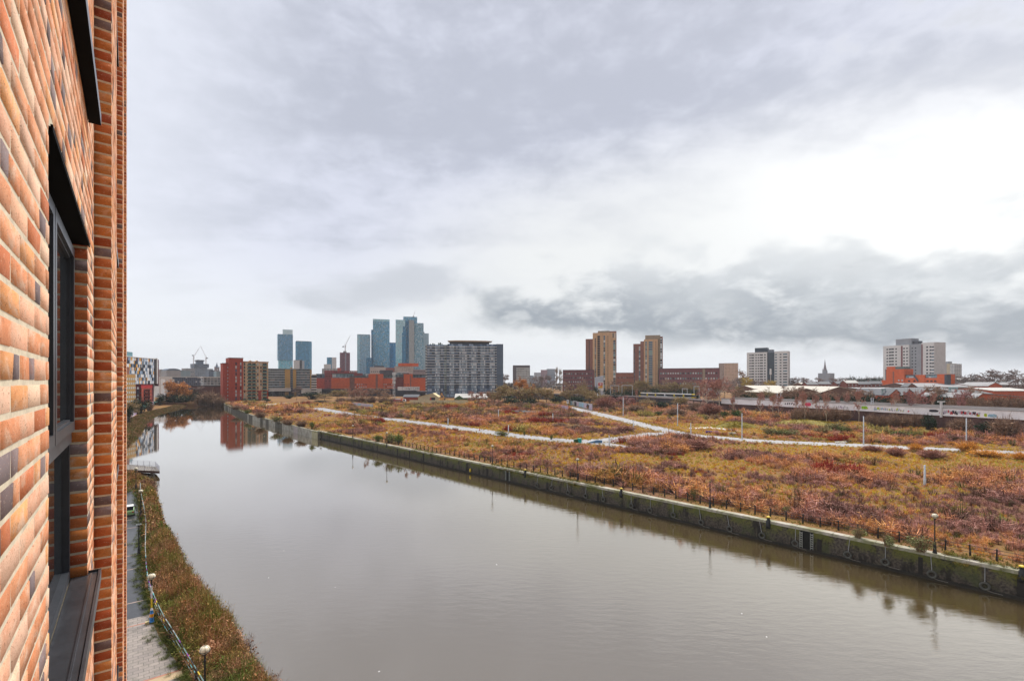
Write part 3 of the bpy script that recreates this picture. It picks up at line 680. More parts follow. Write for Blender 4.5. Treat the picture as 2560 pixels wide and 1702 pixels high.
r, L, h = block('station_building', 'low grey station building with a white roof, left of the red and cream flats', 508, 562, 944, 640, 14, GRID('station_wall', (0.17,0.20,0.24), (0.4,0.42,0.44), 4, 3.4, fw=0.22, fh=0.2, spread=0.5)); add_box(r, 'roof', -1, L+1, -2, 15, h, h+1.2, palec)
mb = MB()
for i in range(6): mb.tube((2+i*5, -4, 4), (2+i*5, -4, 17+(i%3)*1.5), 0.16, k=4)
for i in range(3): mb.tube((2+i*10, -4, 15), (7+i*10, -4, 15), 0.13, k=4)
part('gantry', mb, steel, r)

# --- left bank blocks
r, L, h = block('patchwork_apartments', 'apartment block clad in black, white, blue and orange patchwork panels beside the river', 290, 389, 0, 372, 18, None, Y1=432, z0=GL, h=gz(889,372)-GL)
zmid = 18.2; add_box(r, 'upper_body', 0, L, 0.15, 18, zmid, h, dkgrey)
cm = [M('panel_black', (0.012,0.02,0.04), 0.4, 0.2, 0.5), M('panel_white', (0.75,0.76,0.78), 0.5, 0.05, 0.5), M('panel_blue', (0.26,0.38,0.55), 0.4, 0.2, 0.5), M('panel_orange', (0.72,0.36,0.04), 0.5, 0.1, 0.5), M('panel_maroon', (0.12,0.015,0.03), 0.5, 0.2, 0.5)]
mb = MB(); nr = 8; rh = (h-zmid)/nr; rg = random.Random(3)
for i in range(nr):
    x = -rg.random()*0.8
    while x < L-3:
        wv = rg.choice((0.9,1.3,1.3,1.8,2.4)); k = rg.choice((0,0,0,0,1,1,1,2,2,2,3)) if i < nr-1 or rg.random() < 0.3 else rg.choice((1,1,2,3,4))
        x1 = min(x+wv, L-3); mb.box(max(0,x), x1-0.06, -0.05-0.04*rg.random(), 0.15, zmid+i*rh+0.1, zmid+(i+1)*rh, k); x = x1
mb.box(L-3, L, 0.0, 0.15, zmid, h, 0)
part('patchwork_panels', mb, cm, r)
add_box(r, 'roof_edge', -0.3, L+0.2, -0.35, 18, h, h+0.5, whitep); add_box(r, 'end_fin', L, L+1.6, -1.2, 18, zmid, h+1, whitep); add_box(r, 'end_fin', L+1.6, L+2.7, -1.4, 18, zmid-2, h-0.3, cm[4])
add_box(r, 'roof_plant', -6, L*0.52, 4, 14, h+0.5, h+4.5, M('teal_plant', (0.12,0.25,0.30), 0.4, 0.15, 0.2))
add_box(r, 'lower_body', 0, L, 1.4, 18, 0, zmid, M('maroon_render', (0.16,0.02,0.035), 0.7, 0.15, 0.3)); add_box(r, 'red_band', L*0.62, L*0.93, 0.6, 1.4, zmid-3.4, zmid-0.2, redp)
add_box(r, 'brick_bay', L*0.62, L*0.9, 0.3, 1.4, 0, zmid-3.6, redb)
for i in range(5): add_box(r, 'balcony', L*0.25, L*0.62, -0.2, 1.35, 1.2+i*3.05, 1.5+i*3.05, blackp); add_box(r, 'balcony', L*0.68, L*0.86, -0.9, 0.25, 1.2+i*3.05, 1.5+i*3.05, blackp)
windows(r, [(L*q, 1.6+i*3.05, 2.2, 1.9, pick('wwbd')) for i in range(5) for q in (0.3,0.42,0.56)], y=1.35)
windows(r, [(L*q, 1.6+i*3.05, 1.5, 1.7, 'd') for i in range(4) for q in (0.7,0.82)], y=0.28)
add_box(r, 'drain_pipe', L*0.985, L, 0.9, 1.4, 0, zmid, whitep)
r, L, h = block('tan_apartments', 'warm tan brick block with small white windows against the left edge of the river', 296, 339, 0, 286, 14, M('warm_tan', (0.50,0.29,0.10), 0.85, 0.14, 0.5), Y1=300, z0=GL, h=gz(935.5,293)-GL)
windows(r, [(x, 2+i*2.75, 0.8, 1.35, 'w') for i in range(8) for x in np.arange(1.0, L, 1.55)])
add_box(r, 'brown_attic', -3, L*0.78, 1.5, 12, h, h+4.6, brownb)

# --- red and cream flats
r, L, h = block('riverside_flats', 'ten storey block of flats, red brick on the left and cream brick on the right', 558, 671, 0, 449, 20, None, z0=G, h=43)
q = L/113.0; zt = lambda py: gz(py, 449)-G
add_box(r, 'low_red_wing', 0, 14*q, 2, 20, 0, zt(908), redb); add_box(r, 'red_wing', 13*q, 48.5*q, 0, 20, 0, zt(894.5), redb); add_box(r, 'red_wing_coping', 12.6*q, 49*q, -0.4, 20.4, zt(894.5), zt(893), steel)
add_box(r, 'low_wing_coping', -0.4, 14*q, 1.7, 20.2, zt(908), zt(907), dkgrey)
add_box(r, 'cream_wing', 48.5*q, L, 0.9, 20, 0, zt(903.5), creamb); add_box(r, 'cream_cornice', 48.5*q, L+0.5, 0.4, 20.5, zt(903.5), zt(901.5), M('buff_cornice', (0.5,0.28,0.16), 0.8, 0.1, 0.5))
mb = MB()
for x in (67*q, 84*q): mb.extr([(x-4*q, zt(901.5)), (x+4*q, zt(901.5)), (x, zt(898.5))], 0.6, 8)
part('gable', mb, creamb, r)
add_box(r, 'red_base_band', 48.5*q, L+0.1, 0.75, 0.95, zt(978.5), zt(977), redb); add_box(r, 'red_base_bay', 87*q, 95*q, 0.7, 0.92, 0, zt(977), redb); add_box(r, 'red_base_bay', 109*q, 113*q, 0.7, 0.92, 0, zt(977), redb)
st = 3.3; wl = []
for i in range(11):
    z = 1.2+i*st
    wl += [(31*q, z, 1.2, 2.5, pick('wwdb')), (42.5*q, z, 1.2, 2.5, pick('wbbd'))] if z < zt(905) else []
windows(r, wl, y=0.0); wl = []
for i in range(11):
    z = 1.2+i*st
    if z+2.5 > zt(903): continue
    wl += [(x*q, z, 1.1, 2.3, pick('ddbw')) for x in (52.5, 86, 94)]
windows(r, wl, y=0.9)
windows(r, [(14.2*q-0.9, 1.2+i*st, 0.7, 1.6, 'w') for i in range(10)], y=1.95)
grn = M('balcony_glass', (0.16,0.30,0.27), 0.25, 0.2, 0.5)
bal = None
for i in range(11):
    z = 0.6+i*st
    if z+3 > zt(903.5): continue
    for xc, wv in ((65*q, 3.4), (76*q, 3.4), (103.5*q, 4.4)):
        windows(r, [(xc, z+0.3, wv*0.8, 2.4, pick('ddk'))], y=0.86)
        if bal is None:
            mb = MB(); mb.box(-2.1, 2.1, -1.5, 0, 0, 0.18); bal = part('balcony', mb, blackp, r)
            mb = MB(); mb.box(-2.1, 2.1, -1.5, -1.44, 0.18, 1.15); mb.box(-2.1,-2.04,-1.44,0,0.18,1.15); mb.box(2.04,2.1,-1.44,0,0.18,1.15); part('balustrade', mb, grn, bal); bal.location = (xc, 0.85, z)
        else:
            c = copy_tree(bal, r); c.location = (xc, 0.85, z)
mb = MB(); mb.tube((49*q,6,zt(893)),(49*q,6,zt(890)),0.08,k=4); mb.tube((49*q-1,6,zt(891.5)),(49*q+1,6,zt(891.5)),0.06,k=4); part('aerial', mb, steel, r)

# --- banded balcony block behind the viaduct
r, L, h = block('balcony_apartments', 'long grey balcony block with two mustard brick stair towers', 668, 786, 0, 600, 18, None, z0=G, h=gz(922,600)-G)
q = L/118.0; add_box(r, 'body', 0, L-9*q, 1.5, 18, 0, h, GRID('balcony_back', (0.12,0.15,0.17), (0.22,0.25,0.27), 2.5, 3.0, spread=0.7, bright=(0.4,0.3,0.25), pb=0.1))
nfl = 9; bb = M('balcony_band', (0.45,0.50,0.51), 0.5, 0.12, 0.2)
for i in range(nfl): add_box(r, 'balcony_band', 0, 43*q, -0.3, 1.5, h-(i+1)*(h-6)/nfl, h-(i+1)*(h-6)/nfl+1.2, bb); add_box(r, 'balcony_band', 71*q, 107*q, -0.3, 1.5, h-(i+1)*(h-6)/nfl, h-(i+1)*(h-6)/nfl+1.2, bb)
add_box(r, 'roof_slab', -0.5, 110*q, -0.6, 18.3, h, h+0.6, M('band_roof', (0.34,0.40,0.42), 0.6, 0.1, 0.2))
mus = M('mustard_brick', (0.55,0.33,0.10), 0.8, 0.1, 0.3); add_box(r, 'stair_tower', 43*q, 56*q, -1.2, 10, 0, h-0.5, mus); add_box(r, 'stair_tower', 63*q, 71*q, -1.2, 10, 0, h-0.5, mus); add_box(r, 'stair_glazing', 56*q, 63*q, -0.5, 8, 0, h+0.8, GRID('stair_glass', (0.06,0.08,0.10), (0.25,0.27,0.28), 2, 2.8, fw=0.15, fh=0.25, spread=0.4)); add_box(r, 'stair_cap', 57*q, 62*q, 0, 4, h+0.8, h+2.2, mus); add_box(r, 'end_wall', 107*q, 111*q, -0.8, 18, 0, h-0.5, mus)
r, L, h = block('white_balconies', 'narrow white slab block with stacked balconies at the end of the grey balcony block', 780, 791, 938, 560, 12, dkgrey)
for i in range(8): add_box(r, 'balcony_band', -0.6, L+0.3, -1.0, 0.1, 1+i*2.9, 2.2+i*2.9, whitep)
add_box(r, 'roof', -0.2, L+0.2, -0.8, 12, h, h+1.2, palec)

# --- red mill offices in front of the towers
r, L, h = block('maroon_offices', 'maroon brick offices with white window bays, behind the orange brick offices', 790, 907, 0, 690, 20, None, z0=G, h=gz(926,690)-G)
q = L/117.0; mar = GRID('maroon_grid', (0.20,0.035,0.035), (0.24,0.05,0.05), 2.4, 3.4, fw=0.35, fh=0.35, spread=0.7)
add_box(r, 'body', 21*q, 103*q, 0, 20, 0, h, mar); add_box(r, 'right_wing', 103*q, 117*q, 1, 18, 0, gz(932,690)-G, maroonb); add_box(r, 'left_wing', 0, 21*q, 4, 18, 0, gz(934,690)-G, GRID('blue_wing', (0.08,0.13,0.18), (0.16,0.2,0.25), 3, 3, spread=0.6)); add_box(r, 'left_base', -2, 21*q, 3, 4, 0, gz(945,690)-G, redb)
windows(r, [((25+i*4.2)*q, h-2.6, 1.3, 1.7, 'w') for i in range(14, 19)])
r, L, h = block('orange_offices', 'orange brick offices with glazed attic storeys in front of the glass towers', 826, 1066, 0, 620, 16, None, z0=G, h=gz(944,620)-G)
q = L/240.0; zz = lambda py: gz(py, 620)-G
omat = orangeb; add_box(r, 'left_wing', 2*q, 46*q, 0, 16, 0, zz(944.5), omat); add_box(r, 'recess', 46*q, 58*q, 1.5, 16, 0, zz(942), brownb); add_box(r, 'middle_wing', 58*q, 92*q, 0.6, 16, 0, zz(944), omat)
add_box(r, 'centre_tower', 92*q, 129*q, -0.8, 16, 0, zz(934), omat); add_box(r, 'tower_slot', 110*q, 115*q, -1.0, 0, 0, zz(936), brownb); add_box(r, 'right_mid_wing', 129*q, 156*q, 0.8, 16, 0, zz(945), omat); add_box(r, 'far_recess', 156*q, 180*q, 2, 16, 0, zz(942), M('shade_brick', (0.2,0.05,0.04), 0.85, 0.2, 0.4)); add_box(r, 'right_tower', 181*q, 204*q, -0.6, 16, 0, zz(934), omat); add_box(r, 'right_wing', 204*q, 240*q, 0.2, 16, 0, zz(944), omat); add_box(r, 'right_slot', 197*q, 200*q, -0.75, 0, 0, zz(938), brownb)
att = GRID('attic_glass', (0.18,0.29,0.33), (0.32,0.40,0.42), 2.2, 4, fw=0.12, fh=0.08, spread=0.5, bright=(0.55,0.6,0.6), pb=0.15)
for x0, x1, a, b2 in ((4,55,944.5,934),(46,92,944,940),(78,92,940,933.5),(129,182,945,938),(160,200,938,931),(204,240,944,936)): add_box(r, 'glazed_attic', x0*q, x1*q, 2.2+0.01*x0, 15, zz(a)-0.01*x0, zz(b2), att)
mb = MB(); mb.box(2*q, 57*q, 1.2, 15.5, zz(934)+0.01, zz(933)); mb.box(44*q, 93*q, -0.2, 14.9, zz(940)+0.02, zz(939)); mb.box(130*q, 182*q, -0.3, 15.1, zz(938)+0.02, zz(937)); mb.box(203.2*q, 240.5*q, -0.4, 15.2, zz(936)+0.02, zz(935)); part('attic_roof', mb, slate, r)
mb = MB(); mb.extr([(158*q,zz(930.8)),(203*q,zz(930.8)),(192*q,zz(928)),(168*q,zz(928))], 2, 15.6); part('hipped_roof', mb, palec, r)
wl = [((60+i*5.2)*q, 4+j*3.3, 1.2, 1.4, pick('wdbw')) for i in range(6) for j in range(4)] + [((131+i*5)*q, 4+j*3.3, 1.2, 1.4, pick('wwd')) for i in range(5) for j in range(4)]
windows(r, wl, y=0.55); windows(r, [((184+i*8)*q, 4+j*3.3, 1.1, 1.4, 'd') for i in range(2) for j in range(4)], y=-0.6)
r, L, h = block('cream_offices', 'cream stone office with a dark penthouse left of the stone offices', 925, 966, 917.5, 760, 20, M('cream_stone', (0.62,0.56,0.48), 0.8, 0.1, 0.1)); add_box(r, 'penthouse', L*0.25, L*0.85, 3, 15, h, h+2.3, slate); windows(r, [(x, h-8, 1.4, 1.6, 'd') for x in np.arange(2, L-1, 3)])
r, L, h = block('stone_offices', 'long beige office storey with rows of small windows and an orange brick penthouse', 964, 1066, 919, 740, 20, None)
q = L/102.0; sw = GRID('stone_rows', (0.40,0.36,0.32), (0.48,0.45,0.40), 1.6, 3.2, fw=0.4, fh=0.4, spread=0.5); add_box(r, 'pink_wing', 0, 25*q, 2, 18, 0, h, M('pink_brick', (0.34,0.15,0.13), 0.85, 0.15, 0.3)); add_box(r, 'body', 22*q, 68*q, 0, 20, 0, gz(915,740)-G, sw); add_box(r, 'right_body', 66*q, L, 1, 20, 0, gz(923,740)-G, M('mauve_stone', (0.33,0.29,0.30), 0.85, 0.12, 0.3)); windows(r, [(68*q+i*2.2, gz(929,740)-G, 1.2, 1.5, 'd') for i in range(10)], y=1.0)
mb = MB(); mb.prism([(31*q,-0.8),(82*q,-0.8),(82*q,12),(31*q,12)], gz(915,740)-G+0.02, gz(907.5,740)-G); part('orange_penthouse', mb, orangeb, r); add_box(r, 'navy_front', -14*q, 18*q, -3, -0.5, 0, gz(925.5,740)-G, slate)

# --- the dark banded apartment block
r, L, h = block('banded_apartments', 'big dark grey apartment block ringed with white balcony bands, a tan roof canopy on top', 1063, 1258, 0, 560, 26, None, z0=G, h=gz(859,560)-G)
q = L/195.0; zz = lambda py: gz(py, 560)-G
gA = GRID('dark_bays', (0.075,0.135,0.225), (0.045,0.065,0.105), 2.6, 3.35, fw=0.10, fh=0.1, spread=0.7, bright=(0.36,0.44,0.56), pb=0.16, spec=0.8)
gB = GRID('bright_bays', (0.42,0.55,0.72), (0.12,0.165,0.25), 1.6, 3.35, fw=0.15, fh=0.25, spread=0.6, bright=(0.75,0.80,0.85), pb=0.3, spec=0.8)
add_box(r, 'left_wing', 4*q, 57*q, 3, 24, 0, zz(861), gA); add_box(r, 'main_wing', 55*q, 177*q, 1.2, 26, 0, h, gA); add_box(r, 'end_wall', 177*q, L, 0, 26, 0, zz(858.5), GRID('end_cladding', (0.105,0.15,0.21), (0.075,0.105,0.15), 9, 3.35, fw=0.0, fh=0.08, spread=0.1))
for x0, x1 in ((24,36),(60,72),(84,104),(114,128),(138,150),(161,174)): add_box(r, 'window_bay', x0*q, x1*q, 2.2 if x0 < 50 else 0.4, 3.2 if x0 < 50 else 1.3, 0, zz(863), gB)
bw = M('band_white', (0.66,0.69,0.70), 0.6, 0.1, 0.3)
for i in range(15):
    z = zz(960)+i*(zz(866)-zz(960))/14
    add_box(r, 'balcony_band', 2*q, 52*q, 1.2, 3.0, z-0.3, z+0.3, bw); add_box(r, 'balcony_band', 53*q, 178.6*q, -0.9, 1.2, z-0.3, z+0.3, bw)
add_box(r, 'balcony_stack', 0, 4*q, 3.5, 10, 0, zz(861), GRID('stack', (0.07,0.08,0.1), (0.5,0.52,0.52), 20, 3.35, fw=0.0, fh=0.45, spread=0.3)); add_box(r, 'lift_glazing', 47*q, 52.5*q, 1.5, 3.4, 0, zz(862), GRID('lift_glass', (0.12,0.17,0.18), (0.3,0.34,0.3), 2.0, 3.35, spread=0.7))
mb = MB(); pr = [(55,853.0),(58,855),(165,855),(168,853.4),(150,852.6),(120,852.2),(75,852.2)]; mb.extr([(x*q, zz(y)+1.0) for x, y in pr], 0.2, 18); part('roof_canopy', mb, M('tan_canopy', (0.50,0.36,0.22), 0.7, 0.1, 0.3), r)
mb = MB(); mb.box(60*q, 160*q, 4, 16, h, zz(855)+1.0); part('penthouse', mb, dkgrey, r)
mb = MB()
for x, hh in ((12,1.3),(18,2.2),(22,1.5),(33,2.9),(37,3.4),(41,1.6)): mb.lathe([(0.1,0),(1.1,hh*0.4),(0.5,hh*0.8),(0.02,hh)], 6, (x*q, 6, zz(861)))
part('roof_planting', mb, M('planting', (0.03,0.06,0.03), 0.9, 0.4, 1), r)

# --- blocks right of centre
r, L, h = block('office_block', 'dark brown office block with pale window bands, alone right of the banded apartments', 1282, 1325, 913, 900, 22, M('bronze', (0.10,0.085,0.09), 0.6, 0.15, 0.2)); add_box(r, 'window_front', L*0.2, L-0.6, -0.3, 0, 3, h-4.5, GRID('band_windows', (0.25,0.28,0.30), (0.52,0.53,0.50), 3, 3.3, fw=0.1, fh=0.45, spread=0.5))
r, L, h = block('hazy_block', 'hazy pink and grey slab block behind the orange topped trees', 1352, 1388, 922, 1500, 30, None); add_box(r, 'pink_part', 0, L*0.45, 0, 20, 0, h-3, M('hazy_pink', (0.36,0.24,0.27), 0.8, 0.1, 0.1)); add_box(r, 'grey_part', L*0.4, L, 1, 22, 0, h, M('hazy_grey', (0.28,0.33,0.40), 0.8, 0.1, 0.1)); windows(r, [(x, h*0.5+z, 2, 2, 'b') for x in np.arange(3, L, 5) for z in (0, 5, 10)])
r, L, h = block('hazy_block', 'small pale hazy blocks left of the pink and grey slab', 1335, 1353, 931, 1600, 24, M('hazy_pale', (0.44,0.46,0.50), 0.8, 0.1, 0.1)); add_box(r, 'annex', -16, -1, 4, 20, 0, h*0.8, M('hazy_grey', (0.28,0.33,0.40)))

def flats(name, label, px0, px1, top, Y, mat, keys, rows, dx, ww, wh, group=None):
    r, L, h = block(name, label, px0, px1, top, Y, 16, mat, group=group)
    wl = []; n = int((L-1.5)/dx); st = (h-1.5)/rows
    for j in range(rows):
        for i in range(n): wl.append((1.2+dx*(i+0.5), 1.0+j*st, ww, min(wh, st*0.7), pick(keys)))
    windows(r, wl); add_box(r, 'coping', -0.2, L+0.2, -0.25, 16.2, h, h+0.35, dkgrey); return r, L, h
flats('maroon_flats', 'low maroon brick flats at the foot of the left tan tower', 1407, 1485, 925, 640, maroonb, 'dddwwt', 6, 2.9, 1.2, 1.9)
flats('brown_flats', 'low brown brick flats in the gap between the two tan towers', 1541, 1586, 932, 700, brownb, 'dtk', 4, 2.6, 1.2, 1.8)
r, L, h = flats('maroon_flats', 'long low maroon brick flats running right from the right tan tower', 1647, 1799, 921.5, 640, maroonb, 'ttwwd', 5, 3.1, 1.6, 2.0); add_box(r, 'tan_bay', L*0.73, L*0.77, -0.3, 0, 0, h-0.8, taupe)
# the two tan towers
def slotcol(r, x, w, z0, z1, keys, y, dz=3.1, hh=2.6): windows(r, [(x, z, w, hh, pick(keys)) for z in np.arange(z0, z1-hh, dz)], y=y)
Y = 640; r, L, h = block('tan_tower', 'left of two tan brick towers, with dark balcony slots and a lower brown wing', 1464, 1541, 0, Y, 22, None, z0=G, h=gz(828,Y)-G)
q = L/77.0; zz = lambda py: gz(py, Y)-G
add_box(r, 'brown_wing', 0, 18*q, 2, 20, 0, zz(847), brownb); add_box(r, 'tan_body', 18*q, 77*q, 0, 22, 0, zz(832.5), tanb); add_box(r, 'roof_block', 31*q, 60*q, 2, 18, zz(832.5), zz(827.5), taupe); add_box(r, 'frame_head', 60*q, 77*q, 0.1, 20, zz(832.5), zz(829), brownb); add_box(r, 'end_edge', 75.6*q, 77.2*q, -0.25, 22, 0, zz(829), brownb)
slotcol(r, 9*q, 0.9, 2, zz(850), 'dk', 2); slotcol(r, 24.5*q, 1.4, 2, zz(840), 'ttbd', 0); slotcol(r, 33*q, 3.2, 2, zz(838), 'k', 0); slotcol(r, 47*q, 2.0, 2, zz(838), 'tbdw', 0); slotcol(r, 56*q, 0.7, 2, zz(836), 'k', 0); slotcol(r, 72*q, 3.0, 2, zz(846), 'bdtw', 0); windows(r, [(69*q, zz(845.5), 1.3, 6.2, 'd'), (73.8*q, zz(845.5), 0.9, 6.2, 'w')])
mb = MB()
for x in (28.5, 38, 43, 51, 61, 66): mb.box(x*q-0.35, x*q+0.35, -0.3, 0, 0, zz(834))
part('brick_fin', mb, M('tan_light', (0.56,0.38,0.22), 0.85, 0.1, 0.4), r)
Y = 660; r, L, h = block('tan_tower', 'right of two tan brick towers, with a tall blue window column', 1583, 1657, 0, Y, 22, None, z0=G, h=gz(838,Y)-G)
q = L/74.0; zz = lambda py: gz(py, Y)-G
add_box(r, 'brown_wing', 0, 19*q, 2, 20, 0, zz(859.5), brownb); add_box(r, 'brown_step', 18*q, 29*q, 1.3, 20, 0, zz(853.5), brownb); add_box(r, 'tan_body', 27*q, 62*q, 0, 20, 0, zz(849), tanb); add_box(r, 'roof_block', 30*q, 68*q, 4, 22, 0, zz(838.5), taupe); add_box(r, 'frame_head', 68*q, 74*q, 4.2, 22, zz(845), zz(842.5), brownb); add_box(r, 'balcony_frame', 72*q, 74*q, 4, 6, 0, zz(842.5), brownb)
slotcol(r, 16*q, 2.0, 2, zz(862), 'wtbw', 2); slotcol(r, 3*q, 1.0, 2, zz(862), 'bd', 2); slotcol(r, 32.5*q, 2.0, 2, zz(851), 'bbwt', 0); slotcol(r, 44*q, 5.0, 2, zz(851), 'bbbbt', 0); slotcol(r, 57*q, 0.6, 2, zz(852), 'k', 0); slotcol(r, 70*q, 2.4, 2, zz(846), 'kkw', 4.4)
for i in range(13): add_box(r, 'balcony_band', 68*q, 73.8*q, 3.9, 5.4, 4+i*4.4, 4.5+i*4.4, brownb)
mb = MB()
for x in (37, 51, 60.5): mb.box(x*q-0.4, x*q+0.4, -0.3, 0, 0, zz(851))
part('brick_fin', mb, MATS['tan_light'], r)
r, L, h = flats('tan_slab', 'small tan slab block with grids of windows, left of the white and navy tower', 1797, 1844, 908.5, 980, None, 'd', 1, 50, 1, 1); add_box(r, 'left_face', 0, L*0.3, 0, 16, 0, h-0.01, GRID('tan_grid_b', (0.27,0.20,0.17), (0.36,0.27,0.22), 2.4, 2.9, fw=0.4, fh=0.45, spread=0.5)); add_box(r, 'right_face', L*0.3, L, 0.02, 16, 0, h-0.01, GRID('tan_grid', (0.26,0.20,0.17), (0.56,0.37,0.25), 2.6, 2.9, fw=0.5, fh=0.5, spread=0.5))

# white towers
Y = 800; r, L, h = block('white_tower', 'white tower block with a navy centre strip and a navy box on its roof', 1867, 1970, 0, Y, 22, None, z0=G, h=gz(881.5,Y)-G)
q = L/103.0; navy = M('navy_clad', (0.022,0.04,0.06), 0.5, 0.2, 0.2); zz = lambda py: gz(py, Y)-G
add_box(r, 'left_wing', 0, 52*q, 0, 22, 0, h, palec); add_box(r, 'navy_strip', 52*q, 70*q, 1.5, 20, 0, zz(883), navy); add_box(r, 'right_wing', 70*q, L, 0.4, 22, 0, zz(880.5), palec); add_box(r, 'roof_box', 20*q, 52*q, 3, 16, h, zz(870.5), navy); add_box(r, 'roof_box', 53*q, 66*q, 4, 14, zz(883), zz(875.5), M('grey_box', (0.18,0.2,0.24), 0.6, 0.1, 0.3))
wl = []
for j in range(14):
    z = 3+j*(h-4)/14
    wl += [(x*q, z, 2.1, 2.0, 'd') for x in (8.5, 13.5, 17, 24, 30)] + [(37.5*q, z, 4.8, 2.0, 'd'), (46.5*q, z, 2.2, 2.1, 'd')]
windows(r, wl); wl = []
for j in range(14):
    z = 3+j*(h-4)/14; wl += [(73.5*q, z, 3.2, 1.8, 'b'), (85*q, z, 2.6, 1.9, 'd'), (96*q, z, 5.8, 2.0, pick('ddb'))]
windows(r, wl, y=0.4)
Y = 720; r, L, h = block('white_tower', 'white tower block with a grey recessed centre and maroon strips, above the orange brick offices', 2208, 2335, 0, Y, 24, None, z0=G, h=gz(865,Y)-G)
q = L/127.0; zz = lambda py: gz(py, Y)-G; gcl = M('grey_clad', (0.30,0.32,0.35), 0.6, 0.1, 0.2)
add_box(r, 'left_wing', 0, 67*q, 0, 24, 0, zz(865.5), palec); add_box(r, 'grey_centre', 67*q, 99*q, 2.2, 22, 0, zz(865), gcl); add_box(r, 'right_wing', 97*q, L, 0.6, 24, 0, zz(863.5), palec); add_box(r, 'roof_box', 30*q, 70*q, 3, 18, zz(865.5), zz(850.5), gcl); add_box(r, 'roof_box', 70*q, 84*q, 5, 14, zz(865), zz(857.5), slate)
add_box(r, 'maroon_strip', 47*q, 51.5*q, -0.15, 0, 0, zz(867.5), maroonb); add_box(r, 'maroon_strip', 97*q, 100*q, 0.4, 0.6, 0, zz(867), maroonb)
wl = []
for j in range(15):
    z = 2+j*(h-4)/15; wl += [(x*q, z, 2.1, 2.0, 'd') for x in (11, 34.5, 55, 62.5)] + [(18.5*q, z, 3.4, 2.1, 'd'), (25.5*q, z, 3.4, 2.1, 'd')]
windows(r, wl); wl = []
for j in range(15):
    z = 2+j*(h-4)/15; wl += [(110.5*q, z, 2.2, 2.1, 'd'), (118*q, z, 2.0, 2.1, 'd'), (123.5*q, z, 3.2, 1.7, pick('db'))]
windows(r, wl, y=0.6); windows(r, [(x*q, 2+j*(h-4)/15, 1.7, 1.7, 'd') for j in range(15) for x in (73, 81)], y=2.2)
Y = 1100; r, L, h = block('pale_tower', 'small pale tower block with a beige strip, right of the white and grey tower', 2334, 2386, 910, Y, 20, None)
q = L/52.0; pg = GRID('pale_grid', (0.30,0.34,0.36), (0.66,0.66,0.64), 3.4, 3.0, fw=0.3, fh=0.5, spread=0.4); add_box(r, 'left_wing', 0, 26*q, 0, 20, 0, h, pg); add_box(r, 'beige_strip', 33*q, 41*q, 0, 18, 0, h, M('beige', (0.5,0.42,0.28), 0.8, 0.1, 0.2)); add_box(r, 'grey_strip', 26*q, 33*q, 0.8, 18, 0, h, gcl); add_box(r, 'right_wing', 41*q, L, 0.3, 20, 0, h-1, GRID('pale_grid_b', (0.18,0.21,0.24), (0.62,0.62,0.6), 6, 3.0, fw=0.15, fh=0.5, spread=0.4)); add_box(r, 'roof_box', 14*q, 34*q, 3, 14, h, h+5, gcl)
Y = 560; r, L, h = block('orange_offices', 'orange brick stepped offices in front of the white and grey tower', 2203, 2367, 0, Y, 16, None, z0=G, h=gz(917,Y)-G)
q = L/164.0; zz = lambda py: gz(py, Y)-G
add_box(r, 'stair_tower', 14*q, 62*q, 0, 14, 0, zz(923.5), orangeb); add_box(r, 'tower_top', 14*q, 36*q, 1, 12, zz(923.5), zz(917), orangeb); add_box(r, 'tower_attic', 36*q, 58*q, 1.5, 12, zz(923.5), zz(918), M('green_glass', (0.10,0.19,0.18), 0.3, 0.2, 0.3)); add_box(r, 'slate_side', 8*q, 14*q, 2, 12, 0, zz(923), slate); add_box(r, 'low_left', 0, 14*q, 0.6, 12, 0, zz(950), orangeb); add_box(r, 'middle_wing', 62*q, 110*q, 1, 14, 0, zz(945), orangeb); add_box(r, 'middle_attic', 63*q, 90*q, 2, 13, zz(945), zz(939), att); add_box(r, 'middle_bay', 90*q, 112*q, 0.4, 13, 0, zz(938), orangeb); add_box(r, 'right_wing', 112*q, 148*q, 1.2, 14, 0, zz(945), orangeb); add_box(r, 'right_attic', 112*q, 146*q, 2.2, 13, zz(945), zz(938.5), att); add_box(r, 'right_tower', 142*q, 164*q, 0, 12, 0, zz(937), orangeb); add_box(r, 'slate_edge', 159*q, 164.2*q, -0.2, 6, 0, zz(938), slate); add_box(r, 'stair_slot', 32*q, 35.5*q, -0.15, 0, 4, zz(929), brownb)
mb = MB(); mb.box(62*q, 92*q, 1.5, 13.5, zz(939)+0.01, zz(937.8)); mb.box(111.5*q, 147*q, 1.6, 13.5, zz(938.5)+0.01, zz(937.3)); mb.tube((86*q,0,zz(938)),(98*q,-0.6,zz(953)),0.7,k=6); part('attic_roof', mb, slate, r)
windows(r, [(x*q, 3+j*3.2, 1.6, 1.6, pick('dwb')) for x in (48, 57) for j in range(6)]); windows(r, [(x*q, zz(954), 2.4, 1.5, 'd') for x in (73, 87)], y=1.0); windows(r, [(x*q, zz(954), 2.2, 1.3, 'd') for x in (118, 127, 136)], y=1.2)
Y = 1500; r, L, h = block('church', 'distant grey church with a tall sharp spire on the horizon', 2045, 2076, 933, Y, 40, M('church_stone', (0.25,0.26,0.29), 0.9, 0.12, 0.1))
zt = gz(897, Y)-G; zm = gz(925.5, Y)-G; cx = (2060-2045)/31*L
add_box(r, 'church_tower', cx-5.5, cx+5.5, 4, 15, h, zm, MATS['church_stone']); mb = MB(); mb.lathe([(5.6,zm),(4.0,zm+5),(2.1,zm+16),(0.05,zt)], 8, (cx,9.5,0)); part('spire', mb, M('spire_stone', (0.20,0.16,0.17), 0.9, 0.12, 0.1), r)
mb = MB()
for sx in (-5, 5): mb.lathe([(0.9,zm),(0.05,zm+7)], 5, (cx+sx,4.6,0))
part('pinnacle', mb, MATS['church_stone'], r)
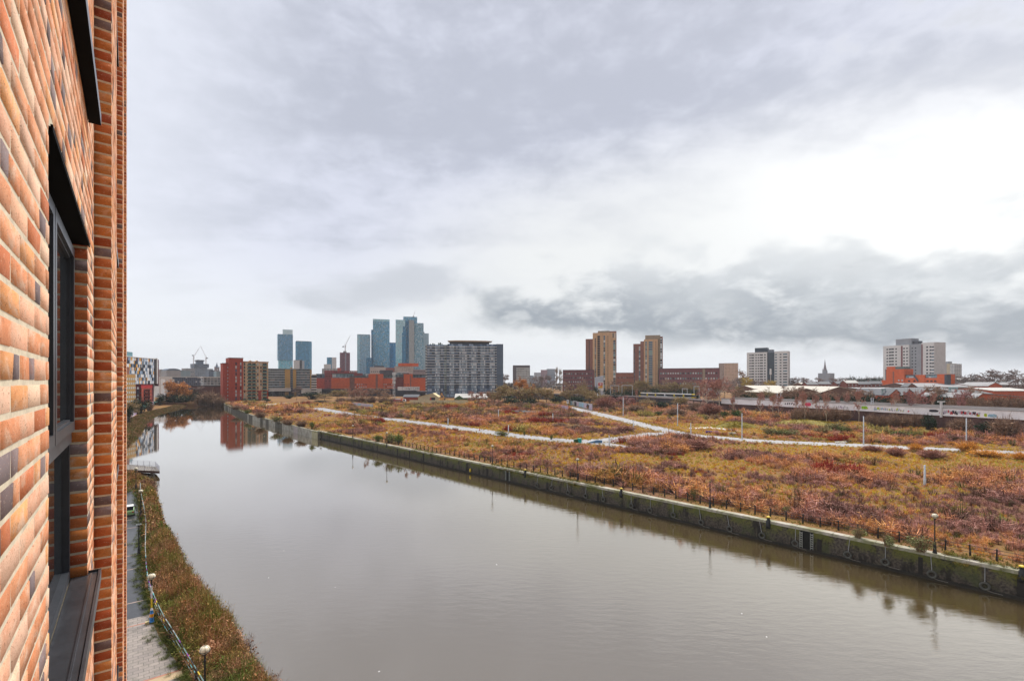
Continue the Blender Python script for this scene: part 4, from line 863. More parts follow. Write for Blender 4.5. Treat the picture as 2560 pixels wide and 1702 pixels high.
# ------------------------------------------------------------------ numpy helpers for plants
def vnoise(x, y, sc, seed):
    rg = np.random.default_rng(seed); T = rg.random((256, 256))
    x = np.asarray(x)*sc; y = np.asarray(y)*sc; xi = np.floor(x).astype(int); yi = np.floor(y).astype(int)
    fx = x-xi; fy = y-yi; fx = fx*fx*(3-2*fx); fy = fy*fy*(3-2*fy)
    g = lambda i, j: T[i % 256, j % 256]
    return (g(xi,yi)*(1-fx)+g(xi+1,yi)*fx)*(1-fy)+(g(xi,yi+1)*(1-fx)+g(xi+1,yi+1)*fx)*fy
def fbm(x, y, sc, seed): return (vnoise(x,y,sc,seed)*4+vnoise(x,y,sc*2.1,seed+1)*2+vnoise(x,y,sc*4.3,seed+2))/7
def twigs(n, seed, spread=0.5, wid=0.03, up=0.9, sub=2, lean=0.3):
    """a clump of thin tapered stems as quads, unit height; returns (m,4,3)"""
    rg = np.random.default_rng(seed); Qd = []
    for i in range(n):
        a = rg.uniform(0, 2*PI); r0 = rg.uniform(0, 0.18)*spread*2; b = np.array([math.cos(a)*r0, math.sin(a)*r0, 0])
        h = rg.uniform(0.55, 1.0)*up; rr = rg.uniform(0.1, 1.0)*spread
        t = np.array([math.cos(a)*rr, math.sin(a)*rr, h*(1-0.35*(rr/max(spread,1e-3))**2)])
        p = rg.uniform(0, 2*PI); w = np.array([math.cos(p), math.sin(p), rg.uniform(-0.4,0.4)])*wid*rg.uniform(0.6,1.3)
        Qd.append([b-w, b+w, t+w*0.3, t-w*0.3])
        for k in range(sub):
            f = rg.uniform(0.35, 0.9); c = b+(t-b)*f; d = rg.normal(size=3); d[2] = abs(d[2])*0.8; d = d/np.linalg.norm(d)*rg.uniform(0.12, 0.32)
            p = rg.uniform(0, 2*PI); w2 = np.array([math.cos(p), math.sin(p), 0.3])*wid*0.7
            Qd.append([c-w2, c+w2, c+d+w2*0.3, c+d-w2*0.3])
    return np.array(Qd)
def leaves(n, seed, spread=0.5, size=0.08, shell=0.55, zc=0.5):
    rg = np.random.default_rng(seed); Qd = []
    for i in range(n):
        d = rg.normal(size=3); d /= np.linalg.norm(d); r = shell+(1-shell)*rg.random()
        c = np.array([d[0]*spread*r, d[1]*spread*r, zc+d[2]*zc*r]); u = rg.normal(size=3); u /= np.linalg.norm(u); v = np.cross(u, rg.normal(size=3)); v /= np.linalg.norm(v)
        s_ = size*rg.uniform(0.5, 1.2); Qd.append([c-u*s_, c-v*s_*0.55, c+u*s_, c+v*s_*0.55])
    return np.array(Qd)
def scatter(name, protos, pos, sxy, sz, col, mat, jitter=0.3, parent=None):
    """copies of the clumps merged into one growth; col (N,3)"""
    N = len(pos); pick_ = RNG.integers(0, len(protos), N); ang = RNG.uniform(0, 2*PI, N); Vs, Cs = [], []
    for k, pr in enumerate(protos):
        ix = np.nonzero(pick_ == k)[0]
        if not len(ix): continue
        ca, sa = np.cos(ang[ix])[:,None,None], np.sin(ang[ix])[:,None,None]; x, y, z = pr[None,:,:,0], pr[None,:,:,1], pr[None,:,:,2]
        X = (x*ca-y*sa)*sxy[ix][:,None,None]+pos[ix,0][:,None,None]; Y = (x*sa+y*ca)*sxy[ix][:,None,None]+pos[ix,1][:,None,None]; Z = z*sz[ix][:,None,None]+pos[ix,2][:,None,None]
        Vs.append(np.stack([X,Y,Z],-1).reshape(-1,3)); m = pr.shape[0]
        c = np.repeat(col[ix][:,None,:], m, 1)*(1+RNG.uniform(-jitter, jitter, (len(ix), m, 1))); Cs.append(c.reshape(-1,3))
    V = np.concatenate(Vs); Cc = np.clip(np.concatenate(Cs), 0, 0.9); Fq = np.arange(len(V)).reshape(-1,4)
    return link(name, np_mesh(name, V, Fq, Cc, mat), parent)
plantm = MV('plant', 0.9, 0.12, 0.8, spec=0.12)
def seg_dist(P, line):
    d = np.full(len(P), 1e9)
    for a, b in zip(line, line[1:]):
        a = np.array(a[:2]); b = np.array(b[:2]); ab = b-a; t = np.clip(((P-a)@ab)/(ab@ab), 0, 1); d = np.minimum(d, np.linalg.norm(P-(a+t[:,None]*ab), axis=1))
    return d

# ------------------------------------------------------------------ roads and paths
def ribbon(name, pts, widths, z, mat, kind='structure'):
    pts = [Vector((p[0], p[1], 0)) for p in pts]; L_, R_ = [], []
    for i, p in enumerate(pts):
        d = (pts[min(i+1,len(pts)-1)]-pts[max(i-1,0)]).normalized(); n = Vector((d.y,-d.x,0)); w = widths[i] if isinstance(widths, (list,tuple)) else widths
        L_.append(p-n*w/2); R_.append(p+n*w/2)
    mb = MB()
    for i in range(len(pts)-1): mb.quad((*L_[i].xy,z),(*R_[i].xy,z),(*R_[i+1].xy,z),(*L_[i+1].xy,z))
    return struct(name, mb, mat, kind)
def smooth(pts, k=5):
    pts = [np.array(p[:2]) for p in pts]; o = []
    for i in range(len(pts)-1):
        p0, p1, p2, p3 = pts[max(i-1,0)], pts[i], pts[i+1], pts[min(i+2,len(pts)-1)]
        for t in np.linspace(0, 1, k, endpoint=False): o.append(0.5*((2*p1)+(-p0+p2)*t+(2*p0-5*p1+4*p2-p3)*t*t+(-p0+3*p1-3*p2+p3)*t**3))
    o.append(pts[-1]); return [tuple(p) for p in o]
roadm = M('worn_road', (0.20,0.195,0.20), 0.45, 0.22, 0.3, col2=(0.42,0.41,0.425))
A = lambda px, py: tuple(at(px, py).xy)
road1 = smooth([A(790,1019.5), A(870,1034.5), A(930,1043), A(1000,1050.5), A(1150,1070), A(1300,1090), A(1400,1100.5), A(1490,1103), A(1570,1094), A(1650,1083)])
road2 = smooth([A(1418,1017), A(1470,1028.5), A(1540,1045), A(1600,1060), A(1660,1075), A(1720,1086.5), A(1800,1094), A(1900,1102), A(2050,1109), A(2160,1113.5), A(2350,1123), A(2560,1132.5), A(2900,1150)])
ribbon('road', road1, 9.0, G+0.008, roadm); ribbon('side_road', road2, 8.6, G+0.012, roadm)
ribbon('road_stub', [A(1490,1106), A(1560,1117.5), A(1590,1119)], [6,4.6,2.6], G+0.016, roadm)
mb = MB(); mb.face([(*A(1450,1099),G+0.010),(*A(1462,1107.5),G+0.010),(*A(1540,1107),G+0.010),(*A(1600,1098),G+0.010),(*A(1690,1092),G+0.010),(*A(1668,1078),G+0.010),(*A(1640,1082),G+0.010),(*A(1600,1088),G+0.010),(*A(1540,1094),G+0.010)]); struct('road_junction', mb, roadm)
ribbon('bare_concrete', [A(1722,1071), A(1775,1068), A(1850,1077)], [3,9,2], G+0.02, M('pale_concrete', (0.62,0.61,0.60), 0.6, 0.2, 0.3))
ribbon('gravel_yard', [A(600,1012), A(660,1012), A(720,1006)], [8,10,6], G+0.006, M('pale_gravel', (0.42,0.40,0.40), 0.8, 0.25, 0.4))
# towpath on the near bank
tar = M('wet_tarmac', (0.035,0.036,0.040), 0.35, 0.35, 0.5, spec=0.6); 
pav, nt, b = newmat('paving'); tc = nd(nt,'ShaderNodeTexCoord'); mp = nd(nt,'ShaderNodeMapping'); nt.links.new(tc.outputs['Object'], mp.inputs[0]); mp.inputs['Rotation'].default_value = (0,0,math.radians(-38.3))
bt = nd(nt,'ShaderNodeTexBrick'); nt.links.new(mp.outputs[0], bt.inputs[0]); bt.inputs['Scale'].default_value = 1.0; bt.inputs['Brick Width'].default_value = 0.6; bt.inputs['Row Height'].default_value = 0.45; bt.inputs['Mortar Size'].default_value = 0.018
bt.inputs['Color1'].default_value = (0.33,0.28,0.245,1); bt.inputs['Color2'].default_value = (0.24,0.205,0.185,1); bt.inputs['Mortar'].default_value = (0.10,0.09,0.075,1)
pn1 = noise(nt, tc.outputs['Object'], 0.9, 5, 0.65); nt.links.new(mix_rgb(nt, mth(nt,'MULTIPLY',sstep(nt,pn1,0.45,0.7),0.6), bt.outputs[0], (0.15,0.135,0.11)), b.inputs['Base Color']); b.inputs['Roughness'].default_value = 0.5
bandm = M('brick_band', (0.42,0.17,0.11), 0.7, 0.2, 3); tanpav = M('tan_paving', (0.46,0.34,0.20), 0.6, 0.15, 1.5)
def B(px, py, z=GL): return Vector(tuple(at(px, py, z)))
pe = [B(452,1700), B(438,1649), B(396,1588), B(374,1535)]
te = [B(374,1535), B(366,1480), B(357,1400), B(351,1330), B(346,1280), B(341,1236), B(336,1212)]
pd = Vector((-0.62,0.7847,0)); pn = Vector((-0.7847,-0.62,0))
def strip(name, e, wid, z, mat):
    mb = MB()
    for a, b in zip(e, e[1:]): mb.quad((a.x,a.y,z),(b.x,b.y,z),(b.x+pn.x*wid,b.y+pn.y*wid,z),(a.x+pn.x*wid,a.y+pn.y*wid,z))
    return struct(name, mb, mat)
e0 = pe[0]-pd*30
strip('pavement', [e0]+pe, 9, GL+0.012, pav); strip('towpath', te, 8, GL+0.008, tar)
def cross(name, p, w, z, mat):
    d = Vector((0.30,0.95,0)).normalized()*0; q = pn
    a = p; mb = MB(); mb.quad((a.x,a.y,z),(a.x+q.x*9,a.y+q.y*9,z),(a.x+q.x*9+pd.x*w,a.y+q.y*9+pd.y*w,z),(a.x+pd.x*w,a.y+pd.y*w,z)); return struct(name, mb, mat)
for p, w in ((B(450,1676),0.16),(B(462,1702),0.16),(B(381,1553),0.14)): cross('brick_band', p-pn*0.1, w, GL+0.018, bandm)
cross('tan_band', B(455,1690)-pn*0.05, 0.85, GL+0.016, tanpav)
for (px, py) in ((352,1296),(352,1316),(349,1385),(356,1418),(362,1500)): cross('brick_band', B(px,py)-pn*0.2, 0.14, GL+0.014, M('pale_band', (0.45,0.33,0.28), 0.7, 0.15, 2))

# ------------------------------------------------------------------ quay wall
qm, nt, b = newmat('quay_stone')
tc = nd(nt, 'ShaderNodeTexCoord'); O = tc.outputs['Object']; spx = nd(nt, 'ShaderNodeSeparateXYZ'); nt.links.new(O, spx.inputs[0])
v1 = nd(nt, 'ShaderNodeMapping'); nt.links.new(O, v1.inputs[0]); v1.inputs['Scale'].default_value = (1.3, 1, 0.25)
n1 = noise(nt, v1.outputs[0], 0.9, 5, 0.6); n2 = noise(nt, O, 4, 4, 0.65); n3 = noise(nt, O, 0.5, 4, 0.6)
c = mix_rgb(nt, sstep(nt, n2, 0.3, 0.7), (0.035,0.028,0.021), (0.125,0.103,0.080))
c = mix_rgb(nt, mth(nt,'MULTIPLY',sstep(nt,n1,0.50,0.36),0.9), c, (0.018,0.015,0.011))
mz = mth(nt,'ADD',spx.outputs[2],mth(nt,'MULTIPLY',mth(nt,'SUBTRACT',n2,0.5),2.6))
c = mix_rgb(nt, mth(nt,'MULTIPLY',mth(nt,'MULTIPLY',sstep(nt,mz,1.0,2.5),sstep(nt,n3,0.38,0.55)),0.95), c, (0.13,0.135,0.022))
c = mix_rgb(nt, mth(nt,'MULTIPLY',sstep(nt,n3,0.52,0.68),0.7), c, (0.075,0.085,0.03))
c = mix_rgb(nt, sstep(nt, mth(nt,'ADD',spx.outputs[2],mth(nt,'MULTIPLY',n2,0.2)), 0.45, 0.2), c, (0.018,0.016,0.013))
nt.links.new(c, b.inputs['Base Color']); b.inputs['Roughness'].default_value = 0.85
bp = nd(nt,'ShaderNodeBump'); bp.inputs['Strength'].default_value = 0.8; bp.inputs['Distance'].default_value = 0.12; nt.links.new(n2, bp.inputs['Height']); nt.links.new(bp.outputs[0], b.inputs['Normal'])
cop = M('coping_stone', (0.52,0.47,0.42), 0.8, 0.3, 0.35, col2=(0.16,0.17,0.05))
QRZ = math.atan2(QD.y, QD.x)        # local x along the quay away from us, local -y towards the wasteland
wall = thing('quay_wall', 'long dark stone quay wall with a mossy top along the far side of the river', 'quay wall', (Q0.x, Q0.y, 0), QRZ)
mb = MB(); mb.box(-95, T_STEP, -0.7, 0.28, -1.4, G-0.30); part('wall', mb, qm, wall)
mb = MB(); x = -95.0
while x < T_STEP:
    l = random.uniform(1.5, 2.6); j = random.uniform(-0.02, 0.03); mb.box(x, min(x+l-0.03, T_STEP), -0.62, 0.31+j, G-0.30, G+0.05+j*0.5); x += l
part('coping', mb, cop, wall)
mb = MB(); x = -95.0
while x < T_STEP:
    l = random.uniform(3, 6); mb.box(x, x+l-0.05, 0.28, 0.52+random.uniform(-0.03,0.03), -1.0, 0.30+random.uniform(-0.02,0.02)); x += l
part('ledge', mb, M('tide_timber', (0.03,0.026,0.02), 0.9, 0.3, 1.0), wall)
mb = MB(); x = -92.0
while x < T_STEP:
    mb.box(x, x+0.28+random.random()*0.3, 0.27, 0.33, 0.3, G-0.32-random.random()*0.8); x += random.uniform(6, 13)
part('stain_pilaster', mb, M('dark_stain', (0.028,0.024,0.02), 0.9, 0.3, 1.0), wall)
old = thing('quay_wall', 'older pale concrete quay wall with stains, further up the river past the dark wall', 'quay wall')
pts = [Q(T_STEP-4,-1.3), Q(T_STEP,-1.3)]+[p-Vector((1.0,0.3,0)) for p in qfar]
oldm = [M('old_concrete', (0.20,0.18,0.15), 0.85, 0.2, 0.5, col2=(0.46,0.43,0.36)), M('old_dark', (0.10,0.09,0.07), 0.9, 0.3, 0.3), M('old_yellow', (0.38,0.34,0.21), 0.85, 0.2, 0.4), M('old_pink', (0.40,0.34,0.33), 0.85, 0.15, 0.4)]
mb = MB(); rg = random.Random(5)
def lerp_path(pts, n):
    L = [0]
    for a, b2 in zip(pts, pts[1:]): L.append(L[-1]+(b2-a).length)
    o = []
    for i in range(n+1):
        s_ = L[-1]*i/n; k = max(0, min(len(pts)-2, next((j for j in range(len(L)-1) if L[j+1] >= s_), len(pts)-2))); f = (s_-L[k])/max(1e-6, L[k+1]-L[k]); o.append(pts[k]+(pts[k+1]-pts[k])*f)
    return o
pp = lerp_path(pts, 46)
for i, (a, b2) in enumerate(zip(pp, pp[1:])):
    d = (b2-a).normalized(); n = Vector((d.y,-d.x,0)); k = rg.choice((0,0,2,3)) if i < 18 else rg.choice((0,1,1))
    if rg.random() < 0.22: k = 1
    q_ = rg.uniform(0,0.06); z1 = G-0.15
    mb.face([(a-n*q_)[:2]+(-1,) if False else ((a-n*q_).x,(a-n*q_).y,-1), ((b2-n*q_).x,(b2-n*q_).y,-1), ((b2-n*q_).x,(b2-n*q_).y,z1), ((a-n*q_).x,(a-n*q_).y,z1)], k)
    mb.face([(a.x,a.y,z1),(b2.x,b2.y,z1),(b2.x+n.x*3,b2.y+n.y*3,z1),(a.x+n.x*3,a.y+n.y*3,z1)], 0)
mb.face([(pp[0].x,pp[0].y,-1),(pp[0].x,pp[0].y,G-0.15),((pp[0]+QN*3).x,(pp[0]+QN*3).y,G-0.15),((pp[0]+QN*3).x,(pp[0]+QN*3).y,-1)],0)
part('wall', mb, oldm, old)
mb = MB()
for a, b2 in zip(pp, pp[1:]):
    d = (b2-a).normalized(); n = Vector((d.y,-d.x,0)); c0 = a-n*0.12; c1 = b2-n*0.12; e0_, e1_ = a+n*0.5, b2+n*0.5
    v = [(c0.x,c0.y,G-0.14),(c1.x,c1.y,G-0.14),(e1_.x,e1_.y,G-0.14),(e0_.x,e0_.y,G-0.14)]; k = len(mb.v); mb.v += v+[(x,y,G+0.1) for x,y,z in v]
    for f in ((0,3,2,1),(4,5,6,7),(0,1,5,4),(1,2,6,5),(2,3,7,6),(3,0,4,7)): mb.f.append(tuple(k+i for i in f)); mb.m.append(0); mb.c.append(None)
part('coping', mb, cop, old)

iron = M('black_iron', (0.018,0.019,0.02), 0.5, 0.3, 3)
# railing along the quay, 2 m in from the edge
rail = thing('quay_railing', 'black iron post and rail fence along the top of the quay wall', 'railing', (Q0.x, Q0.y, G), QRZ)
post = None; nr_ = 84
for i in range(nr_):
    x = -24+2.0*i
    if post is None:
        mb = MB(); mb.box(-0.065,0.065,-0.065,0.065,0,1.18); mb.box(-0.09,0.09,-0.09,0.09,0,0.35); mb.box(-0.06,0.06,-0.06,0.06,1.18,1.24); post = part('post', mb, iron, rail)
    else:
        post = post.copy(); C.objects.link(post)
    post.location = (x, -2.0, 0.0); post.rotation_euler = (random.uniform(-0.03,0.03), random.uniform(-0.04,0.04), 0)
for z in (0.42, 0.78, 1.12):
    mb = MB(); p = [( -24+2.0*i, -2.0, z+random.uniform(-0.02,0.02)) for i in range(nr_)]; mb.path(p, 0.028, 4); part('rail', mb, iron, rail)

# lamps
globem = M('opal_globe', (0.78,0.70,0.52), 0.3, 0.05, 3); 
def lamp_post_mesh():
    mb = MB(); mb.lathe([(0.20,0),(0.21,0.12),(0.155,0.25),(0.145,0.85),(0.105,0.95),(0.10,1.15),(0.062,1.35),(0.055,3.3),(0.085,3.36),(0.05,3.45),(0.05,3.72),(0.13,3.80),(0.15,3.86),(0.02,3.87)], 12); return mb
def lamp_globe_mesh():
    mb = MB(); mb.lathe([(0.12,3.86),(0.20,3.90),(0.275,3.99),(0.30,4.08),(0.285,4.17),(0.22,4.27),(0.12,4.325),(0.01,4.335)], 16); return mb
def lamp_cage_mesh():
    mb = MB()
    for k in range(3):
        t = k*PI/3; p = [(0.30*math.cos(a)*math.cos(t)*1.02, 0.30*math.cos(a)*math.sin(t)*1.02, 4.06+0.285*math.sin(a)) for a in np.linspace(-0.6, PI+0.6, 14)]; mb.path(p, 0.012, 4)
    mb.lathe([(0.298,3.985),(0.312,3.995),(0.312,4.015),(0.298,4.025)], 16); return mb
def make_lamp(loc, label, group, sc=1.0):
    r = thing('street_lamp', label, 'street lamp', loc, random.random(), group); part('post', lamp_post_mesh(), iron, r, True); part('globe', lamp_globe_mesh(), globem, r, True); part('globe_cage', lamp_cage_mesh(), iron, r); r.scale = (sc,)*3; return r
lampA = make_lamp(at(2337,1383), 'black lamp post with cream globe on the quay, nearest one to the right edge', 'globe lamps along the quay')
spots = [(1444,1203,'cream globe lamp on the quay directly left of the black post without a globe'),(1231,1160,'cream globe lamp on the quay, small, above the yellow float on the wall'),(967,1118,'small globe lamp among weeds by the quay, nearest the green bush on the wall'),(882,1095,'small globe lamp above the step where the pale quay wall ends'),(699,1058,'globe lamp in the weeds above the graffiti quay wall, nearest the step'),(661,1043,'globe lamp above the pale quay wall between two others'),(638,1033,'globe lamp near the start of the gravel yard on the pale quay wall'),(620,1025,'tiny globe lamp on the riverbank in front of the cream brick flats'),(604,1019,'tiny globe lamp in front of the red brick flats on the riverbank')]
for px, py, lb in spots:
    c = copy_tree(lampA); c.location = at(px, py); c['label'] = lb; c.rotation_euler = (0,0,random.random()*3)
r = thing('street_lamp', 'black lamp post missing its globe, standing on the quay by the railing', 'street lamp', at(1775,1269), 0, 'globe lamps along the quay'); part('post', lamp_post_mesh(), iron, r, True)
mb = MB(); mb.lathe([(0.02,3.87),(0.07,3.88),(0.07,3.97),(0.02,3.98)], 8); part('socket', mb, yellow, r); r.scale = (1,1,1.02)
for px, py, lb in ((510,0,'cream caged globe lamp rising from the bushes in the bottom left corner'),(352,1293,'yellowish globe lamp on the towpath behind the bare ringed lamp post'),(340,1223,'yellowish globe lamp beside the wooden jetty')):
    c = copy_tree(lampA); c['group'] = 'globe lamps along the towpath'; c['label'] = lb; c.rotation_euler = (0,0,2.2)
    c.location = B(px, py) if py else Vector((gx(512,29.6), 29.6, GL)); c.scale = (0.97,)*3
# lamp with a painted post
r = thing('street_lamp', 'globe lamp on the towpath with its post painted white, yellow, orange and blue', 'street lamp', B(379,1557), 0.6, 'globe lamps along the towpath')
mb = MB(); pr = [(0.20,0),(0.21,0.12),(0.155,0.25),(0.145,0.55),(0.145,0.85),(0.105,0.95),(0.10,1.15),(0.062,1.35),(0.058,1.75),(0.057,2.2),(0.055,3.3),(0.085,3.36),(0.05,3.45),(0.05,3.72),(0.13,3.80),(0.15,3.86),(0.02,3.87)]
for i in range(len(pr)-1): mb.lathe(pr[i:i+2], 12, m=(0,2,2,3,2,2,4,1,1,4,0,0,0,0,0,0)[i])
part('post', mb, [iron, M('spray_yellow', (0.75,0.55,0.03), 0.5, 0.2, 8), M('spray_blue', (0.03,0.20,0.55), 0.5, 0.3, 8), M('spray_orange', (0.75,0.32,0.02), 0.5, 0.3, 8), whitep], r); part('globe', lamp_globe_mesh(), globem, r, True); part('globe_cage', lamp_cage_mesh(), iron, r); r.scale = (0.97,)*3
mb = MB(); mb.box(-0.45,-0.16,-0.14,0.14,0,0.22); part('kerb_stub', mb, M('pale_block', (0.6,0.5,0.25), 0.7, 0.2, 4), r)
r = thing('street_lamp', 'black lamp post on the towpath carrying only an empty ring instead of a globe', 'street lamp', B(347,1388), 0.3, 'globe lamps along the towpath'); part('post', lamp_post_mesh(), iron, r, True); mb = MB(); mb.lathe([(0.24,3.93),(0.27,3.93),(0.27,3.97),(0.24,3.97),(0.24,3.93)], 16)
for t in (0, 2.1, 4.2): mb.tube((0.1*math.cos(t),0.1*math.sin(t),3.85),(0.25*math.cos(t),0.25*math.sin(t),3.95),0.012,k=4)
part('ring', mb, steel, r); r.scale = (0.93,)*3

# tyres on chains, ladders, bollards
tyrem = M('wet_rubber', (0.085,0.085,0.07), 0.6, 0.3, 4); chainm = M('galv_chain', (0.36,0.365,0.37), 0.5, 0.3, 5, metallic=0.2)
def t_at(px, nn, z):        # where along the quay a photo column crosses the line offset nn
    k = (px-CX)/F; o = Q(0, nn); return (o.x-k*o.y)/(k*QD.y-QD.x)
ty = [(1342,'sixth tyre'),(1378,''),(1420,''),(1464,''),(1508,''),(1578,''),(1625,''),(1683,''),(1753,''),(1824,''),(1905,''),(1988,''),(2119,''),(2213,''),(2330,''),(2462,'')]
tl = ['tyre hung on a chain right of the bollard with the far wall ladder','tyre under the railing between the far ladder and the globe lamp','tyre on the wall below the globe lamp left of the middle','tyre hung just right of the far globe lamp','tyre on the wall below the reddest scrub left of the second bollard','tyre below the second bollard, its chain slanting','tyre hung at the waterline right of the second bollard','tyre halfway between the second bollard and the black post','tyre on the wall just left of the black post without a globe','tyre hung just right of the black post without a globe','tyre hanging beside the third bollard on the wall','tyre left of the pair of pale wall ladders','tyre with a slanting chain right of the pale wall ladders','tyre lying on the ledge between the pale ladders and the nearest lamp','tyre hung on its chain below the nearest quay lamp','rightmost tyre, half on the waterline ledge']
t0 = None
for (px, _), lb in zip(ty, tl):
    t = t_at(px, -0.45, 0.6); lo = Q(t, -0.45, 0.72+random.uniform(-0.1,0.15))
    if t0 is None:
        t0 = thing('tyre_fender', lb, 'tyre', lo, QRZ, 'tyres hung along the quay wall'); mb = MB(); mb.torus((0,0,0), 0.34, 0.115, 'y', 18, 8); part('tyre', mb, tyrem, t0, True)
        mb = MB(); mb.tube((0,-0.05,0.3),(0,-0.14,G-0.9),0.034,k=5); mb.torus((0,-0.02,0.36),0.07,0.02,'y',8,5); part('chain', mb, chainm, t0)
        mb = MB(); mb.path([(0,0.05,-0.33),(-0.5,0.12,-0.42),(-1.3,0.1,-0.46)],0.02,4); part('rope', mb, M('rope', (0.3,0.27,0.22), 0.9, 0.2, 4), t0)
        c = t0
    else: c = copy_tree(t0); c.location = lo; c['label'] = lb
    for ch in c.children:
        if ch.name.startswith('chain'): ch.rotation_euler = (0, random.choice((0,0,0.06,-0.1,0.2)), 0)
ladm = M('pale_rungs', (0.27,0.28,0.25), 0.6, 0.2, 4)
for px, lb in ((1270,'pair of weathered white wall ladders on the far stretch of the dark quay wall'),(2017,'pair of pale wall ladders in a dark recess, nearer stretch of quay wall')):
    r = thing('wall_ladder', lb, 'ladder', Q(t_at(px,-0.3,1.5),-0.3,0), QRZ, 'wall ladders')
    mb = MB(); mb.box(-0.7,0.7,0.0,0.06,0.2,G-0.32); part('recess', mb, M('recess_black', (0.012,0.012,0.010), 0.9, 0.3, 2), r)
    for x0 in (-0.75, 0.45):
        mb = MB(); mb.box(x0,x0+0.05,0.07,0.14,0.3,G-0.45); mb.box(x0+0.30,x0+0.35,0.07,0.14,0.3,G-0.45)
        for k in range(7): mb.box(x0+0.05,x0+0.30,0.08,0.13,0.45+k*0.28,0.57+k*0.28)
        part('ladder', mb, ladm, r)
bl = None
for px, lb in ((1313,'black mooring bollard with a yellow cap by the far wall ladders'),(1553,'black mooring bollard with a yellow cap between the globe lamps and the black post'),(1921,'black mooring bollard with a yellow cap left of the pale wall ladders'),(2556,'black mooring bollard with a yellow cap cut by the right edge')):
    lo = Q(t_at(px,-0.25,3), -0.22, G)
    if bl is None:
        bl = thing('mooring_bollard', lb, 'bollard', lo, QRZ, 'mooring bollards on the quay'); mb = MB(); mb.lathe([(0.30,-0.6),(0.30,0.05),(0.20,0.14),(0.19,0.42),(0.27,0.5)], 12); mb.box(-0.26,0.26,0.02,0.2,-1.0,-0.1); part('body', mb, iron, bl, True); mb = MB(); mb.lathe([(0.27,0.5),(0.28,0.56),(0.16,0.64),(0.01,0.65)], 12); part('cap', mb, yellow, bl, True)
    else: c = copy_tree(bl); c.location = lo; c['label'] = lb
mb = MB(); mb.lathe([(0.02,-0.4),(0.2,-0.3),(0.24,0),(0.2,0.35),(0.06,0.48),(0.02,0.6)], 10); solo('float', mb, yellow, 'bright yellow float hanging low on the dark quay wall', 'float', None, Q(t_at(1177,-0.4,1),-0.55,0.75), 0, True)

# ------------------------------------------------------------------ wasteland poles and odds and ends
polem = M('pole_grey', (0.56,0.60,0.64), 0.5, 0.1, 2)
for px, tp, bs, lb in ((1120,1045,1063,'short pale pole at the road edge, leftmost on the waste ground'),(1246,1024,1043,'pale pole in the brown scrub below the excavator yard'),(1271,1062,1082,'short pale pole standing on the road edge left of the quay lamps'),(1382,1033,1055,'pale pole in the scrub below the pink hoarding'),(1494,982,1018,'tall white pole in front of the red and yellow sign'),(1558,993,1040,'tall white pole beside the side road left of the tram'),(1583,1050,1078,'short blue grey pole in the scrub at the road fork'),(1694,1008,1066,'tall thin white pole left of the bare concrete patch'),(1727,1057,1085,'short white pole where the side road bends right'),(1855,1033,1097,'tall white pole right of the bare concrete patch'),(2159,1040,1110,'tall thin white pole in front of the white graffiti wall, right of the green bushes'),(2416,1045,1110,'pale teal pole right of the amber bushes'),(1523,1088,1116,'short grey pole at the wide end of the road'),(2312,1162,1213,'thick pale grey stump of a post alone in the near scrub')):
    p = at(px, bs); hh = (bs-tp)/F*p.y; rr = 0.17 if px == 2312 else 0.10+0.0004*p.y
    mb = MB(); mb.lathe([(rr*1.25,0),(rr*1.25,min(1.1,hh*0.3)),(rr,min(1.2,hh*0.32)),(rr*0.8,hh),(0.01,hh+0.01)], 8); solo('lighting_column', mb, polem, lb, 'pole', 'headless lighting columns', p, 0, True)
p = at(1449,1106); r = thing('wheelie_bin', 'teal bin standing on the road by the quay scrub', 'bin', p, 0.4); mb = MB(); mb.extr([(-0.42,0),(0.42,0),(0.5,1.15),(-0.5,1.15)], -0.45, 0.45); part('body', mb, M('teal_plastic', (0.02,0.42,0.36), 0.4, 0.1, 2), r); mb = MB(); mb.box(-0.55,0.55,-0.55,0.5,1.15,1.27); part('lid', mb, MATS['teal_plastic'], r); mb = MB(); mb.tube((-0.5,0.4,0.12),(0.5,0.4,0.12),0.12,k=10); part('wheel', mb, blackp, r)
p = at(1439,1106); mb = MB(); mb.box(-0.5,0.5,-0.4,0.4,0,0.9); mb.box(-0.55,0.55,-0.45,0.45,0.9,1.0); solo('wheelie_bin', mb, M('green_plastic', (0.04,0.12,0.04), 0.5, 0.2, 2), 'dark green bin beside the teal bin', 'bin', None, p, 0.3)
r = thing('traffic_cone', 'small orange traffic cone at the road edge', 'cone', at(1199,1076)); mb = MB(); mb.box(-0.3,0.3,-0.3,0.3,0,0.06); part('base', mb, blackp, r); mb = MB(); mb.lathe([(0.24,0.06),(0.04,0.95),(0.01,0.96)], 10); part('cone', mb, M('cone_orange', (0.75,0.12,0.03), 0.5, 0.1, 3), r)
r = thing('broken_barrier', 'blue plastic barrier lying collapsed on the road right of the teal bin', 'barrier', at(1488,1107), 0.1); mb = MB(); mb.extr([(-2,0),(2.1,0),(2.1,0.8),(0.6,0.9),(-2.2,0.2)], -0.3, 0.3); part('panel', mb, M('barrier_blue', (0.10,0.20,0.33), 0.6, 0.2, 2), r)
r = thing('concrete_block', 'long purple sprayed concrete block beside the bare concrete patch', 'block', at(1780,1082), -0.15); mb = MB(); mb.box(-2.1,2.1,-0.5,0.5,0,0.75); part('body', mb, M('purple_spray', (0.10,0.03,0.20), 0.7, 0.2, 2), r)
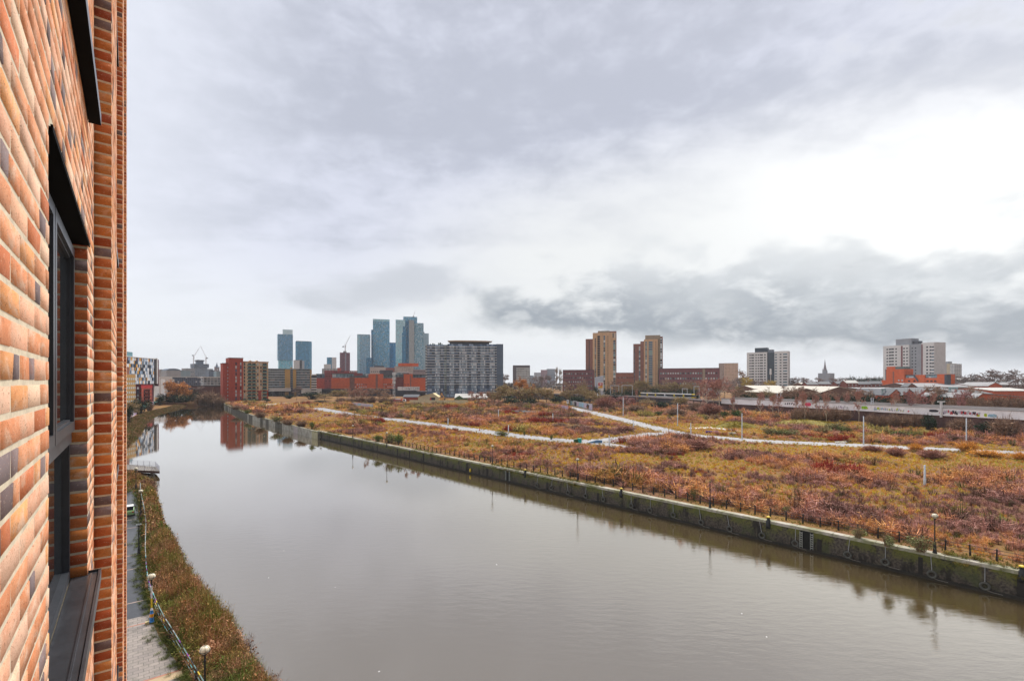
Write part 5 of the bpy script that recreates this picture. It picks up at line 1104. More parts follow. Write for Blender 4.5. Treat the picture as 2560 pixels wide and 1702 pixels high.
for px, py, w, lb in ((1829,1083,1.7,'pale concrete slab right of the purple block'),(1608,1116,1.9,'pale slab at the end of the road stub'),(1409,1081,1.6,'pale slab in the yellow grass inside the road fork'),(1222,1058,1.2,'small white slab in the grass left of the road fork'),(1665,1119,1.0,'small pale slab in the scrub right of the road stub'),(2102,1106,2.2,'long pale slab in the yellow grass near the tall white pole')):
    mb = MB(); mb.prism([(-w,-0.6),(w*0.8,-0.75),(w,0.5),(-w*0.7,0.7)], 0, 0.28); solo('concrete_slab', mb, M('slab_pale', (0.60,0.58,0.54), 0.8, 0.15, 1), lb, 'slab', 'concrete slabs on the waste ground', at(px,py), random.uniform(-0.2,0.2))

# ------------------------------------------------------------------ near bank: railing, jetty, car
rp = [B(px,py,GL+1.1) for px,py in ((530,1740),(509,1702),(487,1665),(465,1629),(444.5,1594),(424,1561),(408,1537),(390,1500),(372,1455),(366,1417),(363,1365),(365,1302),(361,1272),(355.5,1245),(351,1222),(350.7,1207))]
lr = thing('towpath_railing', 'worn turquoise and black tubular railing with spray paint along the towpath', 'railing')
rp2 = lerp_path(rp, 40); railm = [M('rail_teal', (0.16,0.26,0.25), 0.45, 0.35, 3), iron, M('rail_yellow', (0.7,0.5,0.04), 0.5, 0.2, 6), M('rail_cyan', (0.10,0.45,0.48), 0.5, 0.2, 6), M('rail_violet', (0.25,0.05,0.35), 0.5, 0.2, 6), M('rail_grey', (0.40,0.42,0.42), 0.45, 0.2, 4)]
rg = random.Random(9)
for dz, rr in ((0,0.035),(-0.38,0.024),(-0.76,0.024)):
    mb = MB()
    for i, (a, b2) in enumerate(zip(rp2, rp2[1:])):
        n = 4
        for k in range(n): mb.tube(a+(b2-a)*(k/n)+Vector((0,0,dz)), a+(b2-a)*((k+1)/n)+Vector((0,0,dz)), rr, k=6, m=(rg.choice((0,0,0,0,1,1,1,0,1,0,1,5,3,2,4)) if i < 16 else rg.choice((5,5,0))))
    part('rail', mb, railm, lr)
for i in range(0, 41, 1):
    if i % 2: continue
    q_ = rp2[i]; mb = MB(); mb.box(-0.04,0.04,-0.04,0.04,0,1.1); part('post', mb, iron, lr, loc=(q_.x,q_.y,GL))
timber = M('jetty_timber', (0.23,0.205,0.18), 0.75, 0.25, 1.5, stretch=(1,6,1)); 
jz = 1.15; jr = thing('jetty', 'timber jetty deck with thin metal railings reaching over the water from the left bank', 'jetty')
c0, c1, c2, c3 = B(398,1177,jz), B(389,1166,jz), Vector((-108,122,jz)), Vector((-106,114.5,jz))
mb = MB(); n = 34
for i in range(n):
    f0, f1 = i/n, (i+0.9)/n; a, b2, e_, g_ = c0+(c3-c0)*f0, c0+(c3-c0)*f1, c1+(c2-c1)*f1, c1+(c2-c1)*f0
    k = len(mb.v); mb.v += [(*p.xy, jz-0.07) for p in (a,b2,e_,g_)]+[(*p.xy, jz) for p in (a,b2,e_,g_)]
    for f in ((0,3,2,1),(4,5,6,7),(0,1,5,4),(1,2,6,5),(2,3,7,6),(3,0,4,7)): mb.f.append(tuple(k+q for q in f)); mb.m.append(0); mb.c.append(None)
part('deck', mb, timber, jr)
mb = MB()
for a, b2 in ((c0,c3),(c0,c1),(c1,c2)): 
    d = (b2-a).normalized(); n_ = Vector((d.y,-d.x,0))*0.1; k = len(mb.v); q4 = [a-n_,b2-n_,b2+n_,a+n_]; mb.v += [(*p.xy,jz-0.55) for p in q4]+[(*p.xy,jz-0.075) for p in q4]
    for f in ((0,3,2,1),(4,5,6,7),(0,1,5,4),(1,2,6,5),(2,3,7,6),(3,0,4,7)): mb.f.append(tuple(k+q for q in f)); mb.m.append(0); mb.c.append(None)
part('fascia', mb, M('rust_timber', (0.07,0.035,0.028), 0.8, 0.3, 1), jr)
for f in (0.12, 0.5, 0.85):
    p = c0+(c3-c0)*f+Vector((0,1.5,0)); mb = MB(); mb.box(-0.3,0.3,-0.3,0.3,-1.5,jz-0.1); part('pile', mb, concrete, jr, loc=(p.x,p.y,0))
railgrey = M('jetty_rail', (0.26,0.24,0.30), 0.4, 0.2, 2)
def fence_run(root, pts, h, rails, step, r, mat, z):
    for a, b2 in zip(pts, pts[1:]):
        L = (b2-a).length; n = max(1, round(L/step))
        for i in range(n+1):
            p = a+(b2-a)*(i/n); mb = MB(); mb.tube((0,0,0),(0,0,h),r*1.3,k=5); part('post', mb, mat, root, loc=(p.x,p.y,z))
        for q in range(rails):
            mb = MB(); zz_ = z+h*(q+1)/rails; mb.tube((a.x,a.y,zz_),(b2.x,b2.y,zz_),r,k=5); part('rail', mb, mat, root)
fence_run(jr, [c3, c0, c1, c2], 1.15, 4, 2.0, 0.028, railgrey, jz)
# small car on the towpath
cr = thing('small_car', 'small white and green car parked on the wet towpath, half hidden by the brick wall', 'car', B(320.5,1291), math.atan2(pd.y, pd.x))
mb = MB(); mb.extr([(0,0.25),(2.6,0.25),(2.6,0.75),(2.35,0.85),(0.1,0.9),(0,0.7)], -0.72, 0.72); part('body', mb, M('lime_paint', (0.35,0.55,0.25), 0.35, 0.1, 1), cr)
mb = MB(); mb.extr([(0.1,0.905),(2.1,0.86),(1.7,1.42),(0.3,1.45)], -0.62, 0.62); part('cabin', mb, M('car_glass', (0.015,0.016,0.02), 0.1, 0.2, 1), cr); mb = MB(); mb.extr([(0.28,1.452),(1.72,1.425),(1.6,1.5),(0.4,1.52)], -0.64, 0.64); part('roof', mb, whitep, cr)
for x in (0.5, 2.1):
    for y in (-0.7, 0.7): mb = MB(); mb.tube((x,y-0.09,0.28),(x,y+0.09,0.28),0.28,k=14); part('wheel', mb, blackp, cr)
for y in (-0.55, 0.55): mb = MB(); mb.box(-0.03,0.02,y-0.1,y+0.1,0.55,0.72); part('tail_light', mb, redp, cr)
# ------------------------------------------------------------------ railway viaduct, trams, yards
def wall_run(mb, pts, z0, z1, th, m=0, z0b=None, z1b=None):
    for a, b2 in zip(pts, pts[1:]):
        d = (Vector(b2)-Vector(a)); d = Vector((d.x,d.y)).normalized(); n = Vector((d.y,-d.x))*th/2
        q4 = [(a[0]-n.x,a[1]-n.y),(b2[0]-n.x,b2[1]-n.y),(b2[0]+n.x,b2[1]+n.y),(a[0]+n.x,a[1]+n.y)]; k = len(mb.v)
        mb.v += [(x,y,z0) for x,y in q4]+[(x,y,z1) for x,y in q4]
        for f in ((0,3,2,1),(4,5,6,7),(0,1,5,4),(1,2,6,5),(2,3,7,6),(3,0,4,7)): mb.f.append(tuple(k+i for i in f)); mb.m.append(m); mb.c.append(None)
DECK = 9.2
vp = [(245,60),(196,130),(185,173),(174,197),(165.5,225),(149.5,265),(133,298)]
vd = thing('tram_viaduct', 'brick viaduct with a white graffiti covered parapet crossing the right side of the waste ground', 'viaduct')
vbr = M('viaduct_brick', (0.095,0.05,0.045), 0.9, 0.3, 0.35); par = M('white_parapet', (0.86,0.84,0.86), 0.7, 0.12, 0.3)
mb = MB(); wall_run(mb, vp, -0.5, 7.9, 8); part('brick_wall', mb, vbr, vd)
mb = MB(); wall_run(mb, [(x-4.3*0.95, y-1.0) for x, y in vp[:-1]]+[(vp[-1][0]-3.8, vp[-1][1]-2)], 7.8, 10.9, 0.4); part('parapet', mb, par, vd)
mb = MB(); wall_run(mb, [(x-4.45*0.95, y-1.0) for x, y in vp[:-1]]+[(vp[-1][0]-4, vp[-1][1]-2)], 10.85, 11.15, 0.7); part('parapet_coping', mb, M('parapet_grey', (0.36,0.36,0.37), 0.8, 0.12, 0.3), vd)
mb = MB(); wall_run(mb, [(x+4.0, y+1.0) for x, y in vp], 7.8, 11.7, 0.4); part('far_parapet', mb, M('parapet_stone', (0.40,0.37,0.35), 0.8, 0.12, 0.3), vd)
# spray paint on the parapet: letter-like strokes and filled shapes
gcol = [M('spray_pink', (0.72,0.06,0.14), 0.6, 0.15, 1), M('spray_green', (0.25,0.52,0.02), 0.6, 0.2, 1), M('spray_purple', (0.45,0.10,0.42), 0.6, 0.3, 1), M('spray_black', (0.02,0.015,0.03), 0.6, 0.3, 1), M('spray_lilac', (0.50,0.42,0.52), 0.6, 0.2, 1), M('spray_silver', (0.50,0.51,0.52), 0.5, 0.2, 1), M('spray_red', (0.55,0.03,0.04), 0.6, 0.15, 1), M('spray_lime', (0.50,0.58,0.02), 0.6, 0.2, 1), M('spray_sky', (0.30,0.50,0.62), 0.6, 0.2, 1)]
def viaduct_pt(px, off=-4.55):
    """point on the near face of the parapet seen at a photo column"""
    k = (px-CX)/F; P_ = [(x-4.3*0.95-0.23, y-1.0) for x, y in vp[:-1]]+[(vp[-1][0]-4.0, vp[-1][1]-2)]
    for a, b2 in zip(P_, P_[1:]):
        fa, fb = a[0]-k*a[1], b2[0]-k*b2[1]
        if fa*fb <= 0: t = fa/(fa-fb); return Vector((a[0]+(b2[0]-a[0])*t, a[1]+(b2[1]-a[1])*t, 0))
    return Vector((*P_[-1],0))
rg = random.Random(21)
def stroke(mb, o, u, x, z, dx, dz, w, m, d=0.03):
    L = math.hypot(dx, dz); nx_, nz_ = -dz/L*w, dx/L*w; nrm = Vector((u.y,-u.x,0)); nrm = nrm if nrm.dot(o) < 0 else -nrm
    q = lambda a, b2: tuple(o+u*a+Vector((0,0,b2))+nrm*d)
    mb.face([q(x-nx_,z-nz_),q(x+dx-nx_,z+dz-nz_),q(x+dx+nx_,z+dz+nz_),q(x+nx_,z+nz_)], m)
def piece(root, px0, px1, z0, z1, cols, out=None, n=7, deep=0.0):
    a, b2 = viaduct_pt(px0), viaduct_pt(px1); u = (b2-a); L = u.length; u.normalize(); mb = MB(); ms = [gcol[c] for c in cols]
    nrm = Vector((u.y,-u.x,0)); nrm = nrm if nrm.dot(a) < 0 else -nrm; a = a+nrm*deep
    if out is not None:
        k = 14; pts = []
        for i in range(k):
            t = 2*PI*i/k; rr = rg.uniform(0.82,1.08); pts.append(tuple(a+u*(L/2+L/2*rr*math.copysign(abs(math.cos(t))**0.6, math.cos(t)))+Vector((0,0,(z0+z1)/2+(z1-z0)/2*rr*math.copysign(abs(math.sin(t))**0.6, math.sin(t))))+nrm*0.015))
        mb.face(pts, 0)
    for i in range(n):
        x = L*(i+0.2)/n; h_ = (z1-z0)
        for _ in range(2): stroke(mb, a, u, x+rg.uniform(0,L/n*0.4), z0+h_*rg.uniform(0.1,0.4), L/n*rg.uniform(-0.3,0.6)+0.01, h_*rg.uniform(0.25,0.55), h_*rg.uniform(0.08,0.15), rg.randrange(len(ms)), 0.03+0.004*_)
    part('graffiti', mb, ms, root)
piece(vd, 1961, 1988, 8.6, 10.4, [3], None, 5); piece(vd, 2011, 2029, 8.7, 10.5, [0,6,0], 1, 4); piece(vd, 2036, 2072, 8.2, 10.0, [5,4,3], None, 8); piece(vd, 2090, 2120, 8.2, 10.2, [4,5,4], None, 7)
piece(vd, 2139, 2150, 9.8, 10.6, [6,0], None, 3); piece(vd, 2153, 2170, 8.6, 10.2, [1,7,1], 1, 5); piece(vd, 2184, 2260, 8.2, 10.2, [5,4,8,7,4], None, 16); piece(vd, 2268, 2352, 8.2, 10.0, [2,6,3,4,2], 1, 14); piece(vd, 2322, 2346, 9.0, 10.1, [3,3], 1, 3); piece(vd, 2358, 2450, 8.2, 10.6, [5,4,3,6,5], None, 22); piece(vd, 2440, 2450, 8.1, 9.3, [7,7], 1, 2); piece(vd, 2460, 2468, 8.2, 9.6, [7,1], 1, 2); piece(vd, 2470, 2492, 8.1, 9.4, [8,5], 1, 4)
for a_, b_ in ((2138,2160),(2168,2192),(2218,2244),(2282,2292),(2297,2330),(2336,2375),(2408,2450),(2456,2500),(1934,1956)): piece(vd, a_, b_, 4.6, 7.0, [5,5,4,3], 1 if rg.random()<0.4 else None, 7, -0.55)
# dark shed wall under the viaduct end and the embankment towards the left
vp2 = [(133,298),(130,342),(108,400),(20,520),(-60,590),(-130,610)]
em = thing('tram_embankment', 'dark retaining wall and tram deck carrying the tram line across the centre of the view', 'embankment')
mb = MB(); wall_run(mb, vp2, -0.5, 8.7, 9); part('retaining_wall', mb, M('dark_wall', (0.045,0.038,0.045), 0.9, 0.3, 0.3), em)
mb = MB(); wall_run(mb, [(x-4.4, y-0.6) for x, y in vp2], 8.6, 9.5, 0.5); part('deck_edge', mb, M('deck_edge', (0.40,0.36,0.35), 0.8, 0.15, 0.3), em)
a, b2 = Vector((129.5,302,0)), Vector((125.3,335,0)); mb = MB(); u = (b2-a).normalized()
for i in range(3):
    for z in (3.8, 6.4): stroke(mb, a-Vector((1.8,0.3,0)), u, 4+i*9, z+0.9, 7.5, 0.001, 0.85, 0, 3.2)
part('painted_panel', mb, M('pink_panel', (0.55,0.36,0.31), 0.8, 0.15, 0.3), em)
# long railway viaduct behind the flats
lv = thing('railway_viaduct', 'long dark railway viaduct with pale bridge girders behind the gravel yard', 'viaduct')
mb = MB(); L0 = Vector((-295,600,0)); L1 = Vector((-120,606,0)); wall_run(mb, [tuple(L0),tuple(L1)], 8.2, 12.2, 9); part('deck', mb, M('viaduct_dark', (0.035,0.035,0.045), 0.9, 0.3, 0.3), lv)
mb = MB()
for px in (671, 688, 727, 751, 806, 840, 870, 900, 935, 965, 1000, 1040): x = gx(px,600); mb.box(x-(1.2 if px < 800 else 5), x+(1.2 if px < 800 else 6), 597, 606, G, 8.3)
part('pier', mb, MATS['viaduct_dark'], lv)
mb = MB(); mb.box(gx(805,600), gx(1062,600), 598.5, 604, G, 8.25); part('infill_wall', mb, M('viaduct_brick_b', (0.05,0.035,0.035), 0.9, 0.3, 0.3), lv)
for px0, px1, z0_, z1_ in ((673,726,9.3,13.2),(753,803,6.4,12.6)):
    x0, x1 = gx(px0,594), gx(px1,594); mb = MB(); mb.box(x0,x1,594.6,595.2,z0_,z1_); mb.box(x0,x1,594.2,594.6,z1_-0.5,z1_); mb.box(x0,x1,594.2,594.6,z0_,z0_+0.4); xx = x0+1
    while xx < x1: mb.box(xx,xx+0.3,594.3,594.6,z0_+0.4,z1_-0.5); xx += 2.2
    part('bridge_girder', mb, M('girder_grey', (0.48,0.47,0.46), 0.7, 0.12, 0.3), lv)
# arches far up the river
ar = thing('arched_viaduct', 'old brick arched railway viaduct crossing behind the river trees', 'viaduct')
x0, x1, Y = gx(478,470), gx(566,470), 470
mb = MB(); zt_ = gz(965.5,Y); cs = [x0+6+i*9.2 for i in range(4)]
prev = x0
for c_ in cs:
    mb.extr([(prev,0.5),(c_-3.4,0.5),(c_-3.4,zt_),(prev,zt_)], Y, Y+9); T_ = np.linspace(PI,0,9)
    for t0_, t1_ in zip(T_, T_[1:]): mb.extr([(c_+3.4*math.cos(t0_),5.2+3.4*math.sin(t0_)),(c_+3.4*math.cos(t1_),5.2+3.4*math.sin(t1_)),(c_+3.4*math.cos(t1_),zt_),(c_+3.4*math.cos(t0_),zt_)], Y, Y+9)
    prev = c_+3.4
mb.extr([(prev,0.5),(x1,0.5),(x1,zt_),(prev,zt_)], Y, Y+9); part('arch_wall', mb, M('viaduct_red', (0.15,0.075,0.065), 0.9, 0.25, 0.4), ar)
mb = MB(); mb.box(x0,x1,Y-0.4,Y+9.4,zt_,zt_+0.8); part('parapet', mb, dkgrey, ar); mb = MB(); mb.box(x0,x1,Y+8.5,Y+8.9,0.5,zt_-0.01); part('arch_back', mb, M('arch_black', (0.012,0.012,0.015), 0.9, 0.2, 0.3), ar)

def tram(a, b2, z, label):
    a = Vector((*a,0)); b2 = Vector((*b2,0)); d = b2-a; L = d.length; r = thing('tram', label, 'tram', (a.x,a.y,z), math.atan2(d.y,d.x))
    half = L/2-0.5
    mb = MB()
    for s0 in (0.0, L/2+0.5):
        mb.box(s0+2.2, s0+half-(2.2 if s0 else 0.0)+ (0 if s0 else 0), -1.3, 1.3, 0.5, 1.25); mb.box(s0+2.2 if not s0 else s0, s0+half if not s0 else s0+half-2.2, -1.3, 1.3, 2.75, 3.4)
    mb.box(0+2.2, half, -1.3,1.3,0.49,1.24); mb.box(L/2+0.5, L-2.2, -1.3,1.3,0.51,1.26); mb.box(half, L/2+0.5, -1.1, 1.1, 0.7, 3.2)
    part('body', mb, whitep, r)
    mb = MB(); mb.box(1.2, half-0.05, -1.27, 1.27, 1.24, 2.76); mb.box(L/2+0.55, L-1.2, -1.27, 1.27, 1.24, 2.76); part('window_band', mb, WG['d'], r)
    for f in (0, 1):
        mb = MB(); s_ = lambda x: x if not f else L-x
        P_ = [(0.35,0.45),(2.25,0.45),(2.25,1.27),(0.12,1.27)]; Q_ = [(1.1,2.72),(2.25,2.72),(2.25,3.45),(1.7,3.45)]
        for pl in (P_, Q_): mb.extr([(s_(x),zz) for x,zz in (pl if not f else pl[::-1])], -1.32, 1.32)
        part('cab_end', mb, yellow, r)
        mb = MB(); pl = [(0.12,1.27),(1.15,1.27),(1.15,2.72),(1.05,2.72)]; mb.extr([(s_(x),zz) for x,zz in (pl if not f else pl[::-1])], -1.25, 1.25); part('windscreen', mb, WG['d'], r)
    for x in (L*0.17, L*0.33, L*0.67, L*0.83): mb = MB(); mb.box(x-0.7,x+0.7,-1.335,-1.3,0.6,3.0); part('door', mb, M('door_yellow', (0.55,0.42,0.05), 0.5, 0.1, 1), r)
    mb = MB()
    for x in (3.5, L/2, L-3.5): mb.box(x-1.2,x+1.2,-1.1,1.1,0,0.5)
    part('bogie', mb, blackp, r); mb = MB(); mb.box(L*0.3,L*0.3+3,-0.8,0.8,3.45,3.75); mb.tube((L*0.3+1.5,0,3.75),(L*0.3+0.6,0,4.6),0.06,k=4); mb.tube((L*0.3+0.6,-0.7,4.6),(L*0.3+0.6,0.7,4.6),0.06,k=4); part('pantograph', mb, dkgrey, r)
    return r
tram((gx(1600,396),396),(gx(1738,348),348), 8.9, 'white and yellow tram running between the trees right of centre')
tram((gx(1066,575),575),(gx(1138,572),572), gz(979.8,575), 'white and yellow tram at the stop below the dark banded apartments')
Yp = 580; pf = thing('tram_stop', 'tram stop platform with a long white canopy at the foot of the banded apartments', 'tram stop', (gx(1064,Yp),Yp,0))
Lp = gx(1262,Yp)-gx(1064,Yp); zp = gz(980,Yp); mb = MB(); mb.box(0,Lp,-7,6,2.8,zp-0.2); part('platform', mb, M('dark_wall', None) if False else MATS['dark_wall'], pf)
mb = MB(); mb.extr([(gx(1130,Yp)-gx(1064,Yp),gz(966.5,Yp)),(gx(1240,Yp)-gx(1064,Yp),gz(966,Yp)),(gx(1252,Yp)-gx(1064,Yp),gz(961,Yp)),(gx(1138,Yp)-gx(1064,Yp),gz(961.5,Yp))], -2, 5); part('canopy', mb, M('canopy_white', (0.64,0.62,0.60), 0.6, 0.08, 0.2), pf)
mb = MB()
for i in range(11): x = gx(1138+i*10,Yp)-gx(1064,Yp); mb.box(x-0.12,x+0.12,0,0.3,zp-0.2,gz(966,Yp))
part('canopy_post', mb, yellow, pf)
mb = MB(); mb.box(gx(1229,Yp)-gx(1064,Yp),gx(1238,Yp)-gx(1064,Yp),-4,-3.6,gz(981.5,Yp),gz(970.5,Yp)); mb.box(gx(1240,Yp)-gx(1064,Yp),gx(1261,Yp)-gx(1064,Yp),-4,-3.6,gz(981.5,Yp),gz(971.5,Yp)); part('yellow_panel', mb, yellow, pf)
mb = MB(); mb.box(gx(1140,Yp)-gx(1064,Yp),gx(1228,Yp)-gx(1064,Yp),1.5,1.8,gz(978,Yp),gz(970,Yp)); part('screen', mb, GRID('shelter', (0.06,0.06,0.07), (0.35,0.28,0.08), 3, 6, fw=0.12, fh=0.0, spread=0.8, bright=(0.5,0.5,0.5), pb=0.25), pf)
# painted hoarding in front of the orange offices
Yh = 594; r = thing('painted_hoarding', 'white hoarding painted with big grey letters on the viaduct below the orange offices', 'hoarding', (gx(994,Yh),Yh,gz(975.8,Yh))); Lh = gx(1049,Yh)-gx(994,Yh); mb = MB(); mb.box(0,Lh,0,0.3,0,4.6); part('board', mb, M('board_white', (0.66,0.66,0.67), 0.6, 0.05, 0.3), r)
mb = MB(); o = Vector((0,-0.02,0)); u = Vector((1,0,0))
def letters(txt, x, w, h, z0):
    G_ = {'C':[(1,1,0,1),(0,1,0,0),(0,0,1,0)],'I':[(.5,0,.5,1)],'H':[(0,0,0,1),(1,0,1,1),(0,.5,1,.5)],'W':[(0,1,.25,0),(.25,0,.5,.6),(.5,.6,.75,0),(.75,0,1,1)],'G':[(1,1,0,1),(0,1,0,0),(0,0,1,0),(1,0,1,.5)],'N':[(0,0,0,1),(0,1,1,0),(1,0,1,1)],'M':[(0,0,0,1),(0,1,.5,.4),(.5,.4,1,1),(1,1,1,0)]}
    for k, ch in enumerate(txt):
        for a0,b0,a1,b1 in G_[ch]:
            dx, dz = (a1-a0)*w*0.7, (b1-b0)*h; L = math.hypot(dx,dz); nx_, nz_ = -dz/L*0.22, dx/L*0.22; X, Z = x+k*w+a0*w*0.7, z0+b0*h
            mb.face([(X-nx_,-0.03,Z-nz_),(X+dx-nx_,-0.03,Z+dz-nz_),(X+dx+nx_,-0.03,Z+dz+nz_),(X+nx_,-0.03,Z+nz_)])
letters('CIHWIGHN', 5.6, 2.75, 3.0, 0.8); part('lettering', mb, M('letter_grey', (0.22,0.23,0.26), 0.6, 0.2, 1), r)
# mobile phone mast
def lattice(root, h, w, mat, name='mast'):
    mb = MB(); n = int(h/2.5)
    for sx in (-w,w):
        for sy in (-w,w): mb.tube((sx,sy,0),(sx*0.6,sy*0.6,h),0.12,k=4)
    for i in range(n):
        z0_, z1_ = h*i/n, h*(i+1)/n; f0, f1 = w*(1-0.4*i/n), w*(1-0.4*(i+1)/n); s_ = 1 if i % 2 else -1
        for sy in (-1,1): mb.tube((-f0*s_,sy*f0,z0_),(f1*s_,sy*f1,z1_),0.07,k=4); mb.tube((sy*f0,-f0*s_,z0_),(sy*f1,f1*s_,z1_),0.07,k=4)
    part(name, mb, mat, root)
Ym = 430; r = thing('phone_mast', 'grey lattice phone mast with white antennas in front of the orange offices', 'mast', (gx(985,Ym),Ym,G)); hm = gz(930,Ym)-G; lattice(r, hm, 0.9, steel)
for k, (z, rr) in enumerate(((hm-0.5,1.3),(hm-4.5,1.5),(hm-8,1.1))):
    for t in range(4): mb = MB(); x, y = rr*math.cos(t*PI/2+0.5), rr*math.sin(t*PI/2+0.5); mb.box(x-0.2,x+0.2,y-0.2,y+0.2,z-2.4,z); part('antenna', mb, whitep, r)
Ym = 700; r = thing('phone_mast', 'white phone mast with a round antenna drum in front of the white and navy tower', 'mast', (gx(1926.5,Ym),Ym,G)); zt_ = gz(922,Ym)-G; mb = MB(); mb.tube((0,0,0),(0,0,zt_-8),0.55,0.42,k=8); part('pole', mb, steel, r); mb = MB(); mb.lathe([(0.5,zt_-8.5),(1.35,zt_-8),(1.35,zt_-4.3),(0.9,zt_-4),(0.9,zt_-3.6),(1.2,zt_-3.4),(1.2,zt_),(0.1,zt_+0.2)],10); part('antenna_drum', mb, whitep, r)
for px, tp, bs, Ym, lb in ((2206,972,1006,380,'teal lattice signal post with a gantry arm left of the red gabled sheds'),(2375,968,1010,330,'teal lattice gantry mast with a cross arm right of the red gabled sheds')):
    r = thing('signal_gantry', lb, 'gantry', (gx(px,Ym),Ym,gz(bs,Ym)-4), 0, 'teal gantries'); hm = gz(tp,Ym)-gz(bs,Ym)+4; tealm = M('teal_steel', (0.28,0.40,0.40), 0.5, 0.2, 1); lattice(r, hm, 0.55, tealm); mb = MB(); mb.box(-0.8,5.2 if px > 2300 else 2.5,-0.4,0.4,hm-0.8,hm+0.2); mb.box((4.6 if px > 2300 else 2.0),(5.0 if px>2300 else 2.4),-0.3,0.3,hm-3,hm-0.8); part('arm', mb, tealm, r)
# overhead line portals
for px0, px1, tp, bs, Yg, lb in ((1381,1404,963.5,986,430,'white overhead line portal at the left, above the dark scrub'),(1526,1547,963,988,430,'grey overhead line portal right of the red and yellow sign'),(1555,1581,962.5,990,420,'grey overhead line portal just left of the tram'),(1706,1718,970.5,995,370,'small white portal in front of the tram'),(1735,1748,965,996,360,'grey portal at the right end of the tram'),(1943,1952,983,1005,270,'pair of white posts standing on the left end of the graffiti parapet'),(2178,2183,994,1012,222,'twin white posts on the graffiti parapet right of the lime green tag')):
    r = thing('overhead_line_portal', lb, 'portal', (gx(px0,Yg),Yg,gz(bs,Yg)-0.5), 0, 'overhead line portals'); w_ = gx(px1,Yg)-gx(px0,Yg); hh = gz(tp,Yg)-gz(bs,Yg)+0.5; k = 0.16 if Yg > 300 else 0.12
    for x in (0, w_): mb = MB(); mb.box(x-k,x+k,-k,k,0,hh); part('post', mb, polem, r)
    if px0 < 1900: mb = MB(); mb.box(k,w_-k,-k,k,hh-0.5,hh); part('beam', mb, polem, r)
    else: mb = MB(); mb.box(k,w_-k,-k*0.6,k*0.6,hh*0.55,hh*0.62); part('beam', mb, polem, r)
p = viaduct_pt(2353); r = thing('overhead_line_post', 'white T shaped post on the graffiti parapet right of the purple and black piece', 'post', (p.x-0.3,p.y-0.3,7.2)); mb = MB(); mb.box(-0.3,0.3,-0.3,0.3,0,gz(1004,p.y)-7.2); part('post', mb, whitep, r); mb = MB(); mb.box(-1.4,1.5,-0.15,0.15,gz(1004.5,p.y)-7.3,gz(1003,p.y)-7.1); part('arm', mb, whitep, r)
# roadside sign, painted low walls
p = at(1419,1017); r = thing('road_sign', 'small white roadside sign on a thin post where the side road begins', 'sign', p); mb = MB(); mb.tube((0,0,0),(0,0,4.6),0.08,k=6); part('post', mb, polem, r); mb = MB(); mb.box(-0.75,0.75,-0.12,-0.09,2.6,5.2); part('plate', mb, whitep, r); mb = MB(); mb.box(-0.4,0.4,-0.14,-0.125,3.5,3.9); mb.box(-0.4,0.4,-0.14,-0.125,4.2,4.5); part('lettering', mb, M('letter_grey', (0.22,0.23,0.26)), r)
def low_wall(px0, py0, px1, py1, h, label, mat, cols, n):
    a, b2 = at(px0,py0), at(px1,py1); d = b2-a; L = d.length; r = thing('painted_wall', label, 'wall', a, math.atan2(d.y,d.x)); mb = MB(); mb.box(0,L,0,0.35,0,h); part('wall', mb, mat, r); mb = MB()
    for i in range(n):
        x = L*(i+0.15)/n; k = rg.randrange(len(cols)); mb.face([(x,-0.02,h*0.15),(x+L/n*0.8,-0.02,h*rg.uniform(0.05,0.3)),(x+L/n*0.9,-0.02,h*rg.uniform(0.6,0.95)),(x+L/n*0.3,-0.02,h*0.97),(x-L/n*0.1,-0.02,h*rg.uniform(0.5,0.8))], k)
    part('graffiti', mb, [gcol[c] for c in cols], r)
    return r
pinkm = M('faded_pink', (0.60,0.26,0.24), 0.8, 0.15, 0.5); low_wall(1361,1018,1420,1027,3.2,'faded pink hoarding at the start of the side road',pinkm,[4],3); low_wall(1425,1013,1480,1026,4.0,'silver and blue graffiti wall curving behind the roadside sign',M('grey_wall', (0.40,0.40,0.42), 0.8, 0.15, 0.4),[5,8,4,3,0,5],9)
low_wall(1278,1032,1352,1034,1.6,'low wall with teal and blue graffiti in the middle of the scrub',MATS['grey_wall'],[8,3,5,1,8],8); low_wall(880,1013,932,1018,2.2,'low lilac graffiti wall in front of the red truck',MATS['grey_wall'],[4,8,5,4],7); low_wall(1847,1037,1868,1037,2.6,'white graffiti panel beside the dark green gorse bush',MATS['grey_wall'],[5,3,8],4); low_wall(1882,1040,1928,1041,1.7,'low pale graffiti wall right of the gorse bush',MATS['grey_wall'],[5,5,3],6)
hb = thing('painted_wall', 'pastel painted wall in teal, pink and white curving along the far left bank', 'wall'); rg2 = random.Random(4); past = [M('pastel_teal', (0.18,0.56,0.52), 0.7, 0.1, 0.5), M('pastel_pink', (0.62,0.40,0.42), 0.7, 0.1, 0.5), M('pastel_white', (0.62,0.62,0.66), 0.7, 0.1, 0.5), M('pastel_yellow', (0.62,0.55,0.25), 0.7, 0.1, 0.5), M('pastel_lilac', (0.45,0.35,0.52), 0.7, 0.1, 0.5)]
hp = lerp_path([B(316,1050,GL),B(344,1034,GL),B(358,1023,GL),B(372,1015,GL),B(400,1008.5,GL),B(421,1004.5,GL)], 30); mb = MB()
for i, (a, b2) in enumerate(zip(hp, hp[1:])): wall_run(mb, [tuple(a),tuple(b2)], 0.2, GL+3.0, 0.3, (2,2,1,2,4,4,1,3,4,2,2,3,2,0,0,0,0,0,3,1,1,4,0,0,0,1,1,2,2,2)[i])
part('wall', mb, past, hb)
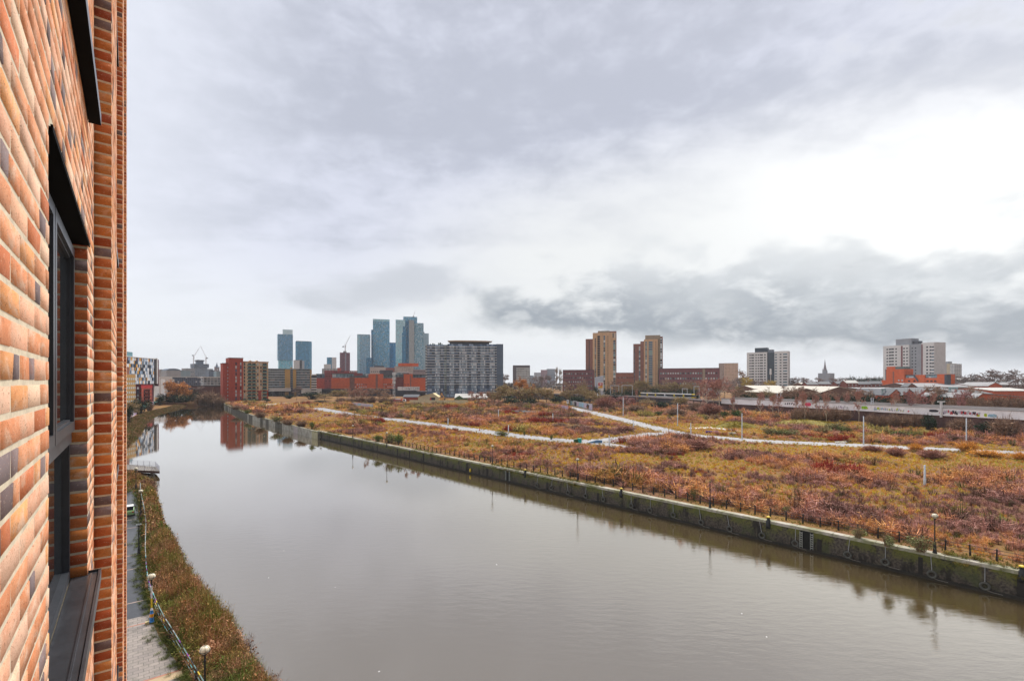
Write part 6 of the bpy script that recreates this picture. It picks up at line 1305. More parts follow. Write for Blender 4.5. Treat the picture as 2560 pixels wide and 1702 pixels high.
# yard buildings
def gable_front(name, label, px0, px1, eave, ridge, Y, dep, wm, rm, base=None, group=None, over=0.5, rpx=None, cat='shed'):
    """gable end towards the viewer"""
    z0 = G if base is None else base; x0, x1 = gx(px0,Y), gx(px1,Y); L = x1-x0; ze, zr = gz(eave,Y)-z0, gz(ridge,Y)-z0; xr = L/2 if rpx is None else gx(rpx,Y)-x0
    r = thing(name, label, cat, (x0,Y,z0), 0, group); mb = MB(); mb.extr([(0,0),(L,0),(L,ze),(xr,zr),(0,ze)], 0, dep); part('wall', mb, wm, r)
    mb = MB(); t = 0.35
    mb.extr([(-over,ze-0.25),(xr,zr),(xr,zr+t),(-over,ze+t-0.25)], -over, dep+over); mb.extr([(xr,zr),(L+over,ze-0.25),(L+over,ze+t-0.25),(xr,zr+t)], -over, dep+over); part('roof', mb, rm, r); return r, L, ze
def long_shed(name, label, px0, px1, eave, ridge, Y, dep, wm, rm, base=None, group=None, cat='shed', slope=0.0):
    """eaves towards the viewer, roof slope seen"""
    z0 = G if base is None else base; x0, x1 = gx(px0,Y), gx(px1,Y); L = x1-x0; ze = gz(eave,Y)-z0; zr = gz(ridge,Y+dep/2)-z0
    r = thing(name, label, cat, (x0,Y,z0), math.atan2(slope*L, L), group); mb = MB(); n = len(mb.v); pr = [(0,0),(dep,0),(dep,ze),(dep/2,max(zr,ze+0.1)),(0,ze)]
    mb.v += [(0.3,y,z) for y,z in pr]+[(L-0.3,y,z) for y,z in pr]; mb.f += [tuple(n+i for i in range(5)), tuple(n+5+i for i in reversed(range(5)))]; mb.m += [0,0]; mb.c += [None,None]
    for i in range(5): j = (i+1)%5; mb.f.append((n+j,n+i,n+5+i,n+5+j)); mb.m.append(0); mb.c.append(None)
    part('wall', mb, wm, r); mb = MB(); t = 0.3
    for y0, z0_, y1, z1_ in ((-0.6,ze-0.15,dep/2,max(zr,ze+0.1)),(dep/2,max(zr,ze+0.1),dep+0.6,ze-0.15)):
        n = len(mb.v); mb.v += [(-0.3,y0,z0_),(L+0.3,y0,z0_),(L+0.3,y1,z1_),(-0.3,y1,z1_),(-0.3,y0,z0_+t),(L+0.3,y0,z0_+t),(L+0.3,y1,z1_+t),(-0.3,y1,z1_+t)]
        for f in ((0,3,2,1),(4,5,6,7),(0,1,5,4),(1,2,6,5),(2,3,7,6),(3,0,4,7)): mb.f.append(tuple(n+i for i in f)); mb.m.append(0); mb.c.append(None)
    part('roof', mb, rm, r); return r, L, ze
creams = M('cream_sheet', (0.60,0.52,0.34), 0.7, 0.12, 0.3); creamr = M('cream_roof', (0.66,0.55,0.30), 0.6, 0.08, 0.3); greens = M('green_sheet', (0.075,0.14,0.06), 0.7, 0.15, 0.3)
r, L, ze = gable_front('cream_shed', 'cream metal shed with a dark open doorway in the yard', 1045, 1095, 992.5, 983.5, 425, 14, creams, creamr, rpx=1082); add_box(r, 'doorway', L*0.66, L*0.86, -0.1, 0.02, 1.5, ze-0.3, blackp); add_box(r, 'red_door', L*0.60, L*0.66, -0.15, 0.0, 1.5, ze-0.3, redp)
r, L, ze = long_shed('brick_shed', 'low red brick shed with a slate roof left of the cream shed', 1008, 1046, 992.5, 986.5, 432, 10, M('shed_red', (0.36,0.075,0.045), 0.85, 0.2, 0.5), slate)
r, L, ze = long_shed('green_shed', 'green shed with a long pale roof right of the excavator', 1137, 1218, 994.5, 984.5, 425, 14, greens, roofw); add_box(r, 'brick_lean_to', L*0.4, L*1.05, -5, 0, 0, ze*0.72, M('lean_to', (0.17,0.065,0.05), 0.85, 0.2, 0.5)); mb = MB(); mb.extr([(-0.2,0),(8,0),(8,ze-0.4),(4,ze+2.2),(-0.2,ze-0.4)], -1.0, 0.2); part('gable_end', mb, greens, r)
a = at(1024,1012.5); b2 = at(1170,1013.5); r = thing('cream_wall', 'long cream rendered yard wall with brick footing in front of the sheds', 'wall', a, math.atan2(b2.y-a.y,b2.x-a.x)); Lw = (b2-a).length; mb = MB(); mb.box(0,Lw,0,0.4,1.3,4.0); part('render', mb, creams, r); mb = MB(); mb.box(0,Lw,0.02,0.38,0,1.3); part('footing', mb, M('shed_red', None) if False else MATS['shed_red'], r)
# excavator
Ye = 425; r = thing('excavator', 'orange excavator with its arm bent, between the cream and green sheds', 'excavator', (gx(1103,Ye),Ye,G)); om = M('digger_orange', (0.66,0.34,0.08), 0.5, 0.15, 1)
mb = MB(); mb.box(-2,2,-1.5,1.5,1.1,2.6); mb.box(0.3,1.9,-0.6,0.9,2.6,4.2); part('cab', mb, om, r); mb = MB(); mb.box(-2.3,2.3,-1.7,-1.0,0,1.0); mb.box(-2.3,2.3,1.0,1.7,0,1.0); part('track', mb, blackp, r)
mb = MB(); mb.extr([(-1.5,2.4),(-0.7,2.4),(0.6,8.3),(-0.1,8.5)], -0.35,0.35); part('boom', mb, om, r); mb = MB(); mb.extr([(-0.1,8.5),(0.7,8.2),(3.2,3.4),(2.7,3.3)], -0.3,0.3); part('dipper', mb, om, r); mb = MB(); mb.extr([(2.2,3.5),(3.7,3.5),(3.6,2.2),(2.6,1.8)], -0.7,0.7); part('bucket', mb, dkgrey, r)
# truck
Yt = 415; r = thing('flatbed_truck', 'red lorry with a white cab parked left of the brick shed', 'truck', (gx(984,Yt),Yt,G)); mb = MB(); mb.box(0,6.3,-1.2,1.2,1.2,2.9); part('load_bed', mb, M('lorry_crimson', (0.40,0.03,0.06), 0.5, 0.2, 1), r); mb = MB(); mb.extr([(6.3,0.6),(8.0,0.6),(8.0,2.2),(7.6,3.6),(6.3,3.6)], -1.2,1.2); part('cab', mb, M('lorry_orange', (0.66,0.12,0.04), 0.5, 0.1, 1), r); mb = MB(); mb.extr([(8.1,0.7),(10.6,0.7),(10.6,2.3),(9.9,3.3),(8.1,3.3)], -1.15,1.15); part('nose', mb, whitep, r); mb = MB(); mb.box(8.6,10.3,-1.2,-1.16,2.0,3.0); part('side_window', mb, WG['d'], r)
for x in (1.2,2.6,7.2,9.4): mb = MB(); mb.tube((x,-1.2,0.55),(x,-0.8,0.55),0.55,k=12); part('wheel', mb, blackp, r)
mb = MB(); mb.box(1.5,6,-1,1,2.9,3.6); part('white_load', mb, whitep, r)
# sign in front of the tan tower
Ys = 520; x = gx(1488,Ys); r = thing('gable_screen', 'pale blue screen with a red and yellow sign before the left tan tower', 'sign', (x,Ys,G)); Ls = gx(1508.5,Ys)-x; zz = lambda py: gz(py,Ys)-G
mb = MB(); mb.extr([(0,0),(Ls,0),(Ls,zz(939)),(0,zz(943))], 0, 3); part('screen', mb, M('screen_blue', (0.48,0.53,0.62), 0.6, 0.06, 0.3), r); mb = MB(); x0 = gx(1494,Ys)-x; mb.box(x0,Ls+0.2,-0.3,-0.05,zz(977),zz(954.5)); part('board', mb, whitep, r); mb = MB(); mb.box(x0+0.7,Ls-0.9,-0.36,-0.31,zz(964.5),zz(956.5)); part('red_panel', mb, redp, r); mb = MB(); mb.extr([(x0+0.7,zz(970)),(Ls-0.9,zz(970)),(Ls-0.9,zz(963)),(x0+3.6,zz(964.6)),(x0+0.7,zz(967))], -0.365, -0.32); part('yellow_panel', mb, M('sign_yellow', (0.75,0.38,0.03), 0.5, 0.1, 1), r); mb = MB(); c0_ = (x0+Ls)/2; mb.box(c0_-1.0,c0_+1.0,-0.42,-0.37,zz(962.5),zz(957.5)); part('emblem', mb, M('emblem_pale', (0.75,0.50,0.52), 0.5, 0.1, 1), r)
# sheds and houses beyond the viaduct
brn = M('shed_brown', (0.16,0.085,0.06), 0.85, 0.2, 0.4); redw = M('shed_orange', (0.50,0.11,0.045), 0.85, 0.15, 0.4); roofc = M('roof_cream', (0.47,0.43,0.36), 0.6, 0.12, 0.15)
gb = 5.0
long_shed('warehouse', 'low brown warehouse with a pale sloping roof below the white and navy tower', 1886, 1972, 972, 964, 470, 40, brn, roofc, gb, cat='warehouse'); 
gable_front('warehouse', 'brown gabled warehouse with a broad white roof left of the brick terrace', 1948, 2058, 982.5, 971.5, 395, 60, brn, roofc, gb, cat='warehouse', rpx=2016); gable_front('warehouse', 'wide brown gabled warehouse with white eaves below the brick terrace', 2046, 2160, 983, 967, 390, 70, brn, roofc, gb, cat='warehouse', rpx=2098)
long_shed('warehouse', 'cream butterfly roofed shed behind the white roofed warehouses', 2012, 2060, 963, 957, 560, 26, brn, roofc, gb, cat='warehouse')
long_shed('warehouse', 'long grey roofed shed with white rooflights behind the red gables', 2160, 2264, 973.5, 969, 440, 40, brn, roofg, gb, cat='warehouse'); long_shed('warehouse', 'pale flat shed above the grey roof at the right, in front of the far trees', 2362, 2446, 949, 944.5, 760, 40, M('shed_grey', (0.24,0.24,0.25), 0.8, 0.2, 0.3), roofw, gb, cat='warehouse')
for p0, p1, rp_, tp, Yw, lb in ((2222,2258,2240,973.5,372,'red brick gable shed, leftmost and smallest of the three saw tooth gables'),(2255,2293,2274,974.5,368,'middle red brick gable of the three saw tooth sheds'),(2294,2344,2317,972,362,'right and biggest red brick gable of the three saw tooth sheds')): gable_front('gable_shed', lb, p0, p1, 988.5, tp, Yw, 40, redw, slate, gb, 'saw tooth gabled sheds', 0.4, rp_)
long_shed('warehouse', 'wide grey slate roofed hall with a tan gable below the orange brick offices', 2288, 2430, 967.5, 958, 480, 50, brn, roofg, gb, cat='warehouse'); gable_front('brick_hall', 'dark brick gable end of the grey roofed hall', 2269, 2292, 967, 958.5, 476, 8, M('hall_brick', (0.20,0.09,0.06), 0.85, 0.2, 0.4), slate, gb, rpx=2279, cat='hall')
long_shed('warehouse', 'long dark shed with white rooflight strips in front of the grey roofed hall', 2268, 2392, 974.5, 969.5, 420, 30, brn, slate, gb, cat='warehouse')
gable_front('brick_hall', 'red brick hall with a hipped gable at the right, below the far trees', 2470, 2506, 965, 956, 480, 30, redw, roofg, gb, cat='hall'); long_shed('warehouse', 'red brick shed under a grey roof left of the hipped gable hall', 2426, 2474, 965, 959, 490, 30, redw, roofg, gb, cat='warehouse'); long_shed('warehouse', 'shed with a broad white roof at the right edge', 2484, 2590, 977, 969.5, 400, 44, redw, roofw, gb, cat='warehouse'); long_shed('warehouse', 'long grey roofed shed running off the right edge behind the hall', 2500, 2600, 962, 955.5, 560, 44, brn, roofg, gb, cat='warehouse')
gable_front('warehouse', 'low red walled shed with a grey roof, nearest the viaduct at the right', 2440, 2600, 995, 984, 300, 40, redw, roofg, gb, rpx=2455, cat='warehouse'); long_shed('warehouse', 'low white roofed shed between the red gables and the teal gantry', 2340, 2400, 985.5, 979, 370, 26, brn, roofw, gb, cat='warehouse'); long_shed('warehouse', 'dark roofed low shed right of the teal gantry mast', 2398, 2480, 984, 975, 350, 26, brn, slate, gb, cat='warehouse')
hl = [(2018,2046,955,'brick terrace house with a slate roof, leftmost of the terrace'),(2048,2078,954,'second brick terrace house in the row below the church'),(2092,2118,953,'third brick terrace house, with a tall red gable'),(2116,2146,951,'brick house with a pale shiny roof in the terrace'),(2146,2176,954,'brick terrace house nearest the orange brick offices'),(2172,2206,953,'last brick terrace house, touching the orange brick offices')]
for i, (p0,p1,rd,lb) in enumerate(hl):
    r, L, ze = long_shed('terrace_house', lb, p0, p1, rd+6.5, rd, 520+6*(i%3), 10, M('house_brick', (0.24,0.075,0.05), 0.85, 0.2, 0.5), roofw if i == 3 else slate, G, 'brick terrace houses', 'house'); windows(r, [(L*f, z, 1.1, 1.3, 'w') for f in (0.2,0.5,0.8) for z in (ze-2.6, ze-5.4)]); mb = MB(); mb.box(L*0.15,L*0.22,4.4,5.6,ze,ze+4); part('chimney', mb, MATS['house_brick'], r)
mb = MB(); mb.box(-7,7,-4,4,0,3.0); mb.extr([(-7.5,3.0),(7.5,3.0),(5.5,4.0),(-3,4.3)],-4.5,4.5); p = Vector((gx(2286,330),330,gz(1009,330)-3)); solo('white_marquee', mb, roofw, 'white curved roof peeping over the viaduct left of the purple graffiti', 'shelter', None, p)
mb = MB(); mb.box(-3,3,-2,2,0,4); mb.extr([(-3.4,4),(3.4,4.2),(3.4,4.6),(-3.4,4.6)],-2.4,2.4); p = Vector((gx(2190,330),330,gz(1004.5,330)-4.4)); solo('white_cabin', mb, roofw, 'small white roofed cabin behind the twin white posts', 'cabin', None, p)
# ------------------------------------------------------------------ scrub on the waste ground
RD1 = [np.array(p) for p in road1]; RD2 = [np.array(p) for p in road2]; STUB = [np.array(A(1490,1106)), np.array(A(1590,1119))]
def quay_n(P):     # distance inland of the quay edge
    return (P[:,0]-Q0.x)*QN.x+(P[:,1]-Q0.y)*QN.y
def on_land(P, m=0.6):
    ok = quay_n(P) > m
    far = P[:,1] > 175
    qf = [np.array(p[:2]) for p in (Q(T_STEP,-1.0), *qfar)]
    lim = np.interp(P[:,1], [q[1] for q in qf], [q[0] for q in qf])
    return np.where(far, P[:,0] > lim+1.5, ok)
vpx = np.array([p[0] for p in vp][::-1]+[130,108,20,-60]); vpy = np.array([p[1] for p in vp][::-1]+[342,400,520,590]); o_ = np.argsort(vpy); vpx, vpy = vpx[o_], vpy[o_]
def before_rail(P): return P[:,0] < np.interp(P[:,1], vpy, vpx)-7
def inview(P, m=1.12): return (P[:,0] < P[:,1]*m+4) & (P[:,0] > -P[:,1]*0.95)
def fields(P):
    r1, r2 = seg_dist(P, RD1), seg_dist(P, RD2); return np.minimum(np.minimum(r1-3.2, r2-3.0), seg_dist(P, STUB)-2.2)
PAL = 1.65*np.array([[0.17,0.09,0.075],[0.31,0.160,0.130],[0.36,0.165,0.085],[0.43,0.215,0.080],[0.33,0.165,0.120],[0.38,0.22,0.065],[0.24,0.20,0.06]])
GRS = 1.5*np.array([[0.52,0.29,0.065],[0.56,0.40,0.03],[0.56,0.38,0.12],[0.46,0.21,0.055],[0.36,0.32,0.05]])
pos_b, sx_b, sz_b, co_b = [], [], [], []
pos_g, sx_g, sz_g, co_g = [], [], [], []
for (y0, y1, db, dg, gs) in ((36,80,1.7,3.4,1.0),(80,130,1.25,2.2,1.15),(130,230,0.7,1.0,1.5),(230,420,0.2,0.16,2.4)):
    x0, x1 = -330, 470
    n = int((x1-x0)*(y1-y0)*db); P = np.stack([RNG.uniform(x0,x1,n), RNG.uniform(y0,y1,n)], 1)
    P = P[inview(P)]; P = P[on_land(P, 3.2)]; P = P[before_rail(P)]; f = fields(P); P, f = P[f > 1.2], f[f > 1.2]
    nz_ = fbm(P[:,0], P[:,1], 0.045, 3); n2_ = fbm(P[:,0], P[:,1], 0.11, 17)
    bias = np.where(f < 4.5, -0.22, 0)+np.where((P[:,0] > 40) & (P[:,1] > 95) & (P[:,1] < 128), -0.06, 0)+np.where((P[:,1] < 75) & (quay_n(P) > 20), -0.01, 0)
    k = (nz_*0.65+n2_*0.35+bias+RNG.normal(0,0.035,len(P))) > 0.47; P, nz_, n2_ = P[k], nz_[k], n2_[k]
    h = RNG.uniform(0.55,1.25,len(P))*(0.75+0.9*np.clip(nz_-0.4,0,0.4)/0.4)*gs**0.55; w = h*RNG.uniform(1.2,2.1,len(P))*gs**0.3
    hue = fbm(P[:,0], P[:,1], 0.028, 40)*0.7+fbm(P[:,0], P[:,1], 0.12, 44)*0.3; ix = np.clip(((hue-0.30)*17).astype(int)+RNG.integers(-1,2,len(P)), 0, 6); c = PAL[ix]*RNG.uniform(0.8,1.2,(len(P),1))
    big = RNG.random(len(P)) < np.where(nz_ > 0.56, 0.28, 0.05); h = np.where(big, h*1.6, h); w = np.where(big, w*1.8, w)
    c = np.where((RNG.random(len(P)) < 0.07)[:,None], np.array([[0.13,0.125,0.045]])*RNG.uniform(0.8,1.3,(len(P),1)), c); c = np.where((fbm(P[:,0],P[:,1],0.05,77) > 0.72)[:,None], np.array([[0.34,0.055,0.03]]), c)
    c = np.where((RNG.random(len(P)) < 0.12)[:,None], np.array([[0.13,0.072,0.05]])*RNG.uniform(0.7,1.3,(len(P),1)), c)
    pos_b.append(np.column_stack([P, np.full(len(P),G)])); sx_b.append(w); sz_b.append(h); co_b.append(c)
    n = int((x1-x0)*(y1-y0)*dg); P = np.stack([RNG.uniform(x0,x1,n), RNG.uniform(y0,y1,n)], 1)
    P = P[inview(P)]; P = P[on_land(P, 0.9)]; P = P[before_rail(P)]; f = fields(P); k = (f > 0.35) | ((f > -0.8) & (RNG.random(len(f)) < 0.30)); P, f = P[k], f[k]
    nz_ = fbm(P[:,0], P[:,1], 0.045, 3)*0.65+fbm(P[:,0], P[:,1], 0.11, 17)*0.35; edge = quay_n(P) < 2.8
    k = (nz_ < 0.51) | (f < 4) | edge; P, f, edge, nz_ = P[k], f[k], edge[k], nz_[k]
    h = RNG.uniform(0.22,0.55,len(P))*gs**0.5; h = np.where(edge, h*0.55, h); w = h*RNG.uniform(1.3,2.4,len(P))*gs**0.4
    c = GRS[np.clip((fbm(P[:,0],P[:,1],0.05,60)*8-1.5).astype(int)+RNG.integers(-1,2,len(P)),0,4)]*RNG.uniform(0.8,1.2,(len(P),1)); c = np.where((f < 3.5)[:,None], np.array([[0.56,0.37,0.035]])*RNG.uniform(0.8,1.2,(len(P),1)), c); c = np.where(edge[:,None], np.array([[0.17,0.185,0.03]])*RNG.uniform(0.6,1.4,(len(P),1)), c)
    pos_g.append(np.column_stack([P, np.full(len(P),G)])); sx_g.append(w); sz_g.append(h); co_g.append(c)
cat = np.concatenate
protoB = [twigs(18, 100+i, 0.5, 0.019, 1.0, 3) for i in range(6)]; protoG = [twigs(13, 200+i, 0.5, 0.035, 1.0, 0) for i in range(5)]
o = scatter('scrub', protoB, cat(pos_b), cat(sx_b), cat(sz_b), cat(co_b), plantm, 0.28); o['kind'] = 'stuff'; o['label'] = 'red brown winter scrub covering the waste ground'
o = scatter('dry_grass', protoG, cat(pos_g), cat(sx_g), cat(sz_g), cat(co_g), plantm, 0.25); o['kind'] = 'stuff'; o['label'] = 'yellow dry grass between the scrub and along the road verges'
# ------------------------------------------------------------------ undergrowth on the near bank, from the railing to the water
LE = [np.array(p[:2]) for p in left_edge]; RPp = [np.array(p[:2]) for p in rp]
def bank_pts(n, grow=1.1):
    out = []
    ys = RNG.uniform(27, 111, n); ly = np.array([p[1] for p in LE][::-1]); lx = np.array([p[0] for p in LE][::-1]); o2 = np.argsort(ly); xe = np.interp(ys, ly[o2], lx[o2])
    ry = np.array([p[1] for p in RPp]); rx = np.array([p[0] for p in RPp]); o3 = np.argsort(ry); xr = np.interp(ys, ry[o3], rx[o3])
    xr = np.where(ys > 88, -97, xr); t = RNG.random(n); gr = grow+2.4*(fbm(ys, ys*0+5, 0.13, 12)-0.42); x = xr+0.35+(xe+gr-xr)*t
    return np.column_stack([x, ys]), t
P, t = bank_pts(4300); kk = (np.abs(P[:,1]-109.5) > 8) | (P[:,0] < -104) | (RNG.random(len(P)) < 0.35); P, t = P[kk], t[kk]
hue = fbm(P[:,0],P[:,1],0.16,90); LP = 1.7*np.array([[0.115,0.115,0.028],[0.20,0.135,0.045],[0.25,0.125,0.055],[0.29,0.155,0.09],[0.16,0.10,0.05],[0.085,0.11,0.025]])
c = LP[np.clip(((hue-0.2)*9).astype(int)+RNG.integers(-2,3,len(P)),0,5)]*RNG.uniform(0.7,1.25,(len(P),1))
h = RNG.uniform(0.7,2.0,len(P))*(0.55+0.75*np.sin(np.clip(t,0,1)*PI))*(0.45+1.25*fbm(P[:,0],P[:,1],0.17,31)); w = RNG.uniform(0.7,1.9,len(P)); z = np.where(t > 0.85, GL-1.1*(t-0.85)/0.15, GL)
m3 = 1500; ys3 = RNG.uniform(27, 95, m3); ry_ = np.array([p[1] for p in RPp]); rx_ = np.array([p[0] for p in RPp]); o3_ = np.argsort(ry_); x3 = np.interp(ys3, ry_[o3_], rx_[o3_])-np.abs(RNG.normal(0,0.75,m3))+0.3
P = np.concatenate([P, np.column_stack([x3, ys3])]); z = np.concatenate([z, np.full(m3, GL)]); h = np.concatenate([h, RNG.uniform(0.1,0.4,m3)]); w = np.concatenate([w, RNG.uniform(0.4,0.9,m3)]); c = np.concatenate([c, np.array([[0.085,0.10,0.025]])*RNG.uniform(0.6,1.6,(m3,1))])
m4 = 420; ys4 = RNG.uniform(28, 100, m4); ly_ = np.array([p[1] for p in LE][::-1]); lx_ = np.array([p[0] for p in LE][::-1]); o4 = np.argsort(ly_); x4 = np.interp(ys4, ly_[o4], lx_[o4])+RNG.uniform(-0.6,1.9,m4); kq = (fbm(ys4, ys4*0+9, 0.2, 14) > 0.45) & (np.abs(ys4-109) > 10)
P = np.concatenate([P, np.column_stack([x4, ys4])[kq]]); z = np.concatenate([z, np.full(kq.sum(), -0.1)]); h = np.concatenate([h, RNG.uniform(1.2,2.6,kq.sum())]); w = np.concatenate([w, RNG.uniform(1.2,2.4,kq.sum())]); c = np.concatenate([c, np.array([[0.22,0.125,0.085]])*RNG.uniform(0.6,1.5,(kq.sum(),1))])
near = P[:,1] < 62
protoL = [np.concatenate([twigs(16, 300+i, 0.62, 0.011, 1.15, 5), leaves(60, 320+i, 0.52, 0.055, 0.3, 0.45)]) for i in range(6)]; protoM = [np.concatenate([twigs(8, 340+i, 0.5, 0.02, 1.0, 2), leaves(34, 360+i, 0.52, 0.085, 0.35, 0.45)]) for i in range(5)]
for m_, pr in ((near, protoL), (~near, protoM)):
    o = scatter('undergrowth', pr, np.column_stack([P[m_], z[m_]]), w[m_], h[m_], c[m_], plantm, 0.4); o['kind'] = 'stuff'; o['label'] = 'dense brown and green undergrowth on the bank between railing and water' if pr is protoL else 'brown and green undergrowth further along the bank up to the jetty'
# far left bank strip
ys = RNG.uniform(112, 425, 6500); ly = np.array([p[1] for p in LE][::-1]); lx = np.array([p[0] for p in LE][::-1]); o2 = np.argsort(ly); xe = np.interp(ys, ly[o2], lx[o2]); dx_ = RNG.uniform(-2.2,7,len(ys)); P = np.column_stack([xe-dx_, ys]); h = RNG.uniform(0.7,1.3,len(ys)); c = LP[RNG.integers(0,6,len(ys))]*RNG.uniform(0.3,0.75,(len(ys),1))
o = scatter('bank_vegetation', protoM, np.column_stack([P, np.clip(GL-0.3+np.minimum(dx_, 0)*0.62, -0.35, GL)]), h*1.9, h*0.95, c, plantm, 0.35); o['kind'] = 'stuff'; o['label'] = 'dark brambles along the far left bank'
# ivy and weeds spilling over the quay top
tt = RNG.uniform(-20,182,2600); kq = fbm(tt,tt*0+3,0.09,55) > 0.5; tt = tt[kq]; nn = RNG.uniform(-0.45,1.0,len(tt)); P = np.array([tuple(Q(a,b2,0))[:2] for a,b2 in zip(tt,nn)]); hh = RNG.uniform(0.2,0.6,len(tt)); c = np.array([[0.12,0.14,0.03]])*RNG.uniform(0.6,1.6,(len(tt),1)); c[:,0] *= RNG.uniform(0.8,2.0,len(tt))
o = scatter('quay_weeds', protoM, np.column_stack([P, np.where(nn<0, G-RNG.uniform(0.2,0.9,len(tt)), G)]), hh*1.7, hh, c, plantm, 0.35); o['kind'] = 'stuff'; o['label'] = 'mossy weeds on top of the quay wall'

PO = lerp_path([Q(T_STEP,-1.2)]+[p-Vector((1.0,0.3,0)) for p in qfar], 520); PO = np.array([tuple(p)[:2] for p in PO]); kq = fbm(PO[:,0],PO[:,1],0.06,33) > 0.44; PO = PO[kq]+RNG.uniform(-0.5,1.6,(kq.sum(),2)); hh = RNG.uniform(0.4,1.5,len(PO))
o = scatter('wall_top_brambles', protoM, np.column_stack([PO, G-RNG.uniform(0.0,1.3,len(PO))]), hh*1.8, hh, np.array([[0.16,0.13,0.05]])*RNG.uniform(0.5,1.5,(len(PO),1)), plantm, 0.35); o['kind'] = 'stuff'; o['label'] = 'brambles hanging over the older quay wall'
# ------------------------------------------------------------------ trees and bushes
barkm = M('bark', (0.12,0.09,0.07), 0.9, 0.3, 2); birchm = M('birch_bark', (0.58,0.50,0.40), 0.8, 0.25, 2)
def tree_proto(seed, leaf=0, lsize=0.03, spread=0.45, tw=0.0115, base=0.22, upr=0.55, twigc=(0.20,0.13,0.09), leafc=None, slim=False, depth=4):
    rg = np.random.default_rng(seed); tb = MB(); Qd = []; cl = []
    def grow(p, d, L, r, lv):
        q = p+d*L
        if lv <= 2: tb.tube(p, q, r, r*0.68, 5 if lv < 2 else 4)
        else:
            w = np.cross(d, rg.normal(size=3)); w = w/np.linalg.norm(w)*tw*(1.4 if lv == 3 else 0.9); Qd.append([p-w, p+w, q+w*0.4, q-w*0.4]); cl.append(np.array(twigc)*rg.uniform(0.7,1.3))
        if lv == depth:
            for _ in range(leaf):
                c = q+rg.normal(size=3)*0.035; u = rg.normal(size=3); u /= np.linalg.norm(u); v = np.cross(u, rg.normal(size=3)); v /= np.linalg.norm(v); s_ = lsize*rg.uniform(0.5,1.2); Qd.append([c-u*s_, c-v*s_*0.6, c+u*s_, c+v*s_*0.6]); cl.append(np.array(leafc)*rg.uniform(0.6,1.4))
            return
        n = (7 if not slim else 9) if lv == 0 else rg.integers(4,6)
        for i in range(n):
            f = rg.uniform(0.45,1.0) if lv else rg.uniform(0.35,1.0); pp_ = p+d*L*f; a = rg.uniform(0,2*PI); nd_ = np.array([math.cos(a), math.sin(a), 0])*(spread if not slim else 0.22)*2+d*upr+rg.normal(size=3)*0.22; nd_ /= np.linalg.norm(nd_)
            grow(pp_, nd_, L*rg.uniform(0.5,0.75) if lv else rg.uniform(0.26,0.4), r*0.5, lv+1)
    grow(np.array([0,0,0.0]), np.array([rg.uniform(-.05,.05), rg.uniform(-.05,.05), 1.0]), 0.62 if not slim else 0.85, 0.018, 0)
    cl = [c*1.75 for c in cl]; V = np.array(Qd).reshape(-1,3); hz = max(V[:,2].max(), 0.7); wr = np.percentile(np.abs(V[:,:2]), 97); V[:,2] /= hz; V[:,:2] *= 0.5/wr
    for i, v in enumerate(tb.v): tb.v[i] = (v[0]*0.5/wr, v[1]*0.5/wr, v[2]/hz)
    return tb, V, np.array(cl)
def bush_proto(seed, leafc, twigc, nl=420, nt_=70, ls=0.06):
    rg = np.random.default_rng(seed); lobes = [(rg.uniform(-0.28,0.28), rg.uniform(-0.28,0.28), rg.uniform(0.28,0.62), rg.uniform(0.16,0.30)) for _ in range(9)]; Qd = []; cl = []
    for i in range(nl):
        x, y, z, r = lobes[rg.integers(0,9)]; d = rg.normal(size=3); d /= np.linalg.norm(d); c = np.array([x,y,z])+d*r*rg.uniform(0.6,1.08)*np.array([1,1,1.1]); c[2] = max(c[2],0.02); u = rg.normal(size=3); u /= np.linalg.norm(u); v = np.cross(u, rg.normal(size=3)); v /= np.linalg.norm(v); s_ = ls*rg.uniform(0.4,1.1)
        Qd.append([c-u*s_, c-v*s_*0.55, c+u*s_, c+v*s_*0.55]); cl.append(np.array(leafc)*rg.uniform(0.55,1.45))
    tw_ = twigs(nt_, seed+1, 0.5, 0.010, 1.05, 3); V = np.concatenate([np.array(Qd), tw_]).reshape(-1,3); K_ = 1.0 if leafc[1] < 0.06 else 1.35; cl = K_*np.concatenate([np.array(cl), np.array(twigc)*rg.uniform(0.7,1.3,(len(tw_),1))]); tb = MB()
    for i in range(5): a = i*1.26; tb.tube((0,0,0),(0.15*math.cos(a),0.15*math.sin(a),0.4),0.02,0.01,4)
    return tb, V, cl
